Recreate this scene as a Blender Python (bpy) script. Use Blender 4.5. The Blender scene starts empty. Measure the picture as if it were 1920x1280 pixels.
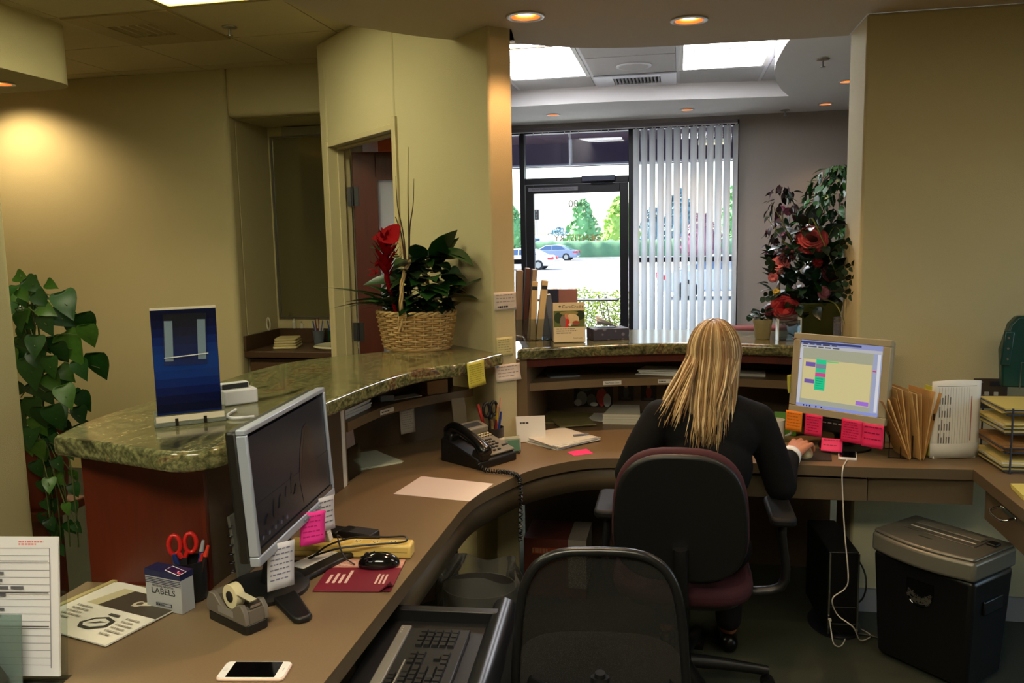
import bpy, math, random
from mathutils import Vector, Matrix, noise as mnoise
random.seed(7)
S = bpy.context.scene
COL = S.collection
PI = math.pi

# ------------------------------------------------------------------ camera, sky, sun, exposure
cd = bpy.data.cameras.new('camera'); cam = bpy.data.objects.new('camera', cd); COL.objects.link(cam)
cd.sensor_width = 36.0; cd.lens = 28.8; cd.clip_start = 0.05; cd.clip_end = 500
cam.location = (0, 0, 1.60)
cam.rotation_euler = (math.radians(82.80), math.radians(1.14), math.radians(11.36))
S.camera = cam
S.view_settings.view_transform = 'Standard'; S.view_settings.look = 'None'
S.view_settings.exposure = 0.75; S.view_settings.gamma = 1.0; S.view_settings.use_curve_mapping = False

W = bpy.data.worlds.new('world'); S.world = W; W.use_nodes = True
wn = W.node_tree.nodes; wl = W.node_tree.links
sky = wn.new('ShaderNodeTexSky'); sky.sky_type = 'NISHITA'; sky.sun_disc = False
sky.sun_elevation = math.radians(48); sky.sun_rotation = math.radians(-67); sky.air_density = 1.0; sky.dust_density = 2.5
wl.new(sky.outputs[0], wn['Background'].inputs[0]); wn['Background'].inputs[1].default_value = 0.55
sl = bpy.data.lights.new('sun', 'SUN'); sl.energy = 13.0; sl.angle = 0.01; sl.color = (1, .96, .9)
sun = bpy.data.objects.new('sun', sl); COL.objects.link(sun)
sun.rotation_euler = Vector((.62,-.27,-.74)).to_track_quat('-Z','Y').to_euler()

# ------------------------------------------------------------------ helpers
def lin(c):
    return tuple(((v/255.0)/12.92 if v/255.0 <= .04045 else ((v/255.0+.055)/1.055)**2.4) for v in c[:3]) + (1.0,)

MATS = {}
def mat(name, col, rough=.6, metal=0.0, var=.0, vscale=8.0, bump=0.0, bscale=60.0, spec=.5, emit=None, estr=0.0, col2=None, coat=0.0, sheen=0.0):
    """procedural principled material: colour with noise variation + fine relief"""
    if name in MATS: return MATS[name]
    m = bpy.data.materials.new(name); m.use_nodes = True
    nt = m.node_tree; b = nt.nodes['Principled BSDF']; N = nt.nodes.new; L = nt.links.new
    b.inputs['Roughness'].default_value = rough; b.inputs['Metallic'].default_value = metal
    b.inputs['Specular IOR Level'].default_value = spec
    if coat: b.inputs['Coat Weight'].default_value = coat; b.inputs['Coat Roughness'].default_value = .08
    if sheen: b.inputs['Sheen Weight'].default_value = sheen
    c = lin(col)
    tc = N('ShaderNodeTexCoord')
    nz = N('ShaderNodeTexNoise'); nz.inputs['Scale'].default_value = vscale; nz.inputs['Detail'].default_value = 4
    L(tc.outputs['Object'], nz.inputs['Vector'])
    mx = N('ShaderNodeMix'); mx.data_type = 'RGBA'
    c2 = lin(col2) if col2 else tuple(v*(1-var) for v in c[:3])+(1,)
    c1 = c if col2 else tuple(min(1, v*(1+var*.5)) for v in c[:3])+(1,)
    mx.inputs[6].default_value = c1; mx.inputs[7].default_value = c2
    L(nz.outputs[0], mx.inputs[0]); L(mx.outputs[2], b.inputs['Base Color'])
    if bump:
        nb = N('ShaderNodeTexNoise'); nb.inputs['Scale'].default_value = bscale; nb.inputs['Detail'].default_value = 3
        L(tc.outputs['Object'], nb.inputs['Vector'])
        bp = N('ShaderNodeBump'); bp.inputs['Strength'].default_value = bump; bp.inputs['Distance'].default_value = .004
        L(nb.outputs[0], bp.inputs['Height']); L(bp.outputs[0], b.inputs['Normal'])
    if emit:
        b.inputs['Emission Color'].default_value = lin(emit); b.inputs['Emission Strength'].default_value = estr
    MATS[name] = m
    return m

def attr_mat(name, rough=.5, emit=0.0, coat=0.0):
    """print: colour read from the mesh's own colour attribute"""
    if name in MATS: return MATS[name]
    m = bpy.data.materials.new(name); m.use_nodes = True
    nt = m.node_tree; b = nt.nodes['Principled BSDF']; a = nt.nodes.new('ShaderNodeVertexColor'); a.layer_name = 'Col'
    nt.links.new(a.outputs[0], b.inputs['Base Color']); b.inputs['Roughness'].default_value = rough
    b.inputs['Specular IOR Level'].default_value = .3
    if coat: b.inputs['Coat Weight'].default_value = coat
    if emit:
        nt.links.new(a.outputs[0], b.inputs['Emission Color']); b.inputs['Emission Strength'].default_value = emit
        b.inputs['Base Color'].default_value = (.01, .01, .01, 1)
        for l in list(b.inputs['Base Color'].links): nt.links.remove(l)
    MATS[name] = m
    return m

def glass_mat(name, tint=(255, 255, 255), refl=.6, rough=0.0, ior=1.45, haze=0.0, hcol=(255, 255, 255)):
    if name in MATS: return MATS[name]
    m = bpy.data.materials.new(name); m.use_nodes = True
    nt = m.node_tree; nt.nodes.remove(nt.nodes['Principled BSDF']); N = nt.nodes.new; L = nt.links.new
    out = nt.nodes['Material Output']; t = N('ShaderNodeBsdfTransparent'); t.inputs[0].default_value = lin(tint)
    g = N('ShaderNodeBsdfGlossy'); g.inputs['Roughness'].default_value = rough
    fr = N('ShaderNodeFresnel'); fr.inputs[0].default_value = ior
    mu = N('ShaderNodeMath'); mu.operation = 'MULTIPLY'; mu.inputs[1].default_value = refl*1.6; mu.use_clamp = True
    L(fr.outputs[0], mu.inputs[0])
    mx = N('ShaderNodeMixShader'); L(mu.outputs[0], mx.inputs[0]); L(t.outputs[0], mx.inputs[1]); L(g.outputs[0], mx.inputs[2])
    last = mx
    if haze:
        d = N('ShaderNodeBsdfDiffuse'); d.inputs[0].default_value = lin(hcol)
        m2 = N('ShaderNodeMixShader'); m2.inputs[0].default_value = haze
        L(mx.outputs[0], m2.inputs[1]); L(d.outputs[0], m2.inputs[2]); last = m2
    L(last.outputs[0], out.inputs[0])
    MATS[name] = m
    return m

def emit_mat(name, col, strength):
    if name in MATS: return MATS[name]
    m = bpy.data.materials.new(name); m.use_nodes = True
    nt = m.node_tree; nt.nodes.remove(nt.nodes['Principled BSDF'])
    e = nt.nodes.new('ShaderNodeEmission'); e.inputs[0].default_value = lin(col); e.inputs[1].default_value = strength
    nt.links.new(e.outputs[0], nt.nodes['Material Output'].inputs[0])
    MATS[name] = m
    return m

class MB:
    """collects shapes of ONE part"""
    def __init__(s): s.v = []; s.f = []; s.c = []
    def add(s, vs, fs, M=None, col=None):
        o = len(s.v)
        s.v += [tuple(M @ Vector(p)) if M else tuple(p) for p in vs]
        s.f += [tuple(i+o for i in f) for f in fs]
        s.c += [col]*len(fs)
        return s
    def box(s, c, d, rz=0, M=None, rx=0, ry=0):
        x, y, z = d[0]/2, d[1]/2, d[2]/2
        vs = [(-x,-y,-z),(x,-y,-z),(x,y,-z),(-x,y,-z),(-x,-y,z),(x,-y,z),(x,y,z),(-x,y,z)]
        T = Matrix.Translation(c) @ Matrix.Rotation(rz, 4, 'Z') @ Matrix.Rotation(ry, 4, 'Y') @ Matrix.Rotation(rx, 4, 'X')
        if M: T = M @ T
        return s.add(vs, [(0,3,2,1),(4,5,6,7),(0,1,5,4),(1,2,6,5),(2,3,7,6),(3,0,4,7)], T)
    def bb(s, x0, x1, y0, y1, z0, z1): return s.box(((x0+x1)/2,(y0+y1)/2,(z0+z1)/2),(abs(x1-x0),abs(y1-y0),abs(z1-z0)))
    def prism(s, poly, z0, z1, M=None):
        n = len(poly)
        a = sum(poly[i][0]*poly[(i+1) % n][1]-poly[(i+1) % n][0]*poly[i][1] for i in range(n))
        if a < 0: poly = poly[::-1]
        vs = [(p[0],p[1],z0) for p in poly]+[(p[0],p[1],z1) for p in poly]
        fs = [tuple(range(n-1,-1,-1)), tuple(range(n,2*n))]+[(i,(i+1) % n,n+(i+1) % n,n+i) for i in range(n)]
        return s.add(vs, fs, M)
    def cyl(s, p0, p1, r0, r1=None, n=16, caps=True):
        r1 = r0 if r1 is None else r1
        p0 = Vector(p0); p1 = Vector(p1); d = (p1-p0).normalized()
        a = d.orthogonal().normalized(); b = d.cross(a)
        vs = []
        for p, r in ((p0,r0),(p1,r1)):
            for i in range(n):
                t = 2*PI*i/n; vs.append(p+a*(r*math.cos(t))+b*(r*math.sin(t)))
        fs = [(i,(i+1) % n,n+(i+1) % n,n+i) for i in range(n)]
        if caps: fs += [tuple(range(n-1,-1,-1)), tuple(range(n,2*n))]
        return s.add(vs, fs)
    def tube(s, pts, r, n=8, caps=True, flat=None, col=None):
        pts = [Vector(p) for p in pts]; m = len(pts)
        rs = r if isinstance(r, (list, tuple)) else [r]*m
        a = None; vs = []
        for i, p in enumerate(pts):
            d = (pts[min(i+1,m-1)]-pts[max(i-1,0)])
            if d.length < 1e-9: d = Vector((0,0,1))
            d.normalize()
            if a is None: a = d.orthogonal().normalized()
            else:
                a = a-d*a.dot(d)
                a = a.normalized() if a.length > 1e-6 else d.orthogonal().normalized()
            b = d.cross(a)
            for k in range(n):
                t = 2*PI*k/n; vs.append(p+a*(rs[i]*math.cos(t))+b*(rs[i]*math.sin(t)*(flat or 1)))
        fs = [(i*n+k,i*n+(k+1) % n,(i+1)*n+(k+1) % n,(i+1)*n+k) for i in range(m-1) for k in range(n)]
        if caps: fs += [tuple(range(n-1,-1,-1)), tuple(range((m-1)*n,m*n))]
        return s.add(vs, fs, None, col)
    def lathe(s, prof, n=24, c=(0,0,0), M=None, sx=1, sy=1):
        vs = []; m = len(prof)
        for r, z in prof:
            for i in range(n):
                t = 2*PI*i/n; vs.append((c[0]+r*sx*math.cos(t), c[1]+r*sy*math.sin(t), c[2]+z))
        fs = [(j*n+i,j*n+(i+1) % n,(j+1)*n+(i+1) % n,(j+1)*n+i) for j in range(m-1) for i in range(n)]
        if prof[0][0] > 1e-5: fs.append(tuple(range(n-1,-1,-1)))
        if prof[-1][0] > 1e-5: fs.append(tuple(range((m-1)*n,m*n)))
        return s.add(vs, fs, M)
    def ball(s, c, r, nu=16, nv=10, M=None):
        r = r if isinstance(r, (list, tuple)) else (r,r,r)
        vs = []
        for j in range(nv+1):
            p = PI*j/nv
            for i in range(nu):
                t = 2*PI*i/nu; vs.append((c[0]+r[0]*math.sin(p)*math.cos(t), c[1]+r[1]*math.sin(p)*math.sin(t), c[2]+r[2]*math.cos(p)))
        fs = [(j*nu+i,(j+1)*nu+i,(j+1)*nu+(i+1) % nu,j*nu+(i+1) % nu) for j in range(nv) for i in range(nu)]
        return s.add(vs, fs, M)
    def surf(s, fn, nu, nv, col=None):
        vs = [fn(i/nu, j/nv) for j in range(nv+1) for i in range(nu+1)]
        fs = [(j*(nu+1)+i, j*(nu+1)+i+1, (j+1)*(nu+1)+i+1, (j+1)*(nu+1)+i) for j in range(nv) for i in range(nu)]
        return s.add(vs, fs, None, col)
    def ribbon(s, pts, z0, z1):
        n = len(pts); vs = [(p[0],p[1],z0) for p in pts]+[(p[0],p[1],z1) for p in pts]
        return s.add(vs, [(i,i+1,n+i+1,n+i) for i in range(n-1)])
    def rbox(s, w, d, z0, z1, r, seg=5, M=None, c=(0,0)):
        return s.prism(rrect(w, d, r, seg, c), z0, z1, M)
    def build(s, name, m, parent=None, smooth=0, bevel=0, seg=2, loc=None, rz=None, thick=0, sub=0, cols=False, rot=None):
        me = bpy.data.meshes.new(name); me.from_pydata(s.v, [], s.f); me.validate(clean_customdata=False); me.update()
        if isinstance(m, (list, tuple)):
            for q in m: me.materials.append(q)
        elif m is not None: me.materials.append(m)
        if cols:
            ca = me.color_attributes.new('Col', 'FLOAT_COLOR', 'CORNER')
            for p in me.polygons:
                cc = lin(s.c[p.index] or (255,255,255))
                for li in p.loop_indices: ca.data[li].color = cc
        if smooth:
            for p in me.polygons: p.use_smooth = True
            if smooth < 180: me.set_sharp_from_angle(angle=math.radians(smooth))
        o = bpy.data.objects.new(name, me); COL.objects.link(o)
        if parent: o.parent = parent
        if loc: o.location = loc
        if rz is not None: o.rotation_euler = (0,0,rz)
        if rot: o.rotation_euler = rot
        if thick:
            md = o.modifiers.new('thick', 'SOLIDIFY'); md.thickness = thick; md.offset = 0
        if bevel:
            md = o.modifiers.new('bevel', 'BEVEL'); md.width = bevel; md.segments = seg; md.limit_method = 'ANGLE'; md.angle_limit = math.radians(40)
            if not smooth:
                for p in me.polygons: p.use_smooth = True
                me.set_sharp_from_angle(angle=math.radians(50))
            md.harden_normals = False
        if sub:
            md = o.modifiers.new('sub', 'SUBSURF'); md.levels = sub; md.render_levels = sub
        return o

def rrect(w, d, r, seg=5, c=(0,0)):
    pts = []
    for cx, cy, a0 in ((w/2-r,d/2-r,0),(-w/2+r,d/2-r,PI/2),(-w/2+r,-d/2+r,PI),(w/2-r,-d/2+r,1.5*PI)):
        for i in range(seg+1):
            t = a0+PI/2*i/seg; pts.append((c[0]+cx+r*math.cos(t), c[1]+cy+r*math.sin(t)))
    return pts

def smooth_path(pts, n=6, closed=False):
    """Catmull-Rom through the points"""
    P = [Vector(p) for p in pts]; out = []; m = len(P)
    for i in range(m if closed else m-1):
        g = (lambda k: P[k % m]) if closed else (lambda k: P[max(0, min(m-1, k))])
        p0, p1, p2, p3 = g(i-1), g(i), g(i+1), g(i+2)
        for k in range(n):
            t = k/n; t2 = t*t; t3 = t2*t
            out.append(.5*((2*p1)+(-p0+p2)*t+(2*p0-5*p1+4*p2-p3)*t2+(-p0+3*p1-3*p2+p3)*t3))
    if not closed: out.append(P[-1])
    return out

def sp2(pts, n=6): return [(p.x, p.y) for p in smooth_path([(a,b,0) for a, b in pts], n)]

def tag(o, label, cat, group=None):
    o['label'] = label; o['category'] = cat
    if group: o['group'] = group
    return o
def thing(name, label, cat, loc=(0,0,0), rz=0, group=None):
    o = bpy.data.objects.new(name, None); COL.objects.link(o); o.empty_display_size = .05
    o.location = loc; o.rotation_euler = (0,0,rz)
    return tag(o, label, cat, group)
def struct(o, label=None):
    o['kind'] = 'structure'
    if label: o['label'] = label
    return o
def sroot(name, label=None, loc=(0,0,0), rz=0):
    o = bpy.data.objects.new(name, None); COL.objects.link(o); o.location = loc; o.rotation_euler = (0,0,rz)
    return struct(o, label)
def dup(o, parent=None, loc=None, rot=None, scale=None):
    c = o.copy(); COL.objects.link(c)
    if parent: c.parent = parent
    if loc is not None: c.location = loc
    if rot is not None: c.rotation_euler = rot
    if scale is not None: c.scale = scale
    return c
def copy_tree(root, loc, rz, label, group=None):
    r = root.copy(); COL.objects.link(r); r.location = loc; r.rotation_euler = (0,0,rz); r['label'] = label
    if group: r['group'] = group
    for ch in list(root.children):
        c = ch.copy(); COL.objects.link(c); c.parent = r
        for g in list(ch.children):
            d = g.copy(); COL.objects.link(d); d.parent = c
    return r

def text_part(s, size, m, parent, loc, rot, name='lettering', depth=.0004, align='CENTER', sx=1.0):
    cu = bpy.data.curves.new(name, 'FONT'); cu.body = s; cu.size = size; cu.align_x = align; cu.align_y = 'CENTER'; cu.extrude = depth
    cu.resolution_u = 3
    t = bpy.data.objects.new(name+'_tmp', cu); COL.objects.link(t)
    dg = bpy.context.evaluated_depsgraph_get()
    me = bpy.data.meshes.new_from_object(t.evaluated_get(dg))
    bpy.data.objects.remove(t); bpy.data.curves.remove(cu)
    me.materials.clear(); me.materials.append(m)
    o = bpy.data.objects.new(name, me); COL.objects.link(o); o.parent = parent; o.location = loc; o.rotation_euler = rot; o.scale = (sx,1,1)
    return o

class Print:
    """flat print of coloured patches on a w x h sheet in its own XZ plane (faces -Y)"""
    def __init__(s, w, h, bg, lift=.0003): s.w=w; s.h=h; s.mb=MB(); s.n=0; s.lift=lift; s.rect(0,0,1,1,bg)
    def _y(s): y = -s.n*s.lift; return y
    def poly(s, pts, col):
        y = s._y(); s.n += 1
        s.mb.add([((u-.5)*s.w, y, v*s.h) for u, v in pts], [tuple(range(len(pts)))], None, col)
    def rect(s, u0, v0, u1, v1, col): s.poly([(u0,v0),(u1,v0),(u1,v1),(u0,v1)], col)
    def ell(s, u, v, a, b, col, n=14): s.poly([(u+a*math.cos(2*PI*i/n), v+b*math.sin(2*PI*i/n)) for i in range(n)], col)
    def lines(s, u0, v0, u1, v1, rows, col, fill=.8, th=.45, words=True):
        y = s._y(); s.n += 1; dv = (v1-v0)/rows
        for r in range(rows):
            vb = v1-(r+1)*dv+dv*(1-th)/2; vt = vb+dv*th; u = u0; end = u0+(u1-u0)*(fill if r < rows-1 else fill*.6)*random.uniform(.85,1.1)
            while u < min(end, u1):
                L = (u1-u0)*(random.uniform(.05,.16) if words else 1); e = min(u+L, u1)
                s.mb.add([((q-.5)*s.w, y, p*s.h) for q, p in ((u,vb),(e,vb),(e,vt),(u,vt))], [(0,1,2,3)], None, col)
                u = e+(u1-u0)*.03
    def rules(s, u0, v0, u1, v1, rows, col, th=.08):
        y = s._y(); s.n += 1; dv = (v1-v0)/max(1,rows)
        for r in range(rows+1):
            v = v0+r*dv; s.mb.add([((q-.5)*s.w, y, p*s.h) for q, p in ((u0,v-dv*th/2),(u1,v-dv*th/2),(u1,v+dv*th/2),(u0,v+dv*th/2))], [(0,1,2,3)], None, col)
    def build(s, name, parent, loc=(0,0,0), rot=(0,0,0), m=None):
        return s.mb.build(name, m or attr_mat('print'), parent, cols=True, loc=loc, rot=rot)

def lay(w, d, th=.0012, curl=0.0, nu=8):
    """a loose sheet lying in XY"""
    mb = MB()
    mb.surf(lambda u, v: ((u-.5)*w, (v-.5)*d, th/2+curl*(2*u-1)**2*(.5+.5*v)), nu, 3)
    return mb
# ------------------------------------------------------------------ materials of the place
wall_p = mat('wall_paint', (196,184,142), .85, var=.06, vscale=1.5, bump=.25, bscale=220)
wall_g = mat('lobby_paint', (146,138,130), .85, var=.06, vscale=1.5, bump=.2, bscale=220)
wall_w = mat('white_paint', (222,222,220), .8, var=.03)
ceil_p = mat('soffit_paint', (198,186,166), .9, var=.05, vscale=1.2, bump=.2, bscale=200)
ceil_lob = mat('lobby_soffit_paint', (230,228,228), .85, var=.03)
tile_m = mat('ceiling_tile', (204,190,152), .95, var=.06, vscale=30, bump=.3, bscale=300)
tile_lob = mat('lobby_ceiling_tile', (205,205,207), .95, var=.05, vscale=30, bump=.3, bscale=300)
tbar_m = mat('ceiling_bar', (120,104,68), .6)
tbar_lob = mat('lobby_ceiling_bar', (225,225,232), .5)
trim_m = mat('trim_paint', (178,162,118), .5, var=.04)
carpet = mat('carpet', (62,66,50), .98, var=.4, vscale=180, bump=.8, bscale=700)
bronze = mat('bronze_frame', (22,22,28), .4, metal=.3, var=.2, vscale=3)
granite_nodes = None
def granite():
    m = bpy.data.materials.new('granite'); m.use_nodes = True
    nt = m.node_tree; b = nt.nodes['Principled BSDF']; N = nt.nodes.new; L = nt.links.new
    tc = N('ShaderNodeTexCoord'); mp = N('ShaderNodeMapping'); mp.inputs['Scale'].default_value = (3.6,1.5,4); mp.inputs['Rotation'].default_value = (0,0,.5)
    L(tc.outputs['Object'], mp.inputs[0])
    n1 = N('ShaderNodeTexNoise'); n1.inputs['Scale'].default_value = 1.6; n1.inputs['Detail'].default_value = 8; n1.inputs['Roughness'].default_value = .62; n1.inputs['Distortion'].default_value = 1.4
    L(mp.outputs[0], n1.inputs['Vector'])
    r = N('ShaderNodeValToRGB'); e = r.color_ramp.elements
    e[0].position = .30; e[0].color = lin((26,24,18)); e[1].position = .76; e[1].color = lin((166,158,116))
    for p, c in ((.38,(54,54,36)),(.44,(92,94,64)),(.49,(124,122,84)),(.53,(78,84,56)),(.58,(136,128,86)),(.63,(96,68,52)),(.67,(112,108,72))):
        q = e.new(p); q.color = lin(c)
    L(n1.outputs[0], r.inputs[0])
    n2 = N('ShaderNodeTexNoise'); n2.inputs['Scale'].default_value = 90; n2.inputs['Detail'].default_value = 2
    L(tc.outputs['Object'], n2.inputs['Vector'])
    r2 = N('ShaderNodeValToRGB'); r2.color_ramp.elements[0].position = .38; r2.color_ramp.elements[0].color = (.4,.4,.36,1)
    r2.color_ramp.elements[1].position = .62; r2.color_ramp.elements[1].color = (1.15,1.15,1.1,1)
    L(n2.outputs[0], r2.inputs[0])
    mx = N('ShaderNodeMix'); mx.data_type = 'RGBA'; mx.blend_type = 'MULTIPLY'; mx.inputs[0].default_value = .75
    L(r.outputs[0], mx.inputs[6]); L(r2.outputs[0], mx.inputs[7]); L(mx.outputs[2], b.inputs['Base Color'])
    b.inputs['Roughness'].default_value = .12; b.inputs['Specular IOR Level'].default_value = .6
    MATS['granite'] = m
    return m
granite_m = granite()
def wood(name, c1, c2, rough=.35, scale=2.0):
    m = bpy.data.materials.new(name); m.use_nodes = True
    nt = m.node_tree; b = nt.nodes['Principled BSDF']; N = nt.nodes.new; L = nt.links.new
    tc = N('ShaderNodeTexCoord'); mp = N('ShaderNodeMapping'); mp.inputs['Scale'].default_value = (scale*7,scale*7,scale*.6)
    L(tc.outputs['Object'], mp.inputs[0])
    n1 = N('ShaderNodeTexNoise'); n1.inputs['Scale'].default_value = 2.2; n1.inputs['Detail'].default_value = 6; n1.inputs['Distortion'].default_value = .6
    L(mp.outputs[0], n1.inputs['Vector'])
    mx = N('ShaderNodeMix'); mx.data_type = 'RGBA'; mx.inputs[6].default_value = lin(c1); mx.inputs[7].default_value = lin(c2)
    L(n1.outputs[0], mx.inputs[0]); L(mx.outputs[2], b.inputs['Base Color']); b.inputs['Roughness'].default_value = rough
    MATS[name] = m
    return m
cherry = wood('cherry_wood', (100,36,15), (62,20,9), .4)
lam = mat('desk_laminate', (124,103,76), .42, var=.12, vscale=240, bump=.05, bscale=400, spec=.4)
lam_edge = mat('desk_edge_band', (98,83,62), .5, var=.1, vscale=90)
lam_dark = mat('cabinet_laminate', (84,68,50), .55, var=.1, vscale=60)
black_p = mat('black_plastic', (18,18,19), .42, var=.15, vscale=40, bump=.05, bscale=500)
chrome = mat('chrome', (200,200,200), .15, metal=1)
steel = mat('steel', (150,150,150), .35, metal=1)

# ------------------------------------------------------------------ floor and shell
floor = struct(MB().bb(-6,4.2,-2.2,7.6,-.12,0).build('floor', carpet), 'dark green carpet')
w = MB().bb(.72,3.2,3.54,3.86,0,2.44)
struct(w.build('wall_right', wall_p, bevel=.012), 'yellow beige wall behind the desk, ending in a jamb')
struct(MB().bb(2.6,2.7,3.15,3.54,0,2.44).bb(2.6,2.7,-2,2.25,0,2.44).bb(2.6,2.7,2.25,3.15,0,.06).bb(2.6,2.7,2.25,3.15,2.1,2.44).build('wall_side', wall_p))
wf = MB().bb(2.63,2.67,2.25,2.30,.06,2.1).bb(2.63,2.67,3.10,3.15,.06,2.1).bb(2.63,2.67,2.30,3.10,.06,.11).bb(2.63,2.67,2.30,3.10,2.05,2.1)
wr = sroot('window_3'); wf.build('window_frame', bronze, wr); MB().bb(2.645,2.655,2.30,3.10,.11,2.05).build('pane', glass_mat('window_glass', (246,250,250), .55), wr)
struct(MB().bb(-6,4.2,-2.2,-2.1,0,2.8).build('wall_rear', wall_p))
struct(MB().bb(-6.1,-6,-2.2,5.2,0,2.8).build('wall_left_end', wall_p))
# corridor wall with the wash alcove
cw = MB().bb(-6,-2.94,5.10,5.22,0,2.80).bb(-2.94,-1.9,5.10,5.2,2.43,2.80)
struct(cw.build('wall_left_back', wall_p, bevel=.03, seg=4), 'tan corridor wall with warm light pool')
aw = MB().bb(-3.04,-2.94,5.21,5.75,0,2.5).bb(-2.94,-1.6,5.65,5.75,0,2.5).bb(-2.94,-1.6,5.2,5.65,2.43,2.5)
struct(aw.build('wall_alcove', wall_p))
bbm = MB().bb(-5.9,-2.96,5.075,5.10,0,.10).bb(-5.9,-2.96,5.088,5.10,.10,.185).bb(-5.9,-2.96,5.078,5.10,.185,.20).bb(-5.9,-2.96,5.08,5.10,.272,.285)
struct(bbm.build('baseboard_left', mat('pale_trim', (200,182,130), .5)))
struct(MB().bb(.74,2.6,3.525,3.54,0,.10).build('baseboard_right', mat('grey_base', (150,146,140), .5)))
# near left pillar
struct(MB().prism(rrect(.56,.36,.045,4,(-2.675,2.42)),0,2.74).build('wall_pillar', wall_p, smooth=40), 'rounded end of the near left partition')

# angled wall with the inner door (local x runs along the wall away from its free end, -y goes through it)
MW = Matrix.Translation((-.75,3.31,0)) @ Matrix.Rotation(math.radians(135), 4, 'Z')
dw = sroot('wall_angled', 'angled wall with open cherry door, free end towards the desk', (-.75,3.31,0), math.radians(135))
p = MB(); p.bb(0,.865,-.115,0,0,2.74); p.bb(1.761,1.87,-.115,0,0,2.74); p.bb(.865,1.761,-.115,0,2.155,2.74)
p.build('wall_body', wall_p, dw, bevel=.014, seg=3)
tr = sroot('trim_1', 'pale door frame', (-.75,3.31,0), math.radians(135))
t = MB(); t.bb(.840,.885,-.125,.014,0,2.20); t.bb(1.741,1.775,-.125,.012,0,2.17); t.bb(.885,1.741,-.125,.008,2.14,2.17)
t.bb(.885,.898,-.085,-.045,0,2.14); t.bb(1.728,1.741,-.085,-.045,0,2.14); t.bb(.9,1.73,-.085,-.045,2.127,2.14)
t.build('door_frame', mat('frame_paint', (196,182,140), .4, var=.04), tr, bevel=.003)
# inner door leaf, open into the room behind
hx = Matrix.Translation((-.75,3.31,0)) @ Matrix.Rotation(math.radians(135), 4, 'Z') @ Vector((1.735,-.10,0))
d2 = sroot('door_2', 'cherry door with white glass panel, standing open', (hx.x+.03,hx.y+.02,0), math.radians(14))
L0 = .84
q = MB(); q.bb(0,.135,-.022,.022,.01,2.115); q.bb(L0-.135,L0,-.022,.022,.01,2.115); q.bb(.135,L0-.135,-.022,.022,1.96,2.115); q.bb(.135,L0-.135,-.022,.022,.01,.26)
q.build('door_leaf', cherry, d2, bevel=.003)
fg = mat('frosted_glass', (225,228,232), .35, spec=.5); _nt = fg.node_tree; _tr = _nt.nodes.new('ShaderNodeBsdfTranslucent'); _tr.inputs[0].default_value = lin((235,238,242)); _mx = _nt.nodes.new('ShaderNodeMixShader'); _mx.inputs[0].default_value = .7
_nt.links.new(_nt.nodes['Principled BSDF'].outputs[0], _mx.inputs[1]); _nt.links.new(_tr.outputs[0], _mx.inputs[2]); _nt.links.new(_mx.outputs[0], _nt.nodes['Material Output'].inputs[0])
MB().bb(.135,L0-.135,-.003,.003,.26,1.96).build('glass_panel', fg, d2)
bd = MB()
for a in (-.024, .024):
    bd.bb(.128,.142,a-.004,a+.004,.25,1.97); bd.bb(L0-.142,L0-.128,a-.004,a+.004,.25,1.97); bd.bb(.142,L0-.142,a-.004,a+.004,1.952,1.968); bd.bb(.142,L0-.142,a-.004,a+.004,.252,.268)
bd.build('glazing_bead', cherry, d2)
for hz in (1.86, 1.06, .25):
    hm = MB().bb(-.035,.03,-.026,-.02,hz-.055,hz+.055); hm.cyl((-.006,-.03,hz-.055),(-.006,-.03,hz+.055),.008,n=10)
    hm.build('hinge', mat('hinge_metal', (70,70,72), .4, metal=.8), d2)
MB().cyl((L0-.07,-.022,1.0),(L0-.07,-.075,1.0),.012,n=12).cyl((L0-.07,-.07,1.0),(L0-.19,-.07,1.0),.009,n=12).build('lever', steel, d2, smooth=40)
# room behind the door
PX = [(-.73,3.48),(-1.62,7.6),(-1.74,7.6),(-.85,3.52)]
struct(MB().prism(PX,0,2.74).build('wall_partition', wall_g))
struct(MB().bb(-2.6,-1.2,5.9,6.0,0,2.74).build('wall_inner_room', wall_w))
struct(MB().bb(-1.95,-1.87,4.78,5.9,0,2.74).build('wall_inner_side', wall_w))
cb = thing('wall_cabinet', 'wooden wall cabinet seen above the open door, orange light put into its colour', 'cabinet', (-1.55,5.0,2.14))
MB().bb(-.285,.25,-.05,.10,0,.50).build('body', mat('wood_with_orange_light', (214,104,58), .4, var=.15, vscale=5), cb)  # wood tone with the orange light put into its colour
for x0, x1 in ((-.28,-.02),(-.01,.245)):
    dd = MB().bb(x0,x1,-.066,-.05,.01,.49).build('door', mat('wood_with_orange_light2', (222,110,62), .4, var=.15, vscale=5), cb, bevel=.003)
    MB().ball((x1-.03,-.076,.06),.01,8,6).build('knob', steel, dd)

# lobby walls
lw = MB().bb(.52,3.0,7.55,7.75,0,2.62).bb(-2.6,.52,7.55,7.75,2.585,2.66)
struct(lw.build('wall_lobby', wall_g), 'grey lobby wall beside the window')
struct(MB().bb(2.4,2.5,3.86,7.6,0,2.62).build('wall_lobby_right', wall_g))
struct(MB().bb(-2.7,-2.6,5.9,7.7,0,2.7).build('wall_lobby_left', wall_g))

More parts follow.
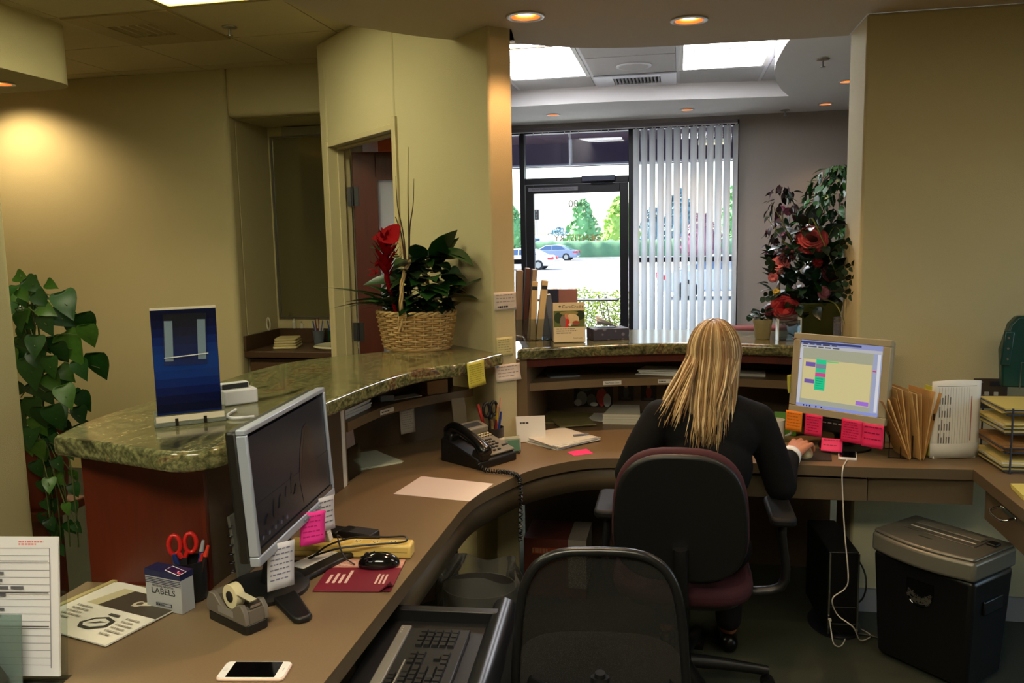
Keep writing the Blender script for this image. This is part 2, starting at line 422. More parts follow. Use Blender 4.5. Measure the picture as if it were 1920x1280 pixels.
# ------------------------------------------------------------------ ceilings
edgeL = [(-1.62,-2.1),(-1.62,1.2),(-1.58,1.75),(-1.5,2.25),(-1.43,2.55),(-1.366,2.773),(-1.315,2.988),(-1.267,3.154),(-1.201,3.241),(-1.08,3.385),(-.943,3.503)]
edgeB = [(-.667,3.40),(-.70,3.64),(-.56,3.735),(-.407,3.815),(-.2,3.865),(.017,3.886),(.477,3.905),(.72,3.905)]
sof = edgeL[:2]+sp2(edgeL[1:],3)[1:]+[(-.75,3.31),(-.667,3.392)]+sp2(edgeB[1:],3)+[(.72,3.54),(2.65,3.54),(2.65,-2.1)]
HOLE = None
struct(MB().prism(sof,2.44,2.80).build('ceiling', ceil_p), 'dropped soffit over the desk with curved edge')
# dropped soffit at the far left with rounded nose
nose = [(-6,-2.1),(-3.12,-2.1),(-3.12,3.70)]+[(-3.30+.18*math.cos(a),3.80+.18*math.sin(a)) for a in [PI/2*i/8 for i in range(9)]]+[(-6,3.98)]
struct(MB().prism(nose,2.44,2.80).build('ceiling_bulkhead', wall_p, smooth=35), 'rounded dropped bulkhead at upper left')
def tile_ceiling(name, xs, ys, z, tm, bm, skip, label, gap=.009):
    root = sroot(name, label)
    MB().bb(xs[0],xs[-1],ys[0],ys[-1],z+.03,z+.06).build('deck', bm, root)
    g = MB()
    for x in xs: g.bb(x-.012,x+.012,ys[0],ys[-1],z+.004,z+.03)
    for y in ys: g.bb(xs[0],xs[-1],y-.012,y+.012,z+.0042,z+.03)
    g.build('grid_bars', bm, root)
    k = 0
    for i in range(len(xs)-1):
        for j in range(len(ys)-1):
            if skip(i, j): continue
            MB().bb(xs[i]+gap,xs[i+1]-gap,ys[j]+gap,ys[j+1]-gap,z,z+.018).build('ceiling_tile', tm, root)
    return root
xsL = [-4.265,-3.66,-3.055,-2.45,-1.845,-1.24,-.635]
ysL = [-.48,.125,.73,1.335,1.94,2.545,3.15,3.755,4.36,4.965,5.10]
tile_ceiling('ceiling_corridor', xsL, ysL, 2.74, tile_m, tbar_m, lambda i, j: (i == 3 and j in (1,2,5,6)) or (i == 5 and j < 5) or (i==5 and j>8), 'tan tiled corridor ceiling', gap=.004)
xsB = [-1.823,-1.218,-.613,-.008,.597,1.202]
ysB = [3.66,4.265,4.87,5.475,6.08,6.685]
tile_ceiling('ceiling_lobby', xsB, ysB, 2.74, tile_lob, tbar_lob, lambda i, j: (i in (1,3) and j in (2,3)) or (i == 2 and j == 4) or (i == 0 and j < 4), 'white tiled lobby ceiling', gap=.014)
lob = [(-2.6,7.6),(-2.6,6.5),(-1.9,6.495),(-1.26,6.484)]+sp2([(-1.26,6.484),(-.489,6.486),(.11,6.573),(.506,6.629),(.815,6.656)],4)[1:]+sp2([(.815,6.656),(.725,6.346),(.643,5.943),(.584,5.474),(.573,5.058),(.579,4.756),(.62,4.3),(.70,3.87)],4)[1:]+[(2.5,3.87),(2.5,7.6)]
struct(MB().prism(lob,2.62,2.80).build('ceiling_lobby_soffit', ceil_lob), 'pale lobby soffit with curved inner edge')
struct(MB().bb(-2.6,-.7,3.6,7.7,2.78,2.84).bb(-6,2.7,-2.2,5.2,2.80,2.86).bb(-.7,2.5,3.8,7.7,2.79,2.85).build('ceiling_deck', wall_w))

# ------------------------------------------------------------------ storefront: windows and glass door
glass = glass_mat('window_glass', (246,250,250), .55)
def storefront(name, x0, x1, zs, label=None):
    r = sroot(name, label)
    fw = .045
    f = MB().bb(x0,x0+fw,7.58,7.68,0,2.585).bb(x1-fw,x1,7.58,7.68,0,2.585)
    for a, b in zs: f.bb(x0+fw,x1-fw,7.582,7.678,a,b)
    f.build('window_frame', bronze, r, bevel=.003)
    ed = [0]+[v for ab in zs for v in ab]+[2.585]
    prev = None
    zz = sorted(zs)
    for (a0,b0),(a1,b1) in zip(zz[:-1], zz[1:]):
        MB().bb(x0+fw,x1-fw,7.627,7.633,b0,a1).build('pane', glass, r)
    return r
storefront('window_1', -.44, .52, [(0,.10),(1.355,1.40),(2.54,2.585)], 'window behind the vertical blind')
storefront('window_2', -2.6, -1.395, [(0,.10),(1.355,1.40),(2.54,2.585)], 'sidelight left of the glass door')
tr2 = sroot('window_4', 'transom window above the glass door')
MB().bb(-1.395,-.44,7.582,7.678,2.083,2.14).bb(-1.395,-.44,7.582,7.678,2.54,2.585).build('window_frame', bronze, tr2, bevel=.003)
MB().bb(-1.395,-.44,7.627,7.633,2.14,2.54).build('pane', glass, tr2)
fd = sroot('door_1', 'glass front door in dark frame')
l = MB().bb(-1.39,-1.315,7.60,7.655,.005,2.08).bb(-.52,-.445,7.60,7.655,.005,2.08).bb(-1.315,-.52,7.60,7.655,2.0,2.08).bb(-1.315,-.52,7.60,7.655,.005,.25)
l.build('door_leaf', bronze, fd, bevel=.003)
MB().bb(-1.315,-.52,7.625,7.631,.25,2.0).build('pane', glass, fd)
MB().bb(-.86,-.56,7.535,7.60,2.095,2.145).bb(-.78,-.58,7.56,7.575,2.075,2.082).build('door_closer', mat('closer_grey', (50,56,70), .4, metal=.5), fd, bevel=.004)
MB().tube([(-1.30,7.60,1.02),(-1.30,7.54,1.02),(-.54,7.54,1.02),(-.54,7.60,1.02)],.014,8).build('push_bar', steel, fd)
tm = mat('sign_grey', (120,120,128), .5); tk = mat('sign_text', (30,30,34), .5)
sg = MB().bb(-1.36,-.90,7.578,7.582,2.02,2.055).build('door_notice', tm, fd)
text_part('THIS DOOR TO REMAIN UNLOCKED DURING BUSINESS HOURS', .022, tk, sg, (-1.13,7.5775,2.0375), (PI/2,0,0), sx=.62)
vin = mat('vinyl_dark', (70,66,60), .5); ving = mat('vinyl_gold', (190,140,70), .5)
text_part('100', .095, mat('vinyl_grey', (96,94,90), .5), fd, (-.925,7.634,1.90), (PI/2,0,PI))
text_part('DENTISTRY', .085, ving, fd, (-.915,7.634,1.585), (PI/2,0,PI), sx=1.0)
struct(MB().bb(-2.6,.52,7.55,7.70,-.02,.012).build('trim_sill', bronze))

# ------------------------------------------------------------------ vertical blind
bl = thing('vertical_blind', 'white vertical blind with thirteen slats, half open over the lobby window', 'blind', (0,7.50,0))
slat = mat('blind_slat', (246,246,242), .6, var=.04)
_nt = slat.node_tree; _tr = _nt.nodes.new('ShaderNodeBsdfTranslucent'); _tr.inputs[0].default_value = lin((240,244,250)); _mx = _nt.nodes.new('ShaderNodeMixShader'); _mx.inputs[0].default_value = .55
_nt.links.new(_nt.nodes['Principled BSDF'].outputs[0], _mx.inputs[1]); _nt.links.new(_tr.outputs[0], _mx.inputs[2]); _nt.links.new(_mx.outputs[0], _nt.nodes['Material Output'].inputs[0])
MB().bb(-2.4,.50,-.02,.02,2.545,2.575).build('head_rail', mat('rail_grey', (112,106,114), .4, metal=.3), bl)
MB().bb(-2.4,.50,-.026,-.02,2.538,2.546).build('rail_lip', mat('rail_white', (210,210,215), .4), bl)
sb = None
for i in range(13):
    x = -.368+i*.0712
    if sb is None:
        sm = MB(); w0=.089
        sm.surf(lambda u, v: ((u-.5)*w0, .010*math.cos((u-.5)*PI), v*2.50), 8, 1)
        sb = sm.build('slat', slat, bl, smooth=180, thick=.0008, loc=(x,0,.035), rz=math.radians(-50)); o = sb
    else: o = dup(sb, bl, (x,0,.035), (0,0,math.radians(-50+random.uniform(-2,2) if i < 12 else -66)))
    MB().bb(-.006,.006,-.004,.004,0,.02).build('hanger', mat('rail_white', (210,210,215), .4), bl, loc=(x,0,2.525))
for i in range(14):
    if random.random() < .8: MB().bb(-.003,.003,-.003,.003,0,.022).build('hanger', MATS['rail_white'], bl, loc=(-1.42+i*.068+random.uniform(-.01,.01),-.01,2.518))

# ------------------------------------------------------------------ light fixtures
def panel_light(x0, x1, y0, y1, z, label, strength, col, frame_m, group):
    t = thing('ceiling_light', label, 'ceiling light', ((x0+x1)/2,(y0+y1)/2,z), 0, group)
    w = (x1-x0)/2-.008; d = (y1-y0)/2-.008
    f = MB().bb(-w,-w+.03,-d,d,0,.03).bb(w-.03,w,-d,d,0,.03).bb(-w+.03,w-.03,-d,-d+.03,0,.03).bb(-w+.03,w-.03,d-.03,d,0,.03)
    f.build('frame', frame_m, t, bevel=.003)
    MB().bb(-w+.03,w-.03,-d+.03,d-.03,.010,.014).build('diffuser', emit_mat('diffuser_%s' % strength, col, strength), t)
    return t
fl = mat('fixture_white', (215,215,212), .5); fly = mat('fixture_cream', (178,160,96), .5)
panel_light(-2.45,-1.845,2.545,3.755,2.738,'square fluorescent ceiling panel in the corridor at upper left',8.0,(255,250,205),fly,'fluorescent panels')
panel_light(-1.218,-.613,4.87,6.08,2.738,'bright lobby ceiling panel half hidden by the column',13.0,(250,250,255),fl,'fluorescent panels')
panel_light(-.008,.597,4.87,6.08,2.738,'bright lobby ceiling panel beside the curved soffit',13.0,(250,250,255),fl,'fluorescent panels')
panel_light(-2.45,-1.845,.125,1.335,2.738,'added corridor ceiling panel out of view, brightening the pillar and angled wall',8.0,(255,250,205),fly,'fluorescent panels')  # unseen panel, added to brighten the pillar front and the angled wall
rec1 = panel_light(-.95,.25,-.2,.4,2.425,'long fluorescent ceiling panel over the desk area',17.0,(255,244,216),fl,'fluorescent panels')
rec2 = panel_light(.9,2.1,1.5,2.1,2.425,'fluorescent ceiling panel above the right hand desk',3.5,(255,244,216),fl,'fluorescent panels')
panel_light(-1.75,-1.15,5.2,5.8,2.73,'ceiling panel in the room behind the cherry door',16.0,(245,248,255),fl,'fluorescent panels')

def cut_holes(o, holes, z0, z1):
    c = MB()
    for x, y, r in holes: c.cyl((x,y,z0),(x,y,z1),r,n=32)
    k = c.build('cutter_tmp', None); md = o.modifiers.new('cut','BOOLEAN'); md.operation = 'DIFFERENCE'; md.object = k; md.solver = 'EXACT'
    dg = bpy.context.evaluated_depsgraph_get(); me = bpy.data.meshes.new_from_object(o.evaluated_get(dg)); o.modifiers.clear(); o.data = me; bpy.data.objects.remove(k)
_b = bpy.data.objects
cut_holes(_b['ceiling'], [(x,y,.0565) for x, y in ((-.576,3.212),(.039,3.442),(-.30,2.10),(.85,2.45))], 2.40, 2.56)
cut_holes(_b['ceiling_bulkhead'], [(-3.42,3.74,.0565)], 2.40, 2.56)
cut_holes(_b['ceiling_lobby_soffit'], [(x,y,.0452) for x, y in ((-1.034,7.0),(.068,7.07),(1.154,7.13),(1.13,6.13))], 2.58, 2.72)
dl_trim = mat('downlight_trim', (200,196,192), .35); dl_cone = mat('downlight_cone', (232,150,80), .25, metal=.6)
def downlight(x, y, z, label, r=.075, power=25, col=(1,.62,.33), ang=95, group='recessed downlights'):
    t = thing('downlight', label, 'downlight', (x,y,z), 0, group)
    m = MB().lathe([(r,-.004),(r*1.02,-.001),(r*1.02,.001)],28); m = MB()
    m.lathe([(r*.74,-.001),(r*.80,-.006),(r*.98,-.004),(r,.0)],28)
    m.f = [f for f in m.f if len(f) == 4]
    m.build('trim_ring', dl_trim, t, smooth=60)
    c = MB().lathe([(r*.75,-.0015),(r*.62,.055)],28); c.f = [f for f in c.f if len(f) == 4]
    c.build('reflector', dl_cone, t, smooth=60)
    MB().lathe([(.0001,.006),(r*.36,.008),(r*.52,.016),(r*.60,.05)],24).build('bulb', emit_mat('bulb_warm', (255,214,170), 5), t)
    ld = bpy.data.lights.new('downlight_lamp', 'SPOT'); ld.energy = power; ld.color = col; ld.spot_size = math.radians(ang); ld.spot_blend = .6; ld.shadow_soft_size = .05
    lo = bpy.data.objects.new('lamp', ld); COL.objects.link(lo); lo.parent = t; lo.location = (0,0,-.012)
    return t
downlight(-.576,3.212,2.438,'recessed downlight in the soffit close to the column',power=16,col=(1,.54,.27))
downlight(.039,3.442,2.438,'recessed downlight in the soffit above the seated person',power=20)
downlight(-.30,2.10,2.438,'recessed soffit downlight above the empty mesh chair',power=24,col=(1,.70,.42))
downlight(.85,2.45,2.438,'added soffit downlight out of view above the right hand worktop',power=8,col=(1,.72,.45))  # unseen lamp, added to light the person and the desk
downlight(-1.034,7.0,2.618,'small lobby downlight above the glass door',.06,8)
downlight(.068,7.07,2.618,'small lobby downlight above the vertical blind',.06,8)
downlight(1.154,7.13,2.618,'lobby downlight over the grey wall right of the window',.06,8)
downlight(1.13,6.13,2.618,'lobby downlight half hidden by the right jamb',.06,8)
downlight(-3.42,3.74,2.438,'downlight under the rounded bulkhead at upper left',.075,22,(1,.80,.50),130)
downlight(-4.50,4.70,2.738,'corridor downlight washing the tan wall',.075,38,(1,.74,.42),140)
# ------------------------------------------------------------------ left granite counter
gi = sp2([(-.70,3.27),(-.735,3.19),(-.80,2.985),(-.905,2.863),(-.966,2.683),(-.995,2.494),(-1.01,2.296),(-1.035,2.036),(-1.035,1.84)],4)
go = sp2([(-1.536,1.74),(-1.579,1.934),(-1.575,2.197),(-1.55,2.56),(-1.55,2.778),(-1.505,2.978),(-1.40,3.132),(-1.2,3.33),(-.985,3.535)],4)
gcor = [(-1.035-.10+.10*math.cos(a), 1.81-.10+.02+.10*math.sin(a)) for a in [-PI/2*i/5 for i in range(6)]]
gt = tag(MB().prism([(-.752,3.306)]+gi+gcor+go,1.08,1.13).build('granite_countertop', granite_m, bevel=.018, seg=4), 'long curved green granite counter top holding the basket and blue sign', 'countertop')
cbase = thing('counter_base', 'cherry and laminate base under the left granite counter', 'counter', (-1.32,1.775,0))
def off(p, o): return [(a-o[0], b-o[1]) for a, b in p]
O = (-1.32,1.775)
MB().bb(-.17,.171,0,.02,0,1.078).build('end_panel', cherry, cbase, bevel=.003)
MB().bb(.165,.175,-.004,.004,0,1.078).build('corner_strip', cherry, cbase)
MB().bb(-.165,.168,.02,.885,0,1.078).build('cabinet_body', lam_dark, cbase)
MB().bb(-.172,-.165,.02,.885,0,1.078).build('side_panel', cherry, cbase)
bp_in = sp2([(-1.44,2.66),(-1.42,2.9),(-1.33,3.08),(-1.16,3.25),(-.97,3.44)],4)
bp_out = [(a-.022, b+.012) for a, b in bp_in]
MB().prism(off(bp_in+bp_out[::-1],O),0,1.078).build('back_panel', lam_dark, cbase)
sh_in = sp2([(-1.149,2.685),(-1.129,2.885),(-1.095,3.02),(-1.0,3.19),(-.925,3.283),(-.865,3.385)],4)
MB().prism(off(sh_in+[(-.96,3.43)]+[(a+.004,b-.004) for a, b in bp_in[::-1]],O),.925,.96).build('shelf', lam, cbase)
MB().bb(-.12,.165,.885,.905,.737,1.078).build('divider', lam, cbase)
# ------------------------------------------------------------------ back counter
bi = sp2([(-.672,3.385),(-.52,3.46),(-.385,3.52),(-.18,3.585),(.034,3.623),(.291,3.60),(.5,3.55),(.716,3.47)],4)
bo = [(.716,3.87),(1.1,3.88),(1.1,4.06),(.716,4.08),(.43,4.10),(.078,4.155),(-.454,4.145),(-.80,4.08),(-.64,3.47)]
tag(MB().prism(bi+bo,1.08,1.13).build('granite_countertop', granite_m, bevel=.016, seg=4), 'curved green granite counter top between the column and the right wall', 'countertop')
bc = thing('counter_base', 'laminate base with shelf under the back granite counter', 'counter', (0,3.98,0))
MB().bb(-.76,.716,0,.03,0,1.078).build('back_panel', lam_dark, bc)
MB().bb(-.69,-.635,-.555,0,.737,1.078).build('side_panel', lam, bc)
MB().bb(.69,.714,-.42,0,.737,1.078).build('side_panel', lam, bc)
s_in = [(a, b+.085) for a, b in bi[1:-1]]
MB().prism([(a,b-3.98) for a, b in [(-.634,3.50)]+s_in+[(.688,3.58),(.688,3.978),(-.634,3.978)]],.93,.965).build('shelf', lam, bc)
MB().prism([(a,b-3.98) for a, b in [(-.634,3.44)]+[(a, b+.03) for a, b in bi[1:-1]]+[(.688,3.53),(.688,3.56)]+[(a, b+.055) for a, b in bi[1:-1]][::-1]+[(-.634,3.465)]],1.045,1.078).build('counter_fascia', cherry, bc)
# ------------------------------------------------------------------ curved desk worktop
din = [(-.68,.6),(-.68,2.45)]+sp2([(-.68,2.45),(-.666,2.60),(-.611,2.761),(-.527,2.942),(-.384,3.087),(-.244,3.137),(-.05,3.14)],5)[1:]+[(.711,3.13),(1.052,3.145),(1.052,.9)]
dtop = din+[(1.72,.9),(1.72,3.535),(.715,3.535),(.688,3.978),(-.634,3.978),(-.634,3.44),(-.667,3.385),(-.755,3.30),(-.95,3.455)]+bp_in[::-1][1:]+[(-1.438,2.682),(-1.15,2.682),(-1.15,1.773),(-1.50,1.773),(-1.50,.6)]
wt = thing('worktop', 'continuous tan laminate worktop curving round the desk area', 'worktop', (0,0,0))
MB().prism(dtop,.70,.737).build('surface', lam, wt)
def offs(pl, d):
    out = []
    for i, q in enumerate(pl):
        a = pl[max(0,i-1)]; b = pl[min(len(pl)-1,i+1)]; dx, dy = b[0]-a[0], b[1]-a[1]; L = math.hypot(dx,dy); out.append((q[0]+dy/L*d, q[1]-dx/L*d))
    return out
MB().ribbon(offs(din,.0025),.699,.7365).build('edge_band', lam_edge, wt, smooth=30)
ap = MB()
apl = [(-.70,1.9),(-.70,2.45)]+sp2([(-.70,2.45),(-.69,2.61),(-.636,2.78),(-.545,2.965),(-.394,3.115),(-.244,3.167),(-.05,3.17)],4)[1:]+[(.12,3.17)]
ap.ribbon(apl,.605,.70)
ap.build('apron', lam_edge, wt, smooth=30, thick=.018)
MB().bb(.70,1.06,3.165,3.185,.60,.70).build('apron', lam_edge, wt)
pd = thing('desk_drawer_unit', 'shallow laminate drawer unit under the worktop by the person', 'drawer unit', (.41,3.16,.60))
MB().bb(-.285,.285,-.008,.012,0,.085).build('drawer_front', lam_edge, pd, bevel=.002)
MB().bb(-.27,.27,.012,.36,.008,.07).build('drawer_box', lam_dark, pd)
MB().bb(-.27,.27,.03,.30,.075,.099).build('runner', lam_dark, pd)
dc = thing('drawer_unit', 'shallow drawer unit with bent chrome handle under the right hand worktop', 'drawer unit', (1.30,2.80,.58))
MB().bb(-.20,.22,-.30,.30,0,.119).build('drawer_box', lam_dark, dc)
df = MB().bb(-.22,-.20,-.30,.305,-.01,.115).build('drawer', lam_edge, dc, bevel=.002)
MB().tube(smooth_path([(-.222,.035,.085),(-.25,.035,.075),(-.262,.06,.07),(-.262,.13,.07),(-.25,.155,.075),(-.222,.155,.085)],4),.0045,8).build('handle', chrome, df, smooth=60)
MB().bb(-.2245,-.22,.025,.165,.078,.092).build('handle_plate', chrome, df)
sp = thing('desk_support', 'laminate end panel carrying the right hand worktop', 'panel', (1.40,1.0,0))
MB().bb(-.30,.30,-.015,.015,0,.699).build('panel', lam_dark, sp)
MB().bb(-.32,.32,-.02,.02,0,.06).build('plinth', black_p, sp)

# shelf edge labels
lab_w = mat('label_white', (225,222,212), .6)
def shelf_label(x, y, z, w, rz, s, label):
    o = tag(MB().bb(-w/2,w/2,-.0015,0,-.009,.009).build('shelf_label', lab_w, loc=(x,y,z), rz=rz), label, 'label', 'labels on the shelf edges')
    if s: text_part(s, .010, tk, o, (0,-.0018,0), (PI/2,0,0), depth=.0002, sx=.8)
    else:
        q = Print(w*.9,.012,(225,222,212)); q.lines(.05,.2,.95,.8,1,(50,48,44),1,.6); q.build('print', o, (0,-.0018,-.006))
shelf_label(-.285,3.632,.948,.083,math.radians(17),'New Patient Charts','white paper label on the back shelf edge, the wider one')
shelf_label(-.055,3.692,.948,.062,math.radians(9),'','white paper label on the back shelf edge next to the person')
shelf_label(-1.105,2.965,.943,.085,math.radians(72),'','white paper label on the left shelf edge above the paper piles')

# ------------------------------------------------------------------ monitors
def monitor(name, label, loc, rz, w, h, bez, chin, shell_m, bez_m, z0, zb, scr, rx=0, depth=.055):
    t = thing(name, label, 'monitor', loc, rz)
    M = Matrix.Translation((0,0,z0)) @ Matrix.Rotation(rx, 4, 'X')
    f = MB()
    f.box((0,.01,h-bez/2),(w,.024,bez),M=M); f.box((0,.01,chin/2),(w,.024,chin),M=M)
    sbz = (w-scr.w)/2; f.box((-w/2+sbz/2,.01,(h-bez+chin)/2),(sbz,.024,h-bez-chin),M=M); f.box((w/2-sbz/2,.01,(h-bez+chin)/2),(sbz,.024,h-bez-chin),M=M)
    f.build('bezel', bez_m, t, bevel=.003)
    b = MB(); b.box((0,.035,h/2),(w-.008,.03,h-.008),M=M); b.box((0,.055,h*.40),(w*.55,.02,h*.5),M=M)
    b.build('back_shell', shell_m, t, bevel=.008)
    s = scr.build('screen', t); s.matrix_local = M @ Matrix.Translation((0,.004,chin))
    s.data.materials.clear(); s.data.materials.append(scr.m)
    return t
silver = mat('silver_bezel', (168,178,196), .35, metal=.35)
ivory = mat('ivory_bezel', (168,158,132), .45)
pr = Print(.482,.262,(26,27,34)); pr.m = attr_mat('screen_dim', .25, .32)
pr.rect(0,.0,1,.30,(20,20,26)); pr.rect(0,.3,1,.42,(24,24,30)); pr.poly([(.55,.36),(.60,.62),(.66,.80),(.72,.83),(.78,.72),(.82,.36),(.80,.1),(.58,.1)],(38,25,23))
pr.poly([(.58,.34),(.63,.6),(.68,.76),(.72,.72),(.70,.36)],(30,19,18))
for u, v, a, b in ((.46,.38,.035,.10),(.38,.34,.03,.05),(.30,.30,.04,.06),(.22,.28,.03,.09),(.14,.24,.05,.04),(.50,.30,.04,.05)): pr.poly([(u-a,v-b),(u-a*.6,v+b*.4),(u,v+b),(u+a*.5,v+b*.2),(u+a,v-b)],(12,11,13))
pr.rect(0,0,1,.05,(10,10,12))
for u in (.05,.12,.19,.26,.33): pr.ell(u,.12,.012,.02,(70,72,84),8)
mL = monitor('computer_monitor','dark widescreen monitor with silver frame on the left desk',(-.908,1.81,.737),math.radians(95.1),.505,.305,.013,.022,black_p,silver,.165,0,pr,rx=math.radians(-3))
lg = MB().tube([(0,.06,.13),(0,.075,.05),(0,.085,.012)],.032,10); lg.build('neck', black_p, mL, smooth=60)
MB().lathe([(.105,0),(.105,.01),(.09,.018),(.03,.026)],28,(0,.10,0)).build('stand_base', black_p, mL, smooth=40)
for sx, ex, ey in ((-1,-.165,-.055),(1,.235,-.045)):
    a = Vector((.02*sx,.06,.014)); b = Vector((ex,ey,.010)); d = (b-a).normalized(); nrm = Vector((-d.y,d.x,0))
    pts = []
    fm = MB()
    pl = [a+nrm*.034,b+nrm*.022,b+d*.012+nrm*.012,b+d*.012-nrm*.012,b-nrm*.022,a-nrm*.034]
    fm.prism([(p.x,p.y) for p in pl],0,.016); fm.build('stand_foot', black_p, mL, bevel=.006, seg=3)
bt = MB()
for i in range(6): bt.box((.02+i*.02,-.004,.176),(.012,.004,.006))
bt.build('buttons', mat('button_grey', (120,126,140), .4), mL)
# notes stuck to it
paper_w = mat('paper_white', (226,224,216), .75, var=.04, vscale=20)
pink = mat('pink_note', (250,72,158), .7); hot = mat('hot_pink_note', (240,40,96), .7); orange = mat('orange_note', (245,150,40), .7); yel = mat('yellow_note', (222,216,96), .7); ppink = mat('pale_paper', (212,196,186), .7)
def note(name, label, loc, rz, w, h, colr, ink, rows, rx=0, ry=0, cat='note', group=None, curl=.006, big=None):
    """a note hanging from its top edge; faces local -Y"""
    t = thing(name, label, cat, loc, 0, group); t.rotation_euler = (rx,ry,rz)
    m = MB(); m.surf(lambda u, v: ((u-.5)*w, -curl*(1-v)**2, (v-1)*h), 4, 6, colr); m.build('sheet', attr_mat('print'), t, smooth=180, thick=.0006, cols=True)
    wr = MB()
    for r in range(rows):
        v = .88-r*(.76/max(1,rows)); u = .1
        while u < random.uniform(.7,.9):
            e = min(.92, u+random.uniform(.06,.18)); k = .2/max(rows,4)
            y = -curl*(1-v)**2-.0012
            wr.add([((q-.5)*w, y, (p-1)*h) for q, p in ((u,v-k),(e,v-k),(e,v),(u,v))], [(0,1,2,3)], None, ink); u = e+.035
    if rows: wr.build('writing', attr_mat('print'), t, cols=True)
    return t
note('paper_note','white handwritten note taped to the lower frame of the left monitor',(-.888,1.665,.918),math.radians(66),.076,.105,(205,206,214),(120,120,150),7,ry=math.radians(7))
note('sticky_note','bright pink sticky note hanging from the left monitor frame',(-.902,1.865,.922),math.radians(62),.076,.082,(245,60,160),(190,40,120),5,ry=math.radians(8))
note('paper_note','white note behind the pink sticky note on the left monitor',(-.915,1.955,.93),math.radians(68),.076,.09,(200,200,208),(110,110,120),5,ry=math.radians(4))

pr = Print(.338,.269,(196,188,150)); pr.m = attr_mat('screen_bright', .2, .46)
pr.rect(0,.93,1,1,(150,158,205)); pr.rect(0,.955,.75,.985,(60,66,110)); pr.lines(.03,.93,.8,.96,1,(70,70,90),1,.6); pr.rect(0,.885,1,.93,(196,196,200)); pr.lines(.03,.895,.75,.92,1,(90,90,100),1,.7)
pr.rect(0,0,1,.045,(150,160,220)); pr.rect(0,.045,.04,.885,(206,208,220)); pr.rect(.9,.045,1,.885,(170,176,205)); pr.rect(.95,.06,.985,.88,(228,228,236))
pr.rect(.04,.72,.9,.885,(176,176,150)); pr.rect(.04,.045,.9,.12,(176,178,160)); pr.rect(.06,.12,.89,.72,(222,208,150))
for u0,v0,u1,v1,c in ((.22,.66,.35,.725,(40,214,150)),(.22,.59,.35,.66,(140,140,160)),(.22,.53,.35,.59,(40,214,150)),(.22,.47,.35,.53,(226,78,150)),(.22,.27,.35,.47,(36,210,146)),(.09,.61,.215,.675,(120,96,176)),(.09,.36,.215,.42,(120,96,176)),(.74,.13,.89,.19,(170,120,226)),(.36,.695,.5,.715,(120,210,130)),(.91,.63,.95,.645,(210,60,110)),(.0,.71,.03,.72,(190,60,90))): pr.rect(u0,v0,u1,v1,c)
for r in range(5): pr.rect(.24,.30+r*.035,.33,.305+r*.035,(20,120,90))
for u in (.1,.14,.18,.26,.33): pr.rect(u,.01,u+.018,.034,(40,44,90))
mR = monitor('computer_monitor','beige square monitor showing a coloured schedule beside the person',(.608,3.353,.737),math.radians(-38),.40,.325,.026,.030,mat('beige_shell', (150,142,120), .5),ivory,.132,0,pr,rx=math.radians(-6))
MB().bb(-.16,.16,.012,.045,.068,.130).build('speaker_bar', black_p, mR, bevel=.01)
gr = MB()
for i in range(9): gr.box((-.09+i*.022,.0105,.108),(.014,.004,.004))
gr.build('grille_slots', mat('grille_grey', (150,150,150), .5), mR)
MB().tube([(0,.05,.1),(0,.09,.05),(0,.08,.01)],.04,12).build('neck', black_p, mR, smooth=60)
MB().lathe([(.10,0),(.10,.008),(.085,.016),(.03,.022)],32,(0,.088,0)).build('stand_base', black_p, mR, smooth=40)
bd = MB().ball((-.165,-.028,.438),(.006,.003,.004),8,6).ball((-.172,-.028,.439),(.004,.003,.003),8,6).ball((-.158,-.028,.440),(.004,.003,.003),8,6)
bd.build('bird_logo', mat('logo_dark', (80,40,30), .5), mR)
def onR(x, z): # point on the front of the right monitor
    c, s = math.cos(math.radians(-38)), math.sin(math.radians(-38)); return (.608+c*x+s*.014, 3.353+s*x-c*.014, .737+z-.010)
note('sticky_note','orange sticky note under the lower left corner of the beige monitor',onR(-.165,.150),math.radians(-36),.072,.082,(240,140,40),(190,100,30),5)
note('sticky_note','hot pink sticky note next to the orange one on the beige monitor',onR(-.078,.148),math.radians(-38),.074,.086,(236,46,104),(150,30,80),6)
note('sticky_note','hot pink written sticky note below the beige monitor, left of a pair',onR(.080,.152),math.radians(-38),.082,.090,(236,46,104),(150,30,80),7)
note('sticky_note','hot pink sticky note at the lower right corner of the beige monitor',onR(.163,.148),math.radians(-38),.082,.090,(238,50,110),(150,30,80),3)
note('sticky_note','yellow sticky note on the left side edge of the beige monitor',(.452,3.482,1.02),math.radians(50),.03,.075,(200,196,80),(120,120,50),0)
note('sticky_note','pink sticky note standing on the desk in front of the beige monitor',(.600,3.335,.792),math.radians(-14),.078,.058,(236,60,120),(150,30,80),2,rx=math.radians(-38))
# ------------------------------------------------------------------ things on the left worktop
ZD = .7372
def sheets(name, label, cat, pts, z, th, m, n=1, group=None, fan=0.0, mats=None):
    """flat paper given by its four corners (world XY); n sheets become a pile with one part per layer"""
    cx = sum(p[0] for p in pts)/4; cy = sum(p[1] for p in pts)/4
    loc = (cx,cy,z)
    if n == 1:
        q = [(a-cx,b-cy) for a, b in pts]
        return tag(MB().prism(q,0,th).build(name, m, loc=loc), label, cat, group)
    t = thing(name, label, cat, loc, 0, group)
    for i in range(n):
        a = random.uniform(-fan,fan); dx, dy = random.uniform(-.012,.012)*fan*5, random.uniform(-.012,.012)*fan*5
        q = [((x-cx)*math.cos(a)-(y-cy)*math.sin(a)+dx,(x-cx)*math.sin(a)+(y-cy)*math.cos(a)+dy) for x, y in pts]
        MB().prism(q,i*th,i*th+th*.9).build('sheet', (mats[i % len(mats)] if mats else m), t)
    return t
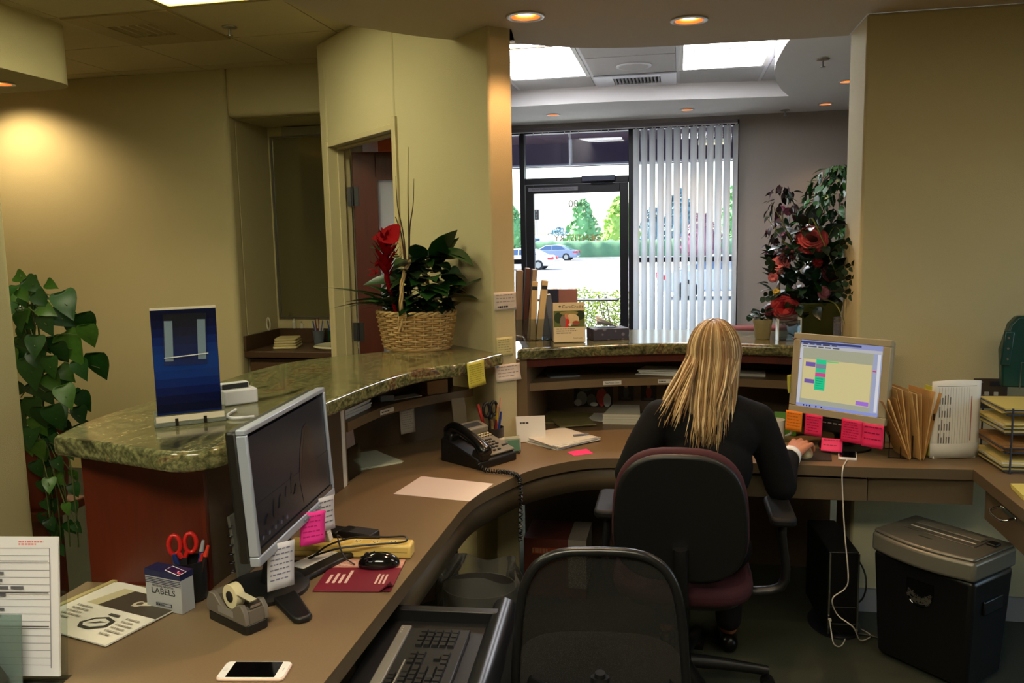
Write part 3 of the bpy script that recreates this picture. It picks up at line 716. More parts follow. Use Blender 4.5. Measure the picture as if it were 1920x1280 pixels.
def rect_pts(cx, cy, w, d, rz):
    c, s = math.cos(rz), math.sin(rz)
    return [(cx+c*x-s*y, cy+s*x+c*y) for x, y in ((-w/2,-d/2),(w/2,-d/2),(w/2,d/2),(-w/2,d/2))]
def flat_print(pr, parent, loc, rz): # lay a Print face up
    return pr.build('print', parent, loc, (-PI/2,0,rz))
# printed sheet lying in the light
t = sheets('paper_sheet','pale sheet of paper with a fold lying alone on the worktop by the telephone','paper',[(-.951,2.585),(-.672,2.543),(-.636,2.745),(-.92,2.80)],ZD,.0012,ppink)
# small phone in the foreground
def smartphone(name, label, loc, rz, w=.067, l=.138, case=(235,205,190)):
    t = thing(name, label, 'phone', loc, rz)
    MB().rbox(l,w,0,.0065,.010).build('case', mat('phone_case_%d' % case[0], case, .35), t, bevel=.002)
    MB().rbox(l-.004,w-.004,.0066,.0074,.009).build('front_glass', mat('phone_white', (232,230,228), .12), t)
    MB().rbox(l*.72,w*.88,.0075,.0079,.002).build('screen', mat('phone_black', (6,6,8), .08, spec=.6), t)
    MB().cyl((-l*.43,0,.0075),(-l*.43,0,.0079),.0055,n=16).build('home_button', mat('phone_grey', (210,206,204), .3), t)
    MB().bb(l*.425,l*.43,-.006,.006,.0075,.0078).build('earpiece', mat('phone_dark', (60,60,60), .4), t)
    return t
smartphone('smartphone','white smartphone lying face up in the near foreground of the worktop',(-.835,1.425,ZD),math.radians(9))
# tape dispenser
td = thing('tape_dispenser','grey desktop tape dispenser with a roll of tape','tape dispenser',(-.985,1.625,ZD),math.radians(-27))
gp = mat('dispenser_grey', (106,98,88), .45, var=.1, vscale=30)
MB().rbox(.155,.062,0,.022,.012,4).build('foot', black_p, td, bevel=.002)
side = [(-.077,.022),(.077,.022),(.074,.05),(.060,.066),(.042,.062),(.015,.042),(-.012,.04),(-.030,.055),(-.046,.068),(-.066,.068),(-.078,.045)]
for sy in (-.031,.019):
    MB().prism(side,0,.012,Matrix.Translation((0,sy+.012,0)) @ Matrix.Rotation(PI/2,4,'X')).build('cheek', gp, td, bevel=.002)
MB().bb(-.077,-.045,-.019,.019,.022,.062).bb(.045,.074,-.019,.019,.022,.052).bb(-.045,.045,-.019,.019,.022,.028).build('core', gp, td)
tape = MB().cyl((-.012,-.011,.062),(-.012,.011,.062),.028,n=28); tape.build('tape_roll', mat('tape_roll', (222,210,170), .4), td, smooth=40)
MB().cyl((-.012,-.0125,.062),(-.012,.0125,.062),.013,n=20).build('hub', black_p, td, smooth=40)
MB().box((.03,0,.072),(.07,.018,.0008),ry=math.radians(3)).build('tape_strip', mat('tape_clear', (200,190,160), .25), td)
MB().box((.066,0,.062),(.012,.026,.010),ry=math.radians(25)).build('cutter', chrome, td)
MB().bb(-.03,.03,-.0315,-.031,.03,.045).build('brand_plate', mat('plate_grey', (130,126,122), .3), td)
# label box
lb = thing('label_box','small silver grey carton printed LABELS with dark blue top band','box',(-1.186,1.668,ZD),math.radians(-12))
MB().bb(-.056,.056,-.02,.02,0,.097).build('carton', mat('carton_grey', (168,170,172), .5), lb, bevel=.0015)
MB().bb(-.0565,.0565,-.0205,.0205,.083,.0985).build('top_band', mat('navy_band', (26,32,74), .4), lb)
st = MB()
for i in range(4): st.bb(-.0564,.0564,-.0206,-.0203,.078-i*.004,.0798-i*.004)
st.build('stripes', mat('navy_band', (26,32,74), .4), lb)
text_part('PRESSURE SENSITIVE', .0075, tk, lb, (0,-.0205,.061), (PI/2,0,0), depth=.0001)
text_part('LABELS', .021, mat('navy_ink', (20,22,40), .5), lb, (0,-.0205,.048), (PI/2,0,0), depth=.0001, sx=1.15)
pr = Print(.05,.012,(150,152,156)); pr.rect(.0,.2,1,.8,(40,42,60)); pr.rect(.05,.3,.95,.7,(160,162,166)); pr.lines(.08,.3,.92,.7,1,(30,32,50),1,.7)
pr.build('brand_print', lb, (0,-.0206,.010))
pr = Print(.06,.022,(230,226,230)); pr.rect(.03,.08,.97,.92,(40,12,60)); pr.rect(.5,.1,.97,.9,(70,16,70)); pr.ell(.7,.5,.03,.15,(230,220,230)); pr.rect(.75,.2,.95,.45,(230,80,100))
lp = pr.build('label_sample', lb, (.03,-.02,.0992), (-PI/2+.15,0,-.25))
# pen cup with red scissors
pc = thing('pen_cup','black mesh pen cup beside the label box','pen cup',(-1.165,1.725,ZD),0)
MB().lathe([(.030,0),(.036,.003),(.038,.10),(.036,.10),(.034,.004)],20).build('cup', black_p, pc, smooth=50)
def pen(name, label, p0, p1, colr, tip, r=.005, cat='pen', group='pens in the near pen cup'):
    t = thing(name, label, cat, p0, 0, group); d = Vector(p1)-Vector(p0); L = d.length
    t.rotation_euler = d.to_track_quat('Z','Y').to_euler()
    MB().cyl((0,0,0),(0,0,L*.8),r,n=10).build('barrel', mat('pen_%d_%d_%d' % colr, colr, .35), t, smooth=60)
    MB().cyl((0,0,L*.8),(0,0,L),r*1.15,r*.7,n=10).build('cap', mat('pen_%d_%d_%d' % tip, tip, .35), t, smooth=60)
    return t
b0 = (-1.165,1.725,ZD+.008)
pen('ballpoint_pen','blue pen with silver clip in the near pen cup',(b0[0]+.005,b0[1],b0[2]),(-1.139,1.745,ZD+.142),(30,52,110),(150,152,158))
pen('marker_pen','orange red marker in the near pen cup, rightmost',(b0[0]+.012,b0[1]-.008,b0[2]),(-1.112,1.722,ZD+.138),(40,30,30),(205,60,40))
pen('ballpoint_pen','short red pen in the near pen cup between blue and orange ones',(b0[0]+.01,b0[1]-.01,b0[2]),(-1.128,1.722,ZD+.118),(190,40,34),(170,30,30))
pen('marker_pen','dark blue thick pen leaning left in the near pen cup',(b0[0]-.012,b0[1]-.01,b0[2]),(-1.19,1.70,ZD+.12),(30,54,130),(24,40,96),.007)
def scissors(label, loc, rz, colr, rx=0, s=1.0):
    t = thing('scissors', label, 'scissors', loc, rz); t.rotation_euler = (rx,0,rz); t.scale = (s,s,s)
    red = mat('scissor_%d_%d_%d' % colr, colr, .35)
    for sx in (-1,1):
        MB().prism([(sx*.003,0),(sx*.010,.10),(sx*.006,.11),(-sx*.004,.11)],-.001,.001,Matrix.Rotation(PI/2,4,'X')).build('blade', steel, t)
        loop = [(sx*(.016+.015*math.cos(a)+.004),sx*.002,.138+.027*math.sin(a)) for a in [2*PI*i/16 for i in range(17)]]
        h = MB().tube(loop,.0062,8); h.tube([(sx*.004,sx*.002,.10),(sx*.012,sx*.002,.118)],.007,8); h.build('handle', red, t, smooth=60)
    MB().cyl((0,-.004,.095),(0,.004,.095),.004,n=10).build('pivot', steel, t)
    return t
scissors('red handled scissors standing in the near pen cup',(-1.185,1.728,ZD+.012),math.radians(28),(190,30,24),0,.9)
# folder with printed sheets at the left end
fo = thing('folder_papers','printed sheets in a clear sleeve beside the label box','papers',(-1.31,1.62,ZD),math.radians(-14))
MB().bb(-.15,.13,-.12,.13,0,.003).build('backing_sheet', paper_w, fo)
MB().bb(-.135,.135,-.125,.115,.0032,.006).build('page', paper_w, fo)
pr = Print(.27,.24,(226,222,210)); pr.rect(.28,.55,1.0,.93,(74,66,56)); pr.poly([(.28,.55),(.36,.93),(.22,.93),(.14,.55)],(196,186,150)); pr.poly([(.58,.66),(.75,.74),(.86,.86),(.72,.80),(.6,.76)],(214,206,186)); pr.ell(.62,.72,.05,.06,(200,190,168)); pr.ell(.63,.73,.03,.035,(90,84,74))
pr.poly([(.44,.22),(.50,.34),(.6,.40),(.72,.36),(.74,.24),(.62,.14),(.5,.14)],(60,58,54)); pr.poly([(.48,.22),(.52,.31),(.6,.36),(.69,.33),(.70,.25),(.61,.18),(.52,.18)],(222,218,206)); pr.poly([(.52,.22),(.60,.25),(.68,.31),(.6,.3)],(80,76,70)); pr.rect(.56,.42,.68,.46,(80,78,72))
pr.lines(.12,.2,.36,.5,5,(150,146,136),.9); pr.lines(.78,.1,.96,.46,6,(150,146,136),.9)
flat_print(pr, fo, (0,-.125,.0066), 0)
MB().bb(-.15,-.137,-.12,.13,.003,.009).build('binding_edge', mat('sleeve_edge', (190,176,120), .3), fo)
# acrylic holder with forms at the near left corner
fh = thing('form_holder','acrylic stand with printed medical form at the lower left corner','form holder',(-1.315,1.315,ZD),math.radians(8))
ac = glass_mat('acrylic', (238,244,244), .6, .02)
pr = Print(.216,.279,(222,222,228)); pr.lines(.62,.94,.86,.975,2,(226,130,136),1,.7); pr.rules(.06,.08,.92,.92,16,(130,130,140),.07)
pr.rect(.915,.06,.925,.92,(140,140,150))
for r in range(15): pr.lines(.08,.10+r*.052,.88,.14+r*.052,1,(96,96,106),random.uniform(.4,1),.5)
pr.rect(.06,.60,.92,.608,(60,60,66)); pr.rect(.06,.36,.92,.368,(60,60,66)); pr.rect(.06,.83,.92,.836,(60,60,66))
f1 = MB().box((0,.004,.15),(.216,.0015,.279)); f1.build('form', paper_w, fh, rot=(math.radians(-7),0,0))
pp = pr.build('form_print', fh, (0,.0015,.0105), (math.radians(-7),0,0))
MB().box((0,.010,.09),(.236,.003,.18)).box((0,.045,.0015),(.236,.09,.003)).build('back_plate', ac, fh, rot=(math.radians(-7),0,0))
MB().box((-.03,-.028,.075),(.17,.003,.15),rx=math.radians(-7)).build('pocket_front', glass_mat('acrylic_frost', (205,222,218), .6, .1, haze=.35, hcol=(150,170,168)), fh)
MB().box((-.06,-.05,.07),(.13,.004,.17),ry=math.radians(-32)).build('side_strut', glass_mat('acrylic_dark', (190,200,196), .7, .05, haze=.25, hcol=(110,120,116)), fh)
MB().bb(-.118,.118,-.06,.0,0,.003).build('base_plate', ac, fh)
# power strip, adapters, cables
ps = thing('power_strip','cream power strip lying along the back of the worktop','power strip',(-.885,2.05,ZD),math.radians(5))
crm = mat('cream_plastic', (226,196,110), .45)
MB().bb(-.175,.175,-.026,.026,0,.038).build('housing', crm, ps, bevel=.007, seg=3)
MB().bb(-.165,.165,-.0263,.0263,.018,.0195).build('seam', mat('cream_dark', (150,126,66), .5), ps)
for i in range(6):
    so = MB().bb(-.13+i*.05-.012,-.13+i*.05+.012,-.014,.014,.038,.0386)
    so = so.build('socket', mat('cream_light', (236,212,140), .4), ps)
    MB().bb(-.137+i*.05,-.135+i*.05,.0,.008,.0386,.0389).bb(-.125+i*.05,-.123+i*.05,.0,.008,.0386,.0389).cyl((-.13+i*.05,-.007,.0385),(-.13+i*.05,-.007,.0389),.003,n=8).build('slots', tk, so)
pg = thing('power_plug','white plug with ribbed neck in the cream power strip','plug',(-.955,2.045,ZD+.0385),0)
MB().prism([(-.017,0),(.017,0),(.009,.03),(.004,.062),(-.004,.062),(-.009,.03)],-.012,.012,Matrix.Rotation(PI/2,4,'X')).build('plug_body', mat('plug_white', (225,222,215), .4), pg, bevel=.002)
rb = MB()
for i in range(4): rb.bb(-.011+i*.0012,.011-i*.0012,-.0125,.0125,.022+i*.007,.0245+i*.007)
rb.build('ribs', mat('plug_grey', (190,188,180), .5), pg)
ad = thing('power_adapter','black power adapter brick behind the cream power strip','power adapter',(-.90,2.145,ZD),math.radians(-12))
MB().bb(-.055,.055,-.028,.028,0,.034).build('brick', black_p, ad, bevel=.004)
MB().bb(-.02,.052,-.024,.024,.034,.035).build('rating_label', mat('dark_label', (40,40,42), .6), ad)
ad2 = thing('power_adapter','second black adapter half behind the first one by the power strip','power adapter',(-.985,2.16,ZD),math.radians(-12))
MB().bb(-.03,.03,-.028,.028,0,.03).build('brick', black_p, ad2, bevel=.004)
cab = tag(MB().tube(smooth_path([(-1.06,1.98,ZD+.006),(-.98,1.96,ZD+.012),(-.92,1.985,ZD+.05),(-.86,2.03,ZD+.058),(-.78,2.06,ZD+.052),(-.735,2.075,ZD+.05),(-.73,2.05,ZD+.045),(-.80,2.02,ZD+.045),(-.90,1.985,ZD+.04),(-1.0,1.96,ZD+.008)],6),.0028,6).build('mouse_cable', black_p), 'black cable looping over the cream power strip', 'cable')
# mouse pad and mouse
mp = thing('mouse_pad','maroon printed mouse mat with a curled corner on the left worktop','mouse pad',(-.802,1.915,ZD),math.radians(8))
def padf(u, v):
    c = max(0,(u-.86)/.14)*max(0,(.16-v)/.16)
    return ((u-.5)*.196,(v-.5)*.20,.0025+.028*c)
m = MB(); m.surf(padf,20,20); m.build('mat', mat('maroon_mat', (122,34,52), .6, var=.08), mp, smooth=180, thick=.003)
pr = Print(.196,.20,(122,34,52),.00015); pr.rect(0,.72,1,1,(206,148,132)); pr.lines(.02,.76,.98,.96,5,(226,196,180),1,.5)
def rl(u0, v0, u1, v1, n):
    for i in range(n):
        a = u0+(u1-u0)*i/n; pr.rect(a,v0,a+(u1-u0)/n*.5,v0+(v1-v0)*random.uniform(.6,1),(226,190,180))
rl(.10,.22,.42,.62,4); rl(.74,.20,.90,.66,3)
flat_print(pr, mp, (0,-.10,.0042), 0)
def mouse(name, label, loc, rz, m, mw, group=None):
    t = thing(name, label, 'mouse', loc, rz, group)
    b = MB().ball((0,0,.004),(.031,.056,.032),24,14); b.v = [(x,y,max(0,z)) for x,y,z in b.v]; b.build('shell', m, t, smooth=60)
    MB().box((0,-.028,.0305),(.0012,.04,.006),rx=math.radians(20)).build('button_split', mw, t)
    MB().cyl((-.003,-.030,.028),(.003,-.030,.028),.009,n=12).build('scroll_wheel', mw, t)
    return t
gloss = mat('gloss_black', (10,10,13), .12, coat=.6)
mouse('computer_mouse','glossy black mouse on the maroon mat',(-.775,1.975,ZD+.0062),math.radians(-75),gloss,black_p)
tag(MB().tube(smooth_path([(-.835,1.955,ZD+.012),(-.87,1.965,ZD+.03),(-.90,2.0,ZD+.064),(-.91,2.03,ZD+.06),(-.905,2.085,ZD+.012)],6),.002,6).build('mouse_cable', black_p), 'thin black mouse lead running up to the power strip', 'cable')
sheets('note_card','white card with red line lying on the monitor foot','card',rect_pts(-.955,1.965,.13,.05,math.radians(70)),ZD+.0172,.001,paper_w)
# keyboard on pull out tray
tr = thing('keyboard_tray','black pull out keyboard tray under the left worktop','keyboard tray',(-.545,1.64,.648),math.radians(4))
MB().bb(-.16,.12,-.32,.26,-.014,0).build('tray', black_p, tr, bevel=.004)
MB().bb(-.16,.14,.235,.262,-.02,.03).build('rear_lip', black_p, tr, bevel=.003)
wm = MB()
prof = [(.105,-.014),(.105,.012),(.115,.026),(.135,.033),(.155,.026),(.168,.008),(.168,-.014)]
wm.prism(prof,-.32,.255,Matrix.Rotation(PI/2,4,'X') @ Matrix.Scale(1,4)); wm.build('wrist_rest', mat('wrist_gel', (20,22,26), .3, var=.2, vscale=20), tr, smooth=50)
kb = thing('keyboard','silver and black computer keyboard on the pull out tray','keyboard',(-.555,1.58,.649),math.radians(94))
ksil = mat('keyboard_silver', (128,124,116), .4, metal=.2)
MB().bb(-.235,.235,-.085,.085,0,.012).build('base', black_p, kb, bevel=.003)
MB().bb(-.235,.235,.060,.087,.010,.019).build('top_strip', ksil, kb, bevel=.003)
MB().bb(-.235,.075,.034,.038,.011,.0165).build('divider_strip', ksil, kb)
for i in range(3): MB().cyl((.195+i*.012,.078,.019),(.195+i*.012,.078,.0196),.0018,n=8).build('status_light', mat('led', (190,188,170), .4), kb)
text_part('hp', .014, mat('logo_grey', (60,60,60), .4), kb, (-.205,.073,.0192), (0,0,0), depth=.0002)
keym = mat('key_black', (24,24,26), .35)
def keymesh(w, d):
    mb = MB(); w /= 2; d /= 2
    mb.add([(-w,-d,0),(w,-d,0),(w,d,0),(-w,d,0),(-w*.8,-d*.74,.008),(w*.8,-d*.74,.008),(w*.8,d*.86,.008),(-w*.8,d*.86,.008)],[(4,5,6,7),(0,1,5,4),(1,2,6,5),(2,3,7,6),(3,0,4,7)])
    return mb
kproto = {}
def key(x, y, w, d=.0165):
    k = round(w,4)
    if k not in kproto: kproto[k] = keymesh(w,d).build('key', keym, kb, loc=(x,y,.011))
    else: dup(kproto[k], kb, (x,y,.011))
rows = [(.048,.0155,[1]*16),(.022,.019,[1]*13+[1.9]),(.003,.019,[1.5]+[1]*12+[1.4]),(-.016,.019,[1.8]+[1]*11+[2.1]),(-.035,.019,[2.3]+[1]*10+[2.6]),(-.054,.019,[1.5,1.2,1.2,6.2,1.2,1.2,1.2,1.4])]
for y, p, ks in rows:
    x = -.228
    for k in ks:
        key(x+p*k/2, y, p*k-.002); x += p*k
for r in range(5):
    for c in range(3):
        if r in (2,) : continue
        if r == 3 and c != 1: continue
        key(.068+c*.019, .022-r*.019, .017)
for r in range(5):
    for c in range(4): key(.150+c*.0205, .022-r*.019, .0185)
pr = Print(.46,.14,(24,24,26))
# telephone
ph = thing('desk_telephone','black and silver office telephone with handset on its left','telephone',(-.762,3.045,ZD),math.radians(57.5))
pf = mat('phone_silver', (138,134,122), .4, metal=.2)
prof = [(-.11,0),(.11,0),(.11,.085),(.10,.095),(-.095,.040),(-.11,.026)]
bm = MB().prism([(y,z) for y, z in prof],-.10,.10,Matrix(((0,0,1,0),(1,0,0,0),(0,1,0,0),(0,0,0,1)))); bm.build('base', black_p, ph, bevel=.004)
sl_ = math.atan2(.055,.195)
FM = Matrix.Translation((0,-.095,.0405)) @ Matrix.Rotation(sl_,4,'X')
fp = MB().box((.032,.10,.004),(.132,.212,.008),M=FM); fp.build('face_plate', pf, ph, bevel=.003)
hd = MB().box((.032,.180,.022),(.13,.066,.03),M=FM @ Matrix.Rotation(0,4,'X')); hd.build('display_hood', pf, ph, bevel=.006)
MB().box((.028,.180,.0375),(.092,.030,.002),M=FM).build('display', mat('lcd_grey', (74,78,82), .15), ph)
ky = mat('phone_key', (30,30,32), .4); kw = mat('phone_key_light', (196,186,150), .4); kr = mat('phone_key_red', (190,40,34), .4)
kp = {}
def pkey(x, y, w, d, m):
    k = (w,d,m.name)
    c = FM @ Vector((x,y,.008))
    if k not in kp:
        o = MB().box((0,0,.002),(w,d,.005)).build('phone_key', m, ph, bevel=.001); kp[k] = o
    else: o = dup(kp[k], ph)
    o.location = c; o.rotation_euler = (sl_,0,0)
for r in range(2):
    for c in range(8): pkey(-.022+c*.0155, .140-r*.016, .011, .009, kw)
for r in range(2):
    for c in range(8): pkey(-.022+c*.0155, .1335-r*.016, .006, .003, ky)
for r in range(4):
    for c in range(3): pkey(-.020+c*.018, .092-r*.019, .013, .012, ky)
for r in range(4): pkey(.036, .092-r*.019, .014, .008, ky)
for r in range(3): pkey(.056, .092-r*.019, .014, .008, ky)
pkey(-.020,.014,.016,.009,kr); pkey(.004,.014,.014,.008,ky); pkey(.030,.014,.014,.008,ky); pkey(.078,.032,.03,.007,ky)
hs = MB().tube(smooth_path([(-.068,.095,.105),(-.068,.06,.135),(-.068,0,.122),(-.068,-.07,.093),(-.068,-.115,.055)],5),[.018,.024,.026,.024,.022,.021,.020,.0195,.019,.019,.019,.0195,.02,.0205,.021,.022,.024,.026,.028,.028,.024],14,flat=1.15)
hs.build('handset', mat('handset_black', (12,12,13), .25), ph, smooth=60)
MB().box((-.068,.08,.098),(.052,.05,.04),rx=sl_).build('ear_cup', black_p, ph, bevel=.01, seg=3)
MB().box((-.068,-.085,.050),(.054,.055,.035),rx=sl_).build('mouth_cup', black_p, ph, bevel=.01, seg=3)
# coiled cord from the handset over the desk edge
base = smooth_path([(-.735,2.915,ZD+.03),(-.70,2.875,ZD+.012),(-.645,2.865,ZD+.011),(-.60,2.85,ZD+.012),(-.565,2.838,ZD+.004),(-.556,2.83,ZD-.03),(-.556,2.825,ZD-.12),(-.558,2.825,ZD-.235)],30)
coil = []
for i, p in enumerate(base):
    q = base[min(i+1,len(base)-1)]-base[max(i-1,0)]; q.normalize(); a = q.orthogonal().normalized(); b = q.cross(a); t_ = i*1.35
    coil.append(p+(a*math.cos(t_)+b*math.sin(t_))*.007)
tag(MB().tube(coil,.0028,5).build('telephone_cord', mat('cord_black', (16,16,18), .35), smooth=60), 'coiled black telephone cord hanging over the worktop edge', 'cord')
# papers under the left shelf
sheets('paper_pile','pale green printed sheets fanned under the left shelf','papers',[(-1.219,2.80),(-1.056,2.966),(-1.221,3.12),(-1.395,2.96)],ZD,.0016,mat('paper_green', (196,204,186), .7),3,fan=.12)
wb = tag(MB().bb(-.11,.11,-.013,.013,0,.31).build('binder', mat('binder_white', (222,220,212), .5), loc=(-1.258,2.643,ZD), rz=math.radians(0), bevel=.003), 'white ring binder standing beside the shelf divider', 'binder')
bh = thing('brochure_rack','clear rack of brochures standing against the shelf divider','brochure rack',(-1.185,2.76,ZD),math.radians(88))
for i in range(4):
    MB().box((0,.03-i*.012,.085+(3-i)*.012),(.10,.006,.17),rx=math.radians(-6)).build('brochure', mat('brochure_%d' % i, [(168,160,172),(150,142,150),(176,170,176),(156,136,130)][i], .4, var=.35, vscale=40), bh)
MB().box((0,-.022,.06),(.108,.002,.12)).box((-.054,.01,.06),(.002,.07,.12)).box((.054,.01,.06),(.002,.07,.12)).build('rack', ac, bh)
# things on the left shelf
sheets('paper_pile','thick pile of white papers on the near end of the left shelf','papers',[(-1.175,2.70),(-1.155,2.93),(-1.375,2.95),(-1.385,2.70)],.961,.006,paper_w,6,fan=.05)
bx = tag(MB().bb(-.03,.03,-.05,.05,0,.058).build('small_box', mat('cardboard', (150,112,68), .7, var=.15, vscale=20), loc=(-1.0,3.255,.9605), rz=math.radians(-42), bevel=.002), 'small brown cardboard box on the left shelf', 'box')
pr = Print(.08,.04,(146,108,64)); pr.lines(.1,.55,.9,.8,1,(70,46,26),1,.6); pr.lines(.05,.08,.95,.22,1,(60,40,24),1,.7); 
MB().bb(-.028,.028,-.0005,.0005,.01,.05).build('print', mat('box_print', (120,84,46), .6, var=.5, vscale=90), bx, loc=(0,-.0505,0))
tag(MB().rbox(.06,.035,0,.025,.008).build('stapler_refill', mat('clear_blue', (150,160,176), .3), loc=(-1.145,3.07,.9605), rz=.6, bevel=.004), 'small pale plastic case on the left shelf', 'case')
sheets('paper_sheet','thin papers lying between the plastic case and the brown box on the left shelf','papers',rect_pts(-1.10,3.15,.14,.06,math.radians(50)),.9605,.003,paper_w)
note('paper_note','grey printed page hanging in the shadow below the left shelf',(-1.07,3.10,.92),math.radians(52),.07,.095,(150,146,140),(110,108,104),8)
# things by the column
ch = tag(MB().box((0,0,.06),(.05,.004,.10),rx=math.radians(-20)).bb(-.03,.03,-.03,.03,0,.012).build('card_stand', mat('dull_card', (120,106,84), .5), loc=(-.87,3.2,.80), rz=math.radians(40)), 'grey card on a small stand behind the telephone', 'card stand')
ch.location = (-.885,3.235,ZD); ch.scale = (1.2,1.2,1.9)
pc2 = thing('pen_cup','dark pen cup by the column full of pens','pen cup',(-.735,3.21,ZD),0)
MB().lathe([(.034,0),(.038,.003),(.040,.095),(.038,.095),(.036,.004)],20).build('cup', mat('cup_brown', (52,44,38), .4), pc2, smooth=50)
c0 = Vector((-.735,3.21,ZD+.008))
for nm, lb_, dx, dy, h, c1, c2, r in (('marker_pen','red marker leaning left in the pen cup by the column',-.072,.02,.185,(190,40,30),(200,50,40),.007),('ballpoint_pen','blue pen upright in the pen cup by the column',.030,.0,.16,(40,70,150),(30,50,120),.005),('pencil','yellow pencil in the pen cup by the column',.012,.02,.185,(210,180,50),(200,150,90),.004),('pencil','tall pale pencil with pink end in the pen cup by the column',.026,.014,.215,(170,150,130),(220,160,140),.004),('marker_pen','short crimson pen in the pen cup by the column',.014,-.02,.13,(150,40,50),(120,30,40),.005),('highlighter','tan highlighter in the pen cup by the column',-.004,-.022,.13,(150,126,80),(110,90,60),.007)):
    pen(nm, lb_, tuple(c0+Vector((dx*.3,dy*.3,0))), (c0.x+dx,c0.y+dy,ZD+h), c1, c2, r, group='pens in the cup by the column')
scissors('black handled scissors in the pen cup by the column',(c0.x-.018,c0.y+.012,ZD+.022),math.radians(50),(22,22,24),0,1.05)
wbx = tag(MB().bb(-.045,.045,-.02,.02,0,.055).build('small_carton', mat('carton_white', (208,204,186), .6), loc=(-.672,3.20,ZD), rz=math.radians(25), bevel=.002), 'small white carton in front of the column', 'box')
gd = thing('card_display','clear stand holding a green card in front of the column','card stand',(-.648,3.155,ZD),math.radians(30))
MB().box((0,0,.038),(.062,.003,.07),rx=math.radians(-18)).bb(-.031,.031,-.005,.03,0,.003).build('stand', ac, gd)
MB().box((.004,-.003,.034),(.048,.001,.044),rx=math.radians(-18)).build('green_card', mat('green_card', (70,110,84), .5), gd)
nc = thing('note_card','white folded card with handwriting leaning beside the column','card',(-.61,3.36,ZD),math.radians(16))
MB().box((0,0,.055),(.125,.001,.11),rx=math.radians(-14)).build('card', paper_w, nc)
pr = Print(.12,.10,(226,224,216)); pr.lines(.12,.72,.8,.86,1,(70,66,60),.7,.6); pr.build('writing', nc, (0,-.0155,.004), (math.radians(-14),0,0))
pile = sheets('paper_pile','pile of white printed papers lying on the worktop left of the person','papers',[(-.489,3.23),(-.325,3.40),(-.50,3.56),(-.655,3.39)],ZD,.003,paper_w,7,fan=.16)
pile.location.z = ZD
tag(MB().cyl((-.035,0,.005),(.035,0,.005),.004,n=8).build('ballpoint_pen', mat('pen_steel', (120,120,134), .3), loc=(-.40,3.40,ZD+.021), rz=math.radians(30)), 'grey pen resting on the pile of white papers', 'pen')
sheets('sticky_note','pink sticky note lying flat in front of the paper pile','note',[(-.435,3.205),(-.40,3.155),(-.328,3.198),(-.362,3.265)],ZD,.0012,mat('pink_flat', (246,60,130), .7))
sheets('envelope','olive brown envelope lying at the back of the worktop near the column','envelope',[(-.63,3.70),(-.44,3.70),(-.40,3.92),(-.61,3.95)],ZD,.008,mat('kraft', (122,112,66), .6, var=.3, vscale=30))
sheets('envelope','upper olive envelope with a string tie on top of the other envelope','envelope',[(-.52,3.60),(-.36,3.66),(-.42,3.82),(-.58,3.74)],ZD+.0085,.006,mat('kraft2', (138,128,80), .6, var=.3, vscale=30))
sheets('paper_sheet','white sheet lying behind the envelopes under the back shelf','paper',[(-.42,3.80),(-.25,3.74),(-.30,3.95),(-.47,3.95)],ZD,.002,paper_w)
sheets('notepad','white notepad on the worktop to the left of the person','notepad',[(-.335,3.72),(-.165,3.73),(-.18,3.95),(-.31,3.945)],ZD,.012,mat('pad_cream', (216,210,190), .7),4,fan=.02)
pr = Print(.19,.17,(30,26,24)); 
for u,v,a,b,c in ((.2,.25,.14,.2,(120,126,130)),(.45,.2,.12,.18,(86,90,94)),(.72,.3,.14,.26,(150,60,44)),(.72,.2,.06,.2,(190,50,36)),(.3,.62,.2,.16,(60,74,58)),(.6,.7,.2,.2,(52,48,40)),(.86,.2,.1,.2,(170,170,170)),(.1,.12,.1,.1,(180,184,186)),(.52,.08,.1,.06,(196,196,196))): pr.ell(u,v,a,b,c)
pcl = thing('photo_collage','collage of family snapshots pinned under the back shelf','photo',(-.405,3.972,.765)); pr.build('picture', pcl); MB().bb(-.096,.096,.0005,.004,0,.171).build('backing', black_p, pcl)
for k,(x,c,lb_) in enumerate(((-.245,(60,64,62),'pale snapshot pinned next to the photo collage'),(-.135,(120,46,30),'snapshot with a red figure pinned under the back shelf'),(-.02,(130,54,30),'dark snapshot with orange figure half hidden by the person'))):
    pr = Print(.075,.10,(28,26,25)); pr.ell(.5,.42,.18,.34,c); pr.ell(.5,.75,.12,.12,(150,110,84)); pr.rect(.2,.05,.8,.15,(60,56,52))
    q = thing('photograph', lb_, 'photo', (x,3.972,.80), 0, 'snapshots under the back shelf'); pr.build('picture', q); MB().bb(-.0375,.0375,.0005,.003,0,.10).build('backing', black_p, q)
sheets('paper_pile','loose papers and envelopes on the back shelf left of the person','papers',[(-.17,3.73),(.06,3.745),(.03,3.86),(-.15,3.86)],.9655,.006,paper_w,4,fan=.18)
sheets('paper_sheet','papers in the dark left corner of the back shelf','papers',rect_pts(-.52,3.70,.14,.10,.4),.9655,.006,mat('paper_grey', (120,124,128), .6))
sheets('notepad','white pad on the back shelf right of the person','notepad',rect_pts(.33,3.80,.12,.11,-.1),.9655,.012,paper_w)
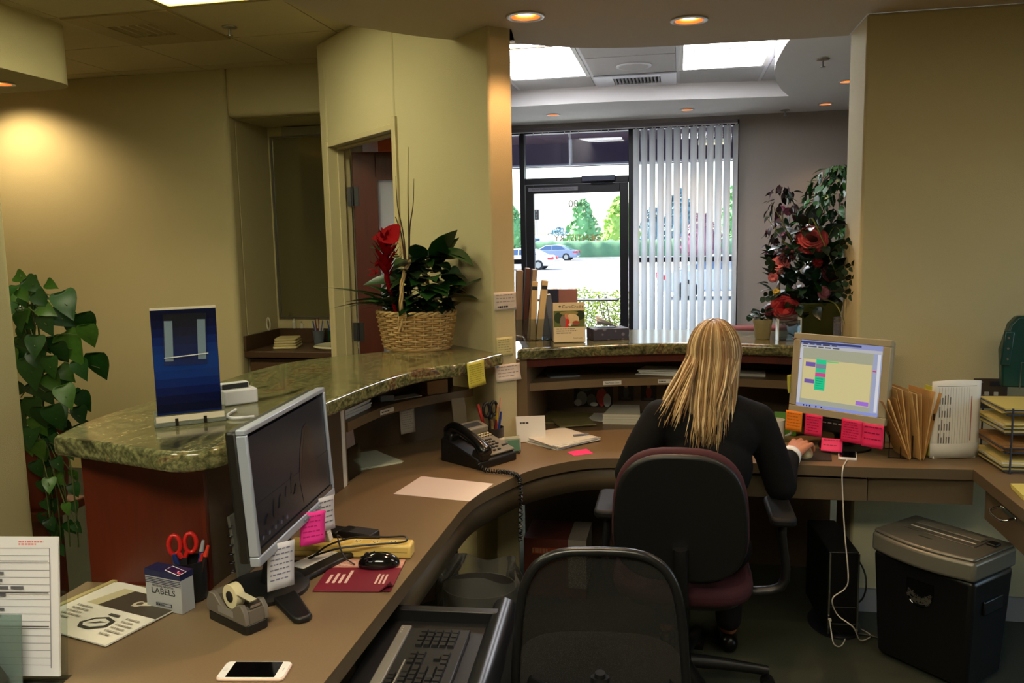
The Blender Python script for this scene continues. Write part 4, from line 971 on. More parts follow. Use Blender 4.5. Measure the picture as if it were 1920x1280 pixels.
# notes on the end of the angled wall
rzc = math.radians(45)
def onC(s, z): return (-.75+.7071*s+.0022, 3.31+.7071*s-.0022, z)
n1 = note('paper_note','white printed slip with handwriting taped highest on the column',onC(.057,1.376),rzc,.11,.075,(206,196,184),(150,140,132),4,curl=.002)
pr = Print(.09,.016,(206,196,184)); pr.lines(.05,.15,.95,.8,1,(30,28,26),1,.7); pr.build('handwriting', n1, (0,-.004,-.068))
note('sticky_note','pale yellow handwritten note in the middle of the column',onC(.050,1.187),rzc,.080,.080,(204,196,140),(150,142,100),6,curl=.002)
n3 = note('paper_note','white slip with blue corner mark, lowest on the column',onC(.062,1.072),rzc,.125,.070,(214,204,192),(160,152,146),4,curl=.012)
MB().bb(-.055,-.043,-.0012,-.0008,-.012,-.003).build('blue_mark', mat('blue_mark', (70,120,160), .5), n3)
note('sticky_note','large yellow green handwritten note on the granite edge beside the column',(-.768,3.055,1.128),math.radians(70),.118,.098,(196,192,78),(140,136,60),9,curl=.008)
# ------------------------------------------------------------------ things on the right worktop
smartphone('smartphone','white smartphone charging on the worktop below the beige monitor',(.648,3.285,ZD),math.radians(80),case=(222,224,232))
wire = mat('white_wire', (214,208,196), .45)
cp = [(.632,3.21,ZD+.004),(.615,3.16,ZD+.003),(.603,3.128,ZD-.004),(.600,3.118,.68),(.612,3.112,.50),(.628,3.10,.33),(.622,3.12,.27),(.575,3.10,.235),(.60,3.13,.16),(.655,3.12,.12),(.70,3.2,.03),(.76,3.3,.006),(.70,3.36,.006),(.635,3.2,.006),(.60,3.17,.02),(.59,3.18,.06),(.593,3.235,.085)]
tag(MB().tube(smooth_path(cp,6),.0024,6).build('charging_cable', wire, smooth=60), 'white charging cable hanging from the phone down to the computer', 'cable')
pk = tag(MB().bb(-.006,.006,-.008,.002,-.005,.005).build('usb_plug', wire, loc=(.593,3.242,.087), bevel=.001), 'white usb plug in the front of the computer tower', 'plug')
mp2 = sheets('mouse_pad','dark mouse mat under the right hand of the person','mouse pad',[(.36,3.19),(.575,3.195),(.60,3.36),(.38,3.40)],ZD,.004,mat('dark_mat', (46,40,36), .7))
mouse('computer_mouse','beige mouse under the hand of the person',(.487,3.262,ZD+.0042),math.radians(170),mat('beige_mouse', (176,164,120), .4),mat('beige_dark', (120,110,84), .5))
cupm = mat('mug_white', (214,214,206), .3)
mg = thing('mug','white mug on the worktop between the person and the beige monitor','mug',(.405,3.50,ZD))
MB().lathe([(.030,0),(.036,.004),(.037,.09),(.034,.09),(.032,.01)],24).build('cup', cupm, mg, smooth=50)
MB().tube(smooth_path([(.036,0,.075),(.06,0,.07),(.062,0,.035),(.036,0,.02)],4),.005,8).build('handle', cupm, mg, smooth=60)
gc = tag(MB().box((0,0,.05),(.09,.003,.10),rx=math.radians(-12)).build('green_card', mat('bright_green', (86,150,40), .5, var=.3, vscale=12), loc=(.455,3.60,ZD), rz=math.radians(-8)), 'bright green card standing behind the white mug', 'card')
pen('ballpoint_pen','red pen lying on the worktop in front of the beige monitor',(.395,3.34,ZD+.008),(.52,3.38,ZD+.008),(150,24,30),(120,20,26),.005,group='loose pens')
tag(MB().surf(lambda u,v: ((u-.5)*.07,(v-.5)*.06,.006+.018*math.sin(u*7)*math.sin(v*6)+.012),10,8).build('crumpled_tissue', paper_w, loc=(.365,3.33,ZD), thick=.001, smooth=180), 'crumpled white tissue beside the arm of the person', 'tissue')
cl = thing('label_printer','small black desk gadget with silver rim behind the person','gadget',(.34,3.63,ZD),math.radians(-10))
MB().rbox(.09,.08,0,.075,.015).build('body', black_p, cl, bevel=.006); MB().rbox(.095,.085,.058,.066,.016).build('rim', chrome, cl)
# wire file rack with manila folders
fr = thing('file_rack','small black wire rack holding manila folders','file rack',(.862,3.335,ZD),math.radians(-6))
rk = MB()
for x in (-.06,-.02,.02,.06): rk.tube([(x,-.07,.003),(x,-.07,.09),(x,.07,.09),(x,.07,.003)],.0018,6)
for y in (-.07,.07): rk.tube([(-.065,y,.003),(.065,y,.003)],.0018,6)
rk.build('wire_frame', mat('black_wire', (20,20,20), .3, metal=.6), fr)
man = mat('manila', (196,150,88), .65, var=.12, vscale=14); man2 = mat('manila_light', (214,172,108), .65, var=.12, vscale=14)
def folder(label, x, tilt, open_, h, m, dy=0):
    t = thing('manila_folder', label, 'folder', (.862+x,3.30+dy,ZD+.003), math.radians(16+tilt*.3), 'manila folders in the rack')
    for k, s_ in enumerate((-1,1)):
        a = math.radians(tilt+s_*open_)
        MB().box((math.sin(a)*h/2,0,math.cos(a)*h/2),(.0015,.13,h-(.012 if k else 0)),ry=a).build('cover', m, t)
    a = math.radians(tilt)
    MB().box((math.sin(a)*h*.50,0,math.cos(a)*h*.50),(.005,.12,h*.96),ry=a).build('contents', man2, t)
    return t
folder('manila folder leaning far left in the wire rack',-.012,-20,5.5,.25,man)
folder('thick manila folder behind the leftmost one in the wire rack',-.008,-9,5.0,.275,man2,.02)
folder('slim manila folder second from the right in the wire rack',.022,-6,4,.26,man2)
fz = folder('manila folder with dark tab, rightmost in the wire rack',.030,8,5.5,.265,man,.01)
MB().bb(.032,.036,-.066,-.06,.15,.175).build('index_tab', tk, fz)
# form holder with lined sheet
f2 = thing('form_holder','stand with curved lined form and yellow sheets beside the manila folders','form holder',(1.03,3.30,ZD),math.radians(12))
m = MB(); m.surf(lambda u,v: ((u-.5)*.185,-.008*math.sin(u*PI), .012+v*.285+.006*math.sin(u*PI)*v),10,8); m.build('form', paper_w, f2, smooth=180, thick=.001)
y0 = -.0195
ln = MB()
def cy(u): return -.008*math.sin(u*PI)-.0012
for i in range(12):
    u = .14+i*.055; ln.surf(lambda a,b,u=u: ((u+(a-.5)*.004-.5)*.185, cy(u)-.0002, .05+b*.225), 1, 6, (130,126,118))
for i in range(5):
    u = .16+i*.05
    for k in range(4): ln.surf(lambda a,b,u=u,k=k: ((u+(a-.5)*.022-.5)*.185, cy(u)-.0004, .06+k*.05+b*random.Random(k+i).uniform(.02,.042)), 1, 1, (110,106,100))
ln.surf(lambda a,b: ((.80+(a-.5)*.02-.5)*.185, cy(.8)-.0006, .07+b*.17), 1, 1, (170,110,100))
for z in (.045,.278): ln.surf(lambda a,b,z=z: ((.10+a*.8-.5)*.185, cy(.10+a*.8)-.0003, z+b*.0012), 8, 1, (100,96,90))
ln.build('form_print', attr_mat('print'), f2, cols=True)
MB().box((0,.02,.006),(.165,.05,.012)).build('base', paper_w, f2, bevel=.003)
m = MB(); m.surf(lambda u,v: ((u-.5)*.185,-.010*math.sin(u*PI)-.002, .004+v*.055),8,2); m.build('pocket', mat('pocket_white', (206,204,196), .5), f2, smooth=180, thick=.001)
MB().box((-.086,.03,.14),(.004,.06,.27)).box((-.075,.035,.135),(.03,.05,.25)).build('yellow_sheets', mat('yellow_paper', (196,196,66), .65), f2)
# paper trays in the corner
pt = thing('paper_trays','stack of dark wire paper trays in the right corner','paper tray',(1.30,3.24,ZD),math.radians(2))
wirem = mat('tray_wire', (70,74,88), .35, metal=.6)
for k in range(4):
    z = .012+k*.068
    tr_ = MB(); 
    loop = [(-.175,-.13,z+.012),(.17,-.13,z+.012),(.17,.13,z+.012),(-.175,.13,z+.012)]
    tr_.tube(loop+[loop[0]],.003,6)
    loop2 = [(-.165,-.125,z-.006),(.16,-.125,z-.006),(.16,.125,z-.006),(-.165,.125,z-.006)]
    tr_.tube(loop2+[loop2[0]],.003,6)
    for i in range(7): tr_.tube([(-.165,-.11+i*.036,z-.006),(.16,-.11+i*.036,z-.006)],.0015,5)
    tr_.build('tray', wirem, pt)
for x, y in ((-.15,-.13),(.15,-.13),(-.15,.13),(.15,.13)): MB().cyl((x,y,0),(x,y,.235),.0035,n=8).build('post', wirem, pt)
pals = [(216,196,120),(220,214,196),(206,190,110),(226,220,200)]
for k, (n, lb_) in enumerate(((5,'thick pile of cream folders in the lowest paper tray'),(3,'brown envelopes in the second paper tray'),(5,'yellow folders in the third paper tray'),(3,'cream papers in the top paper tray'))):
    ms = [mat('tray_paper_%d' % i, pals[i], .7) for i in range(4)] if k != 1 else [mat('kraft3', (150,110,60), .7)]
    sheets('paper_pile', lb_, 'papers', rect_pts(1.275,3.24,.29,.225,math.radians(2)), ZD+.009+k*.068, .007 if k != 1 else .009, paper_w, n, 'papers in the corner trays', fan=.05, mats=ms)
tb = thing('wall_file','dark teal plastic file pocket above the paper trays','file pocket',(1.30,3.38,1.002),math.radians(-4))
MB().prism([(-.09,0),(.14,0),(.14,.27),(-.05,.27),(-.075,.24),(-.10,.14)],-.025,.025,Matrix.Rotation(PI/2,4,'X')).build('pocket', mat('teal_plastic', (6,58,56), .3), tb, bevel=.008)
MB().box((-.082,-.03,.15),(.035,.012,.13),ry=math.radians(4)).build('clip_plate', mat('teal_dark', (20,60,60), .25), tb, bevel=.005)
for z in (.11,.15,.19): MB().cyl((-.082,-.036,z),(-.082,-.040,z),.004,n=10).build('rivet', steel, tb)
tag(MB().tube([(-.02,0,0),(-.02,0,.10),(.08,0,.10)],.0018,6).build('wire_prop', steel, loc=(1.28,3.34,1.0)), 'thin wire support in front of the teal file pocket', 'wire')
wp = thing('outlet_plate','brown wall plate with two white switches','wall plate',(1.225,3.54,.946))
MB().bb(-.06,.065,-.006,-.0005,-.06,.06).build('plate', mat('brown_plate', (70,56,38), .45), wp, bevel=.002)
for x in (-.012,.022): MB().bb(x-.008,x+.008,-.010,-.006,-.012,.006).build('switch', mat('switch_white', (186,182,166), .4), wp, bevel=.001)
MB().bb(.0,.055,-.008,-.006,.03,.05).build('dark_slot', tk, wp)
for sx_, sz_ in ((-.03,.045),(-.035,-.045)): MB().cyl((sx_,-.006,sz_),(sx_,-.008,sz_),.004,n=8).build('screw', steel, wp)
sheets('legal_pad','yellow paper pad at the right edge on the worktop','pad',[(1.085,2.80),(1.29,2.82),(1.27,2.95),(1.095,2.93)],ZD,.004,mat('pad_yellow', (216,202,110), .7),4,fan=.03)
# ------------------------------------------------------------------ on the floor: shredder and computer
sd = thing('paper_shredder','black paper shredder with silver head and shreds showing in its window','shredder',(.945,3.10,0),math.radians(-46.6))
sb1 = MB(); sb1.add([(-.17,-.115,.02),(.17,-.115,.02),(.17,.115,.02),(-.17,.115,.02),(-.188,-.13,.42),(.188,-.13,.42),(.188,.13,.42),(-.188,.13,.42)],[(0,3,2,1),(4,5,6,7),(0,1,5,4),(1,2,6,5),(2,3,7,6),(3,0,4,7)])
sb1.build('bin', mat('shredder_black', (14,14,16), .35), sd, bevel=.018, seg=3)
sil = mat('shredder_silver', (124,122,112), .35, metal=.35)
hdp = [(-.192,.135)]+[(-.192+.384*i/12, -.135-.035*math.sin(PI*i/12)) for i in range(13)]+[(.192,.135)]
MB().prism(hdp,.42,.49).build('head', sil, sd, bevel=.012, seg=3)
MB().prism([(a*.97,b*.96) for a, b in hdp],.488,.502).build('head_top', mat('shredder_silver2', (112,110,102), .3, metal=.35), sd, bevel=.008)
MB().bb(-.13,.13,-.03,.06,.502,.506).build('feed_panel', mat('feed_grey', (84,82,76), .35), sd, bevel=.002)
MB().bb(-.12,.12,.03,.075,.506,.512).build('rear_flap', sil, sd, bevel=.002)
MB().bb(-.12,.12,-.002,.004,.506,.5075).build('feed_slot', mat('slot_light', (206,202,190), .3), sd)
MB().bb(.135,.17,.03,.07,.502,.512).build('switch_block', black_p, sd, bevel=.004)
MB().bb(-.05,.0,-.072,-.064,.5022,.5026).build('maker_mark', mat('logo_dark2', (50,50,50), .5), sd)
wpts = [(.045*math.cos(a), .025+.0) for a in (0,)]
win = [(-.05,.035),(.05,.035)]+[(.05*math.cos(a),-.005+.055*math.sin(a)) for a in [0-PI*i/12 for i in range(13)]]
MB().prism(win,0,.004,Matrix.Translation((.0,-.1285,.325)) @ Matrix.Rotation(PI/2-.03,4,'X')).build('window', glass_mat('dark_window', (200,200,200), .8), sd)
MB().prism([(a*.97,b*.97) for a, b in win],0,.001,Matrix.Translation((.0,-.1275,.325)) @ Matrix.Rotation(PI/2-.03,4,'X')).build('window_recess', tk, sd)
shr = MB()
for i in range(150):
    x = random.uniform(-.043,.043); z = -.056*math.sqrt(max(0,1-(x/.05)**2))+random.uniform(.004,.034)
    shr.box((.0+x,-.1295,.325+z),(random.uniform(.004,.014),.001,.0025),ry=random.uniform(-1.4,1.4))
o = shr.build('paper_shreds', mat('shreds', (200,194,178), .7), sd); o['kind'] = 'stuff'
MB().box((.187,0,.31),(.010,.12,.05)).build('side_grip', mat('grip_dark', (6,6,8), .4), sd, bevel=.004)
pcn = thing('computer_tower','slim black computer tower in a stand on the floor under the worktop','computer',(.632,3.45,0),math.radians(4))
MB().bb(-.058,.058,-.18,.19,.018,.355).build('case', black_p, pcn, bevel=.004)
MB().bb(-.055,.055,-.188,-.18,.02,.35).build('front_panel', mat('gloss_front', (10,10,12), .15), pcn)
for x in (-.054,.054): MB().bb(x-.003,x+.003,-.193,-.186,.02,.352).build('chrome_strip', chrome, pcn)
for z in (.13,.06): MB().bb(-.048,.048,-.1895,-.188,z,z+.003).build('bay_line', steel, pcn)
MB().lathe([(.10,0),(.10,.008),(.085,.016),(.01,.018)],28,(0,-.06,0),sy=1.4).build('stand', mat('stand_dark', (28,28,34), .35), pcn, smooth=40)
tag(MB().tube(smooth_path([(.66,3.62,.34),(.70,3.45,.31),(.74,3.34,.24),(.73,3.33,.14),(.66,3.35,.08),(.66,3.30,.02),(.76,3.28,.012),(.84,3.22,.008)],6),.0035,6).build('power_cable', black_p, smooth=60), 'black power cable curving between the tower and the shredder', 'cable')
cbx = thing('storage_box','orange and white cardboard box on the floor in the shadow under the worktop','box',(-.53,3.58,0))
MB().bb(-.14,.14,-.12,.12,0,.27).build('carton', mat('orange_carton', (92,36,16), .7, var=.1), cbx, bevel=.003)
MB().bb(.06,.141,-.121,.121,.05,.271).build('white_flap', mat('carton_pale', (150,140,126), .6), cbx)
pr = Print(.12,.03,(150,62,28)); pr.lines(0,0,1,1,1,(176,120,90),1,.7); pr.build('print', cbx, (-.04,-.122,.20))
wbk = thing('waste_bin','waste bin lined with a clear plastic bag under the left worktop','waste bin',(-.64,2.52,0))
MB().lathe([(.10,0),(.105,.005),(.125,.46),(.121,.46),(.101,.008)],24,sx=1.0,sy=.85).build('bin', mat('bin_grey', (60,58,54), .5), wbk, smooth=50)
bag = MB(); 
bag.surf(lambda u,v: ((.134+.012*math.sin(u*40+v*9)+.01*(1-v))*math.cos(2*PI*u),(.118+.012*math.sin(u*33+3))*math.sin(2*PI*u),.35+.17*v+.016*math.sin(u*2*PI*3)*v),60,8)
bag.build('plastic_liner', glass_mat('clear_bag', (205,205,200), 1.0, .12, 1.6, haze=.12, hcol=(190,190,180)), wbk, smooth=180)
# ------------------------------------------------------------------ office chairs
fab = mat('black_fabric', (15,15,17), .9, var=.2, vscale=300, bump=.3, bscale=500)
maroon = mat('maroon_fabric', (56,10,22), .85, var=.2, vscale=200, bump=.3, bscale=500)
def superell(w, h, n=3.2, seg=40, taper=0.0):
    out = []
    for i in range(seg):
        t = 2*PI*i/seg; c, s_ = math.cos(t), math.sin(t)
        x = w*abs(c)**(2/n)*(1 if c >= 0 else -1); y = h*abs(s_)**(2/n)*(1 if s_ >= 0 else -1)
        out.append((x*(1-taper*y/h),y))
    return out
def star_base(t, n=5, r=.30, z=.06, a0=0.3):
    for k in range(n):
        a = a0+2*PI*k/n; c, s_ = math.cos(a), math.sin(a)
        leg = MB().tube([(c*.03,s_*.03,z+.045),(c*r*.5,s_*r*.5,z+.035),(c*r,s_*r,z+.015)],[.026,.022,.017],8).build('base_leg', black_p, t, smooth=60)
        w_ = MB()
        for q in (-.012,.012): w_.cyl((c*r-s_*q-s_*.008,s_*r+c*q+c*.008,.026),(c*r-s_*q+s_*.008,s_*r+c*q-c*.008,.026),.026,n=14)
        MB().cyl((c*r-s_*.02,s_*r+c*.02,.026),(c*r+s_*.02,s_*r-c*.02,.026),.0255,n=16).build('caster', black_p, leg, smooth=50)
    MB().cyl((0,0,.06),(0,0,.38),.026,n=16).build('gas_lift', mat('lift_black', (22,22,22), .3), t, smooth=50)
XZ = Matrix.Rotation(PI/2,4,'X')
c1 = thing('office_chair','black and maroon office chair the person sits in','chair',(.02,2.80,0),0)
star_base(c1, a0=.1)
MB().prism(superell(.235,.225,3.4,36),.40,.462).build('seat', maroon, c1, bevel=.025, seg=4)
MB().prism(superell(.20,.19,3.4,30),.38,.405).build('seat_pan', black_p, c1)
BM = Matrix.Translation((-.01,-.24,.715)) @ Matrix.Rotation(math.radians(7),4,'X') @ XZ
MB().prism(superell(.214,.225,3.0,44,.06),-.035,.012,BM).build('back_cushion', maroon, c1, bevel=.018, seg=4)
MB().prism(superell(.207,.218,3.0,44,.06),.010,.034,BM).build('back_shell', black_p, c1, bevel=.016, seg=4)
MB().tube([(0,-.05,.39),(0,-.20,.40),(-.005,-.275,.46),(-.008,-.275,.62)],.024,10).build('back_bracket', black_p, c1, smooth=60)
for sx, nx in ((-1,-.255),(1,.325)):
    ar = MB().tube(smooth_path([(sx*.12,-.05,.40),(nx,-.05,.42),(nx,-.05,.60),(nx,-.04,.645)],5),.018,10,flat=.7); ar.build('armrest_post', black_p, c1, smooth=60)
    MB().rbox(.085,.26,.645,.675,.03,5,c=(nx,.02)).build('armrest_pad', mat('arm_pad', (13,13,14), .6, spec=.3), c1, bevel=.01, seg=3)
# near mesh chair
c2 = thing('office_chair','empty black mesh back office chair in the foreground','chair',(-.195,2.01,0),math.radians(6))
star_base(c2, a0=.5)
MB().prism(superell(.225,.225,3.4,36),.42,.48).build('seat', fab, c2, bevel=.02, seg=4)
BM2 = Matrix.Translation((0,-.235,.655)) @ Matrix.Rotation(math.radians(6),4,'X') @ XZ
fr_pts = [BM2 @ Vector((x,y,-.03*math.cos(x/.19*1.2))) for x, y in superell(.192,.236,4.0,56,.10)]
MB().tube(fr_pts+[fr_pts[0]],.011,10,caps=False).build('back_frame', mat('frame_gloss', (24,24,25), .3), c2, smooth=80)
def mesh_mat():
    m = bpy.data.materials.new('chair_mesh'); m.use_nodes = True; nt = m.node_tree; N = nt.nodes.new; L = nt.links.new
    b = nt.nodes['Principled BSDF']; b.inputs['Base Color'].default_value = lin((30,29,27)); b.inputs['Roughness'].default_value = .7
    tc = N('ShaderNodeTexCoord'); ck = N('ShaderNodeTexVoronoi'); ck.inputs['Scale'].default_value = 420; L(tc.outputs['Object'], ck.inputs['Vector'])
    gt_ = N('ShaderNodeMath'); gt_.operation = 'GREATER_THAN'; gt_.inputs[1].default_value = .34; L(ck.outputs['Distance'], gt_.inputs[0])
    mm = N('ShaderNodeMath'); mm.operation = 'MULTIPLY_ADD'; mm.inputs[1].default_value = .35; mm.inputs[2].default_value = .52; L(gt_.outputs[0], mm.inputs[0])
    t = N('ShaderNodeBsdfTransparent'); mx = N('ShaderNodeMixShader'); L(mm.outputs[0], mx.inputs[0]); L(t.outputs[0], mx.inputs[1]); L(b.outputs[0], mx.inputs[2])
    L(mx.outputs[0], nt.nodes['Material Output'].inputs[0])
    return m
pan = MB(); n0 = len(fr_pts); ctr = sum(fr_pts, Vector())/n0
rings = [[ctr+(p-ctr)*k+Vector((0,.028*(1-k*k),0)) for p in fr_pts] for k in (.001,.25,.5,.75,.985)]
for r in rings: pan.v += [tuple(p) for p in r]
for j in range(len(rings)-1):
    for i in range(n0): pan.f.append((j*n0+i,j*n0+(i+1) % n0,(j+1)*n0+(i+1) % n0,(j+1)*n0+i))
pan.c = [None]*len(pan.f); pan.build('mesh_panel', mesh_mat(), c2, smooth=180)
lum = [BM2 @ Vector((-.165+.33*i/16, -.085-.06*math.sin(PI*i/16), -.012)) for i in range(17)]
MB().tube(lum,.010,8,flat=1.6).build('lumbar_bar', black_p, c2, smooth=60)
MB().tube([(0,-.02,.40),(0,-.20,.40),(0,-.265,.45),(0,-.245,.60)],[.028,.028,.032,.022],10).build('back_bracket', black_p, c2, smooth=60)
MB().tube([BM2 @ Vector((0,-.20,.02)), BM2 @ Vector((0,-.04,.02))],[.035,.012],10).build('back_spine', black_p, c2, smooth=60)

# ------------------------------------------------------------------ the person
def cap(mb, p0, p1, r0, r1=None, sy=1):
    r1 = r0 if r1 is None else r1
    mb.cyl(p0,p1,r0,r1,n=18); mb.ball(p0,r0,16,10); mb.ball(p1,r1,16,10)
def chain(mb, pts, rs):
    for i in range(len(pts)-1): cap(mb, pts[i], pts[i+1], rs[i], rs[i+1])
def blob(mb, name, voxel, m, parent, it=6, fac=.5):
    o = mb.build(name+'_tmp', m)
    md = o.modifiers.new('r','REMESH'); md.mode = 'VOXEL'; md.voxel_size = voxel
    ms = o.modifiers.new('s','SMOOTH'); ms.factor = fac; ms.iterations = it
    dg = bpy.context.evaluated_depsgraph_get(); me = bpy.data.meshes.new_from_object(o.evaluated_get(dg))
    bpy.data.objects.remove(o)
    for p in me.polygons: p.use_smooth = True
    me.materials.clear(); me.materials.append(m)
    q = bpy.data.objects.new(name, me); COL.objects.link(q); q.parent = parent
    return q
P0 = (.10,2.82,0)
pe = thing('person','seated person with long blond hair in a dark jacket, hand on the mouse','person',P0)
def L_(x, y, z): return (x-P0[0], y-P0[1], z)
skin = mat('skin', (186,122,88), .5, var=.08, vscale=30)
nk = L_(.128,2.965,1.06); hd_c = L_(.13,3.0,1.165)
shl = L_(-.055,2.90,.955); shr_ = L_(.272,2.925,.945)
ell = L_(-.165,2.845,.765); elr = L_(.36,2.93,.715)
wrl = L_(-.03,3.17,.768); wrr = L_(.422,3.135,.775)
pel = L_(.07,2.73,.535); chest = L_(.11,2.86,.86); belly = L_(.09,2.79,.68)
knl = L_(-.03,3.12,.53); knr = L_(.20,3.12,.53); fol = L_(-.03,3.10,.09); forr = L_(.20,3.12,.09)
b = MB()
b.ball(hd_c,(.072,.088,.105),22,16); b.ball((hd_c[0],hd_c[1]+.035,hd_c[2]-.055),(.052,.055,.058),16,12)
b.cyl((hd_c[0],hd_c[1]+.085,hd_c[2]+.0),(hd_c[0],hd_c[1]+.108,hd_c[2]-.03),.008,.012,n=10); b.ball((hd_c[0],hd_c[1]+.104,hd_c[2]-.032),.012,10,8)
for s_ in (-1,1): b.ball((hd_c[0]+s_*.073,hd_c[1]-.005,hd_c[2]-.015),(.008,.018,.03),10,8)
chain(b,[L_(.13,2.985,1.12),nk,L_(.12,2.93,.99)],[.052,.05,.06])
chain(b,[L_(.12,2.92,.97),chest,belly,pel],[.07,.095,.09,.11])
chain(b,[L_(.12,2.92,.96),shl,ell,wrl],[.06,.045,.036,.024]); chain(b,[L_(.12,2.92,.96),shr_,elr,wrr],[.06,.045,.036,.024])
chain(b,[pel,L_(0,2.78,.53),knl,fol],[.1,.075,.05,.035]); chain(b,[pel,L_(.15,2.78,.53),knr,forr],[.1,.075,.05,.035])
def hand(b, w, fwd, side, dz):
    """palm and five fingers resting on a mouse; fwd/side unit vectors in XY"""
    W_ = Vector(w); F_ = Vector((fwd[0],fwd[1],0)).normalized(); S_ = Vector((side[0],side[1],0)).normalized(); U_ = Vector((0,0,1))
    pc_ = W_+F_*.055+U_*dz
    for k in range(4):
        kn = W_+F_*(.088-.006*abs(k-1))+S_*((k-1.4)*.020)+U_*(dz+.012-.003*abs(k-1)); cap(b, tuple(W_+S_*((k-1.5)*.010)), tuple(kn), .017, .0115)
        Lf = (.040,.044,.041,.033)[k]
        j1 = kn+F_*Lf*.85+S_*((k-1.4)*.004)+U_*.004; j2 = j1+F_*Lf*.55-U_*.014; j3 = j2+F_*Lf*.30-U_*.016
        chain(b,[tuple(kn),tuple(j1),tuple(j2),tuple(j3)],[.0108,.0092,.0082,.0070])
    t0 = W_+F_*.03-S_*.022; t1 = t0+F_*.03-S_*.024-U_*.004; t2 = t1+F_*.034-S_*.002-U_*.010; t3 = t2+F_*.02+S_*.004-U_*.006
    chain(b,[tuple(t0),tuple(t1),tuple(t2),tuple(t3)],[.017,.0125,.0105,.008])
hand(b, wrr, (.45,.9), (.9,-.45), .012)
hand(b, wrl, (.35,.9), (-.93,.36), .002)
blob(b,'body',.0042,skin,pe,4,.4)
# eyes and mouth
for s_ in (-1,1): MB().ball((hd_c[0]+s_*.03,hd_c[1]+.078,hd_c[2]+.005),(.012,.008,.008),12,8).build('eye', mat('eye_white', (230,228,224), .2), pe, smooth=180)
MB().ball((hd_c[0],hd_c[1]+.086,hd_c[2]-.066),(.022,.008,.007),12,8).build('lips', mat('lips', (176,84,80), .4), pe, smooth=180)
jk = mat('black_jacket', (9,9,11), .85, var=.3, vscale=60, bump=.3, bscale=400, spec=.2)
j = MB()
j.ball(L_(.115,2.885,.90),(.165,.105,.13),22,14); j.ball(L_(.11,2.855,.80),(.150,.11,.15),22,14); j.ball(L_(.09,2.80,.64),(.155,.125,.14),22,14); j.ball(L_(.08,2.77,.54),(.175,.14,.10),22,12)
chain(j,[L_(.12,2.925,1.0),L_(.12,2.915,.95)],[.062,.10])
chain(j,[L_(.05,2.90,.965),shl,L_(-.12,2.865,.86),ell,L_(-.10,3.0,.765),L_(-.055,3.11,.768)],[.075,.068,.058,.053,.046,.038])
chain(j,[L_(.20,2.915,.965),shr_,L_(.325,2.925,.83),elr,L_(.385,3.03,.75),L_(.408,3.095,.772)],[.075,.068,.058,.055,.046,.038])
blob(j,'jacket',.007,jk,pe,5,.5)
cf = MB(); d_ = (Vector(wrr)-Vector(L_(.385,3.03,.75))).normalized(); e_ = Vector(L_(.408,3.095,.772))
cf.cyl(e_-d_*.005,e_+d_*.030,.039,.036,n=20,caps=False); cf.build('shirt_cuff', mat('shirt_white', (226,226,224), .7), pe, smooth=60, thick=.003)
tr3 = MB(); chain(tr3,[L_(.07,2.75,.53),L_(.0,2.80,.54),knl,L_(-.03,3.11,.12)],[.13,.092,.066,.05]); chain(tr3,[L_(.07,2.75,.53),L_(.15,2.80,.54),knr,L_(.20,3.12,.12)],[.13,.092,.066,.05])
blob(tr3,'trousers',.009,mat('black_trousers', (14,14,17), .85),pe,4,.5)
for f_ in (fol,forr):
    q = MB(); chain(q,[(f_[0],f_[1]-.03,.035),(f_[0],f_[1]+.10,.028),(f_[0],f_[1]+.16,.024)],[.035,.036,.026]); blob(q,'shoe',.005,mat('black_shoe', (12,12,12), .3),pe,4,.5)
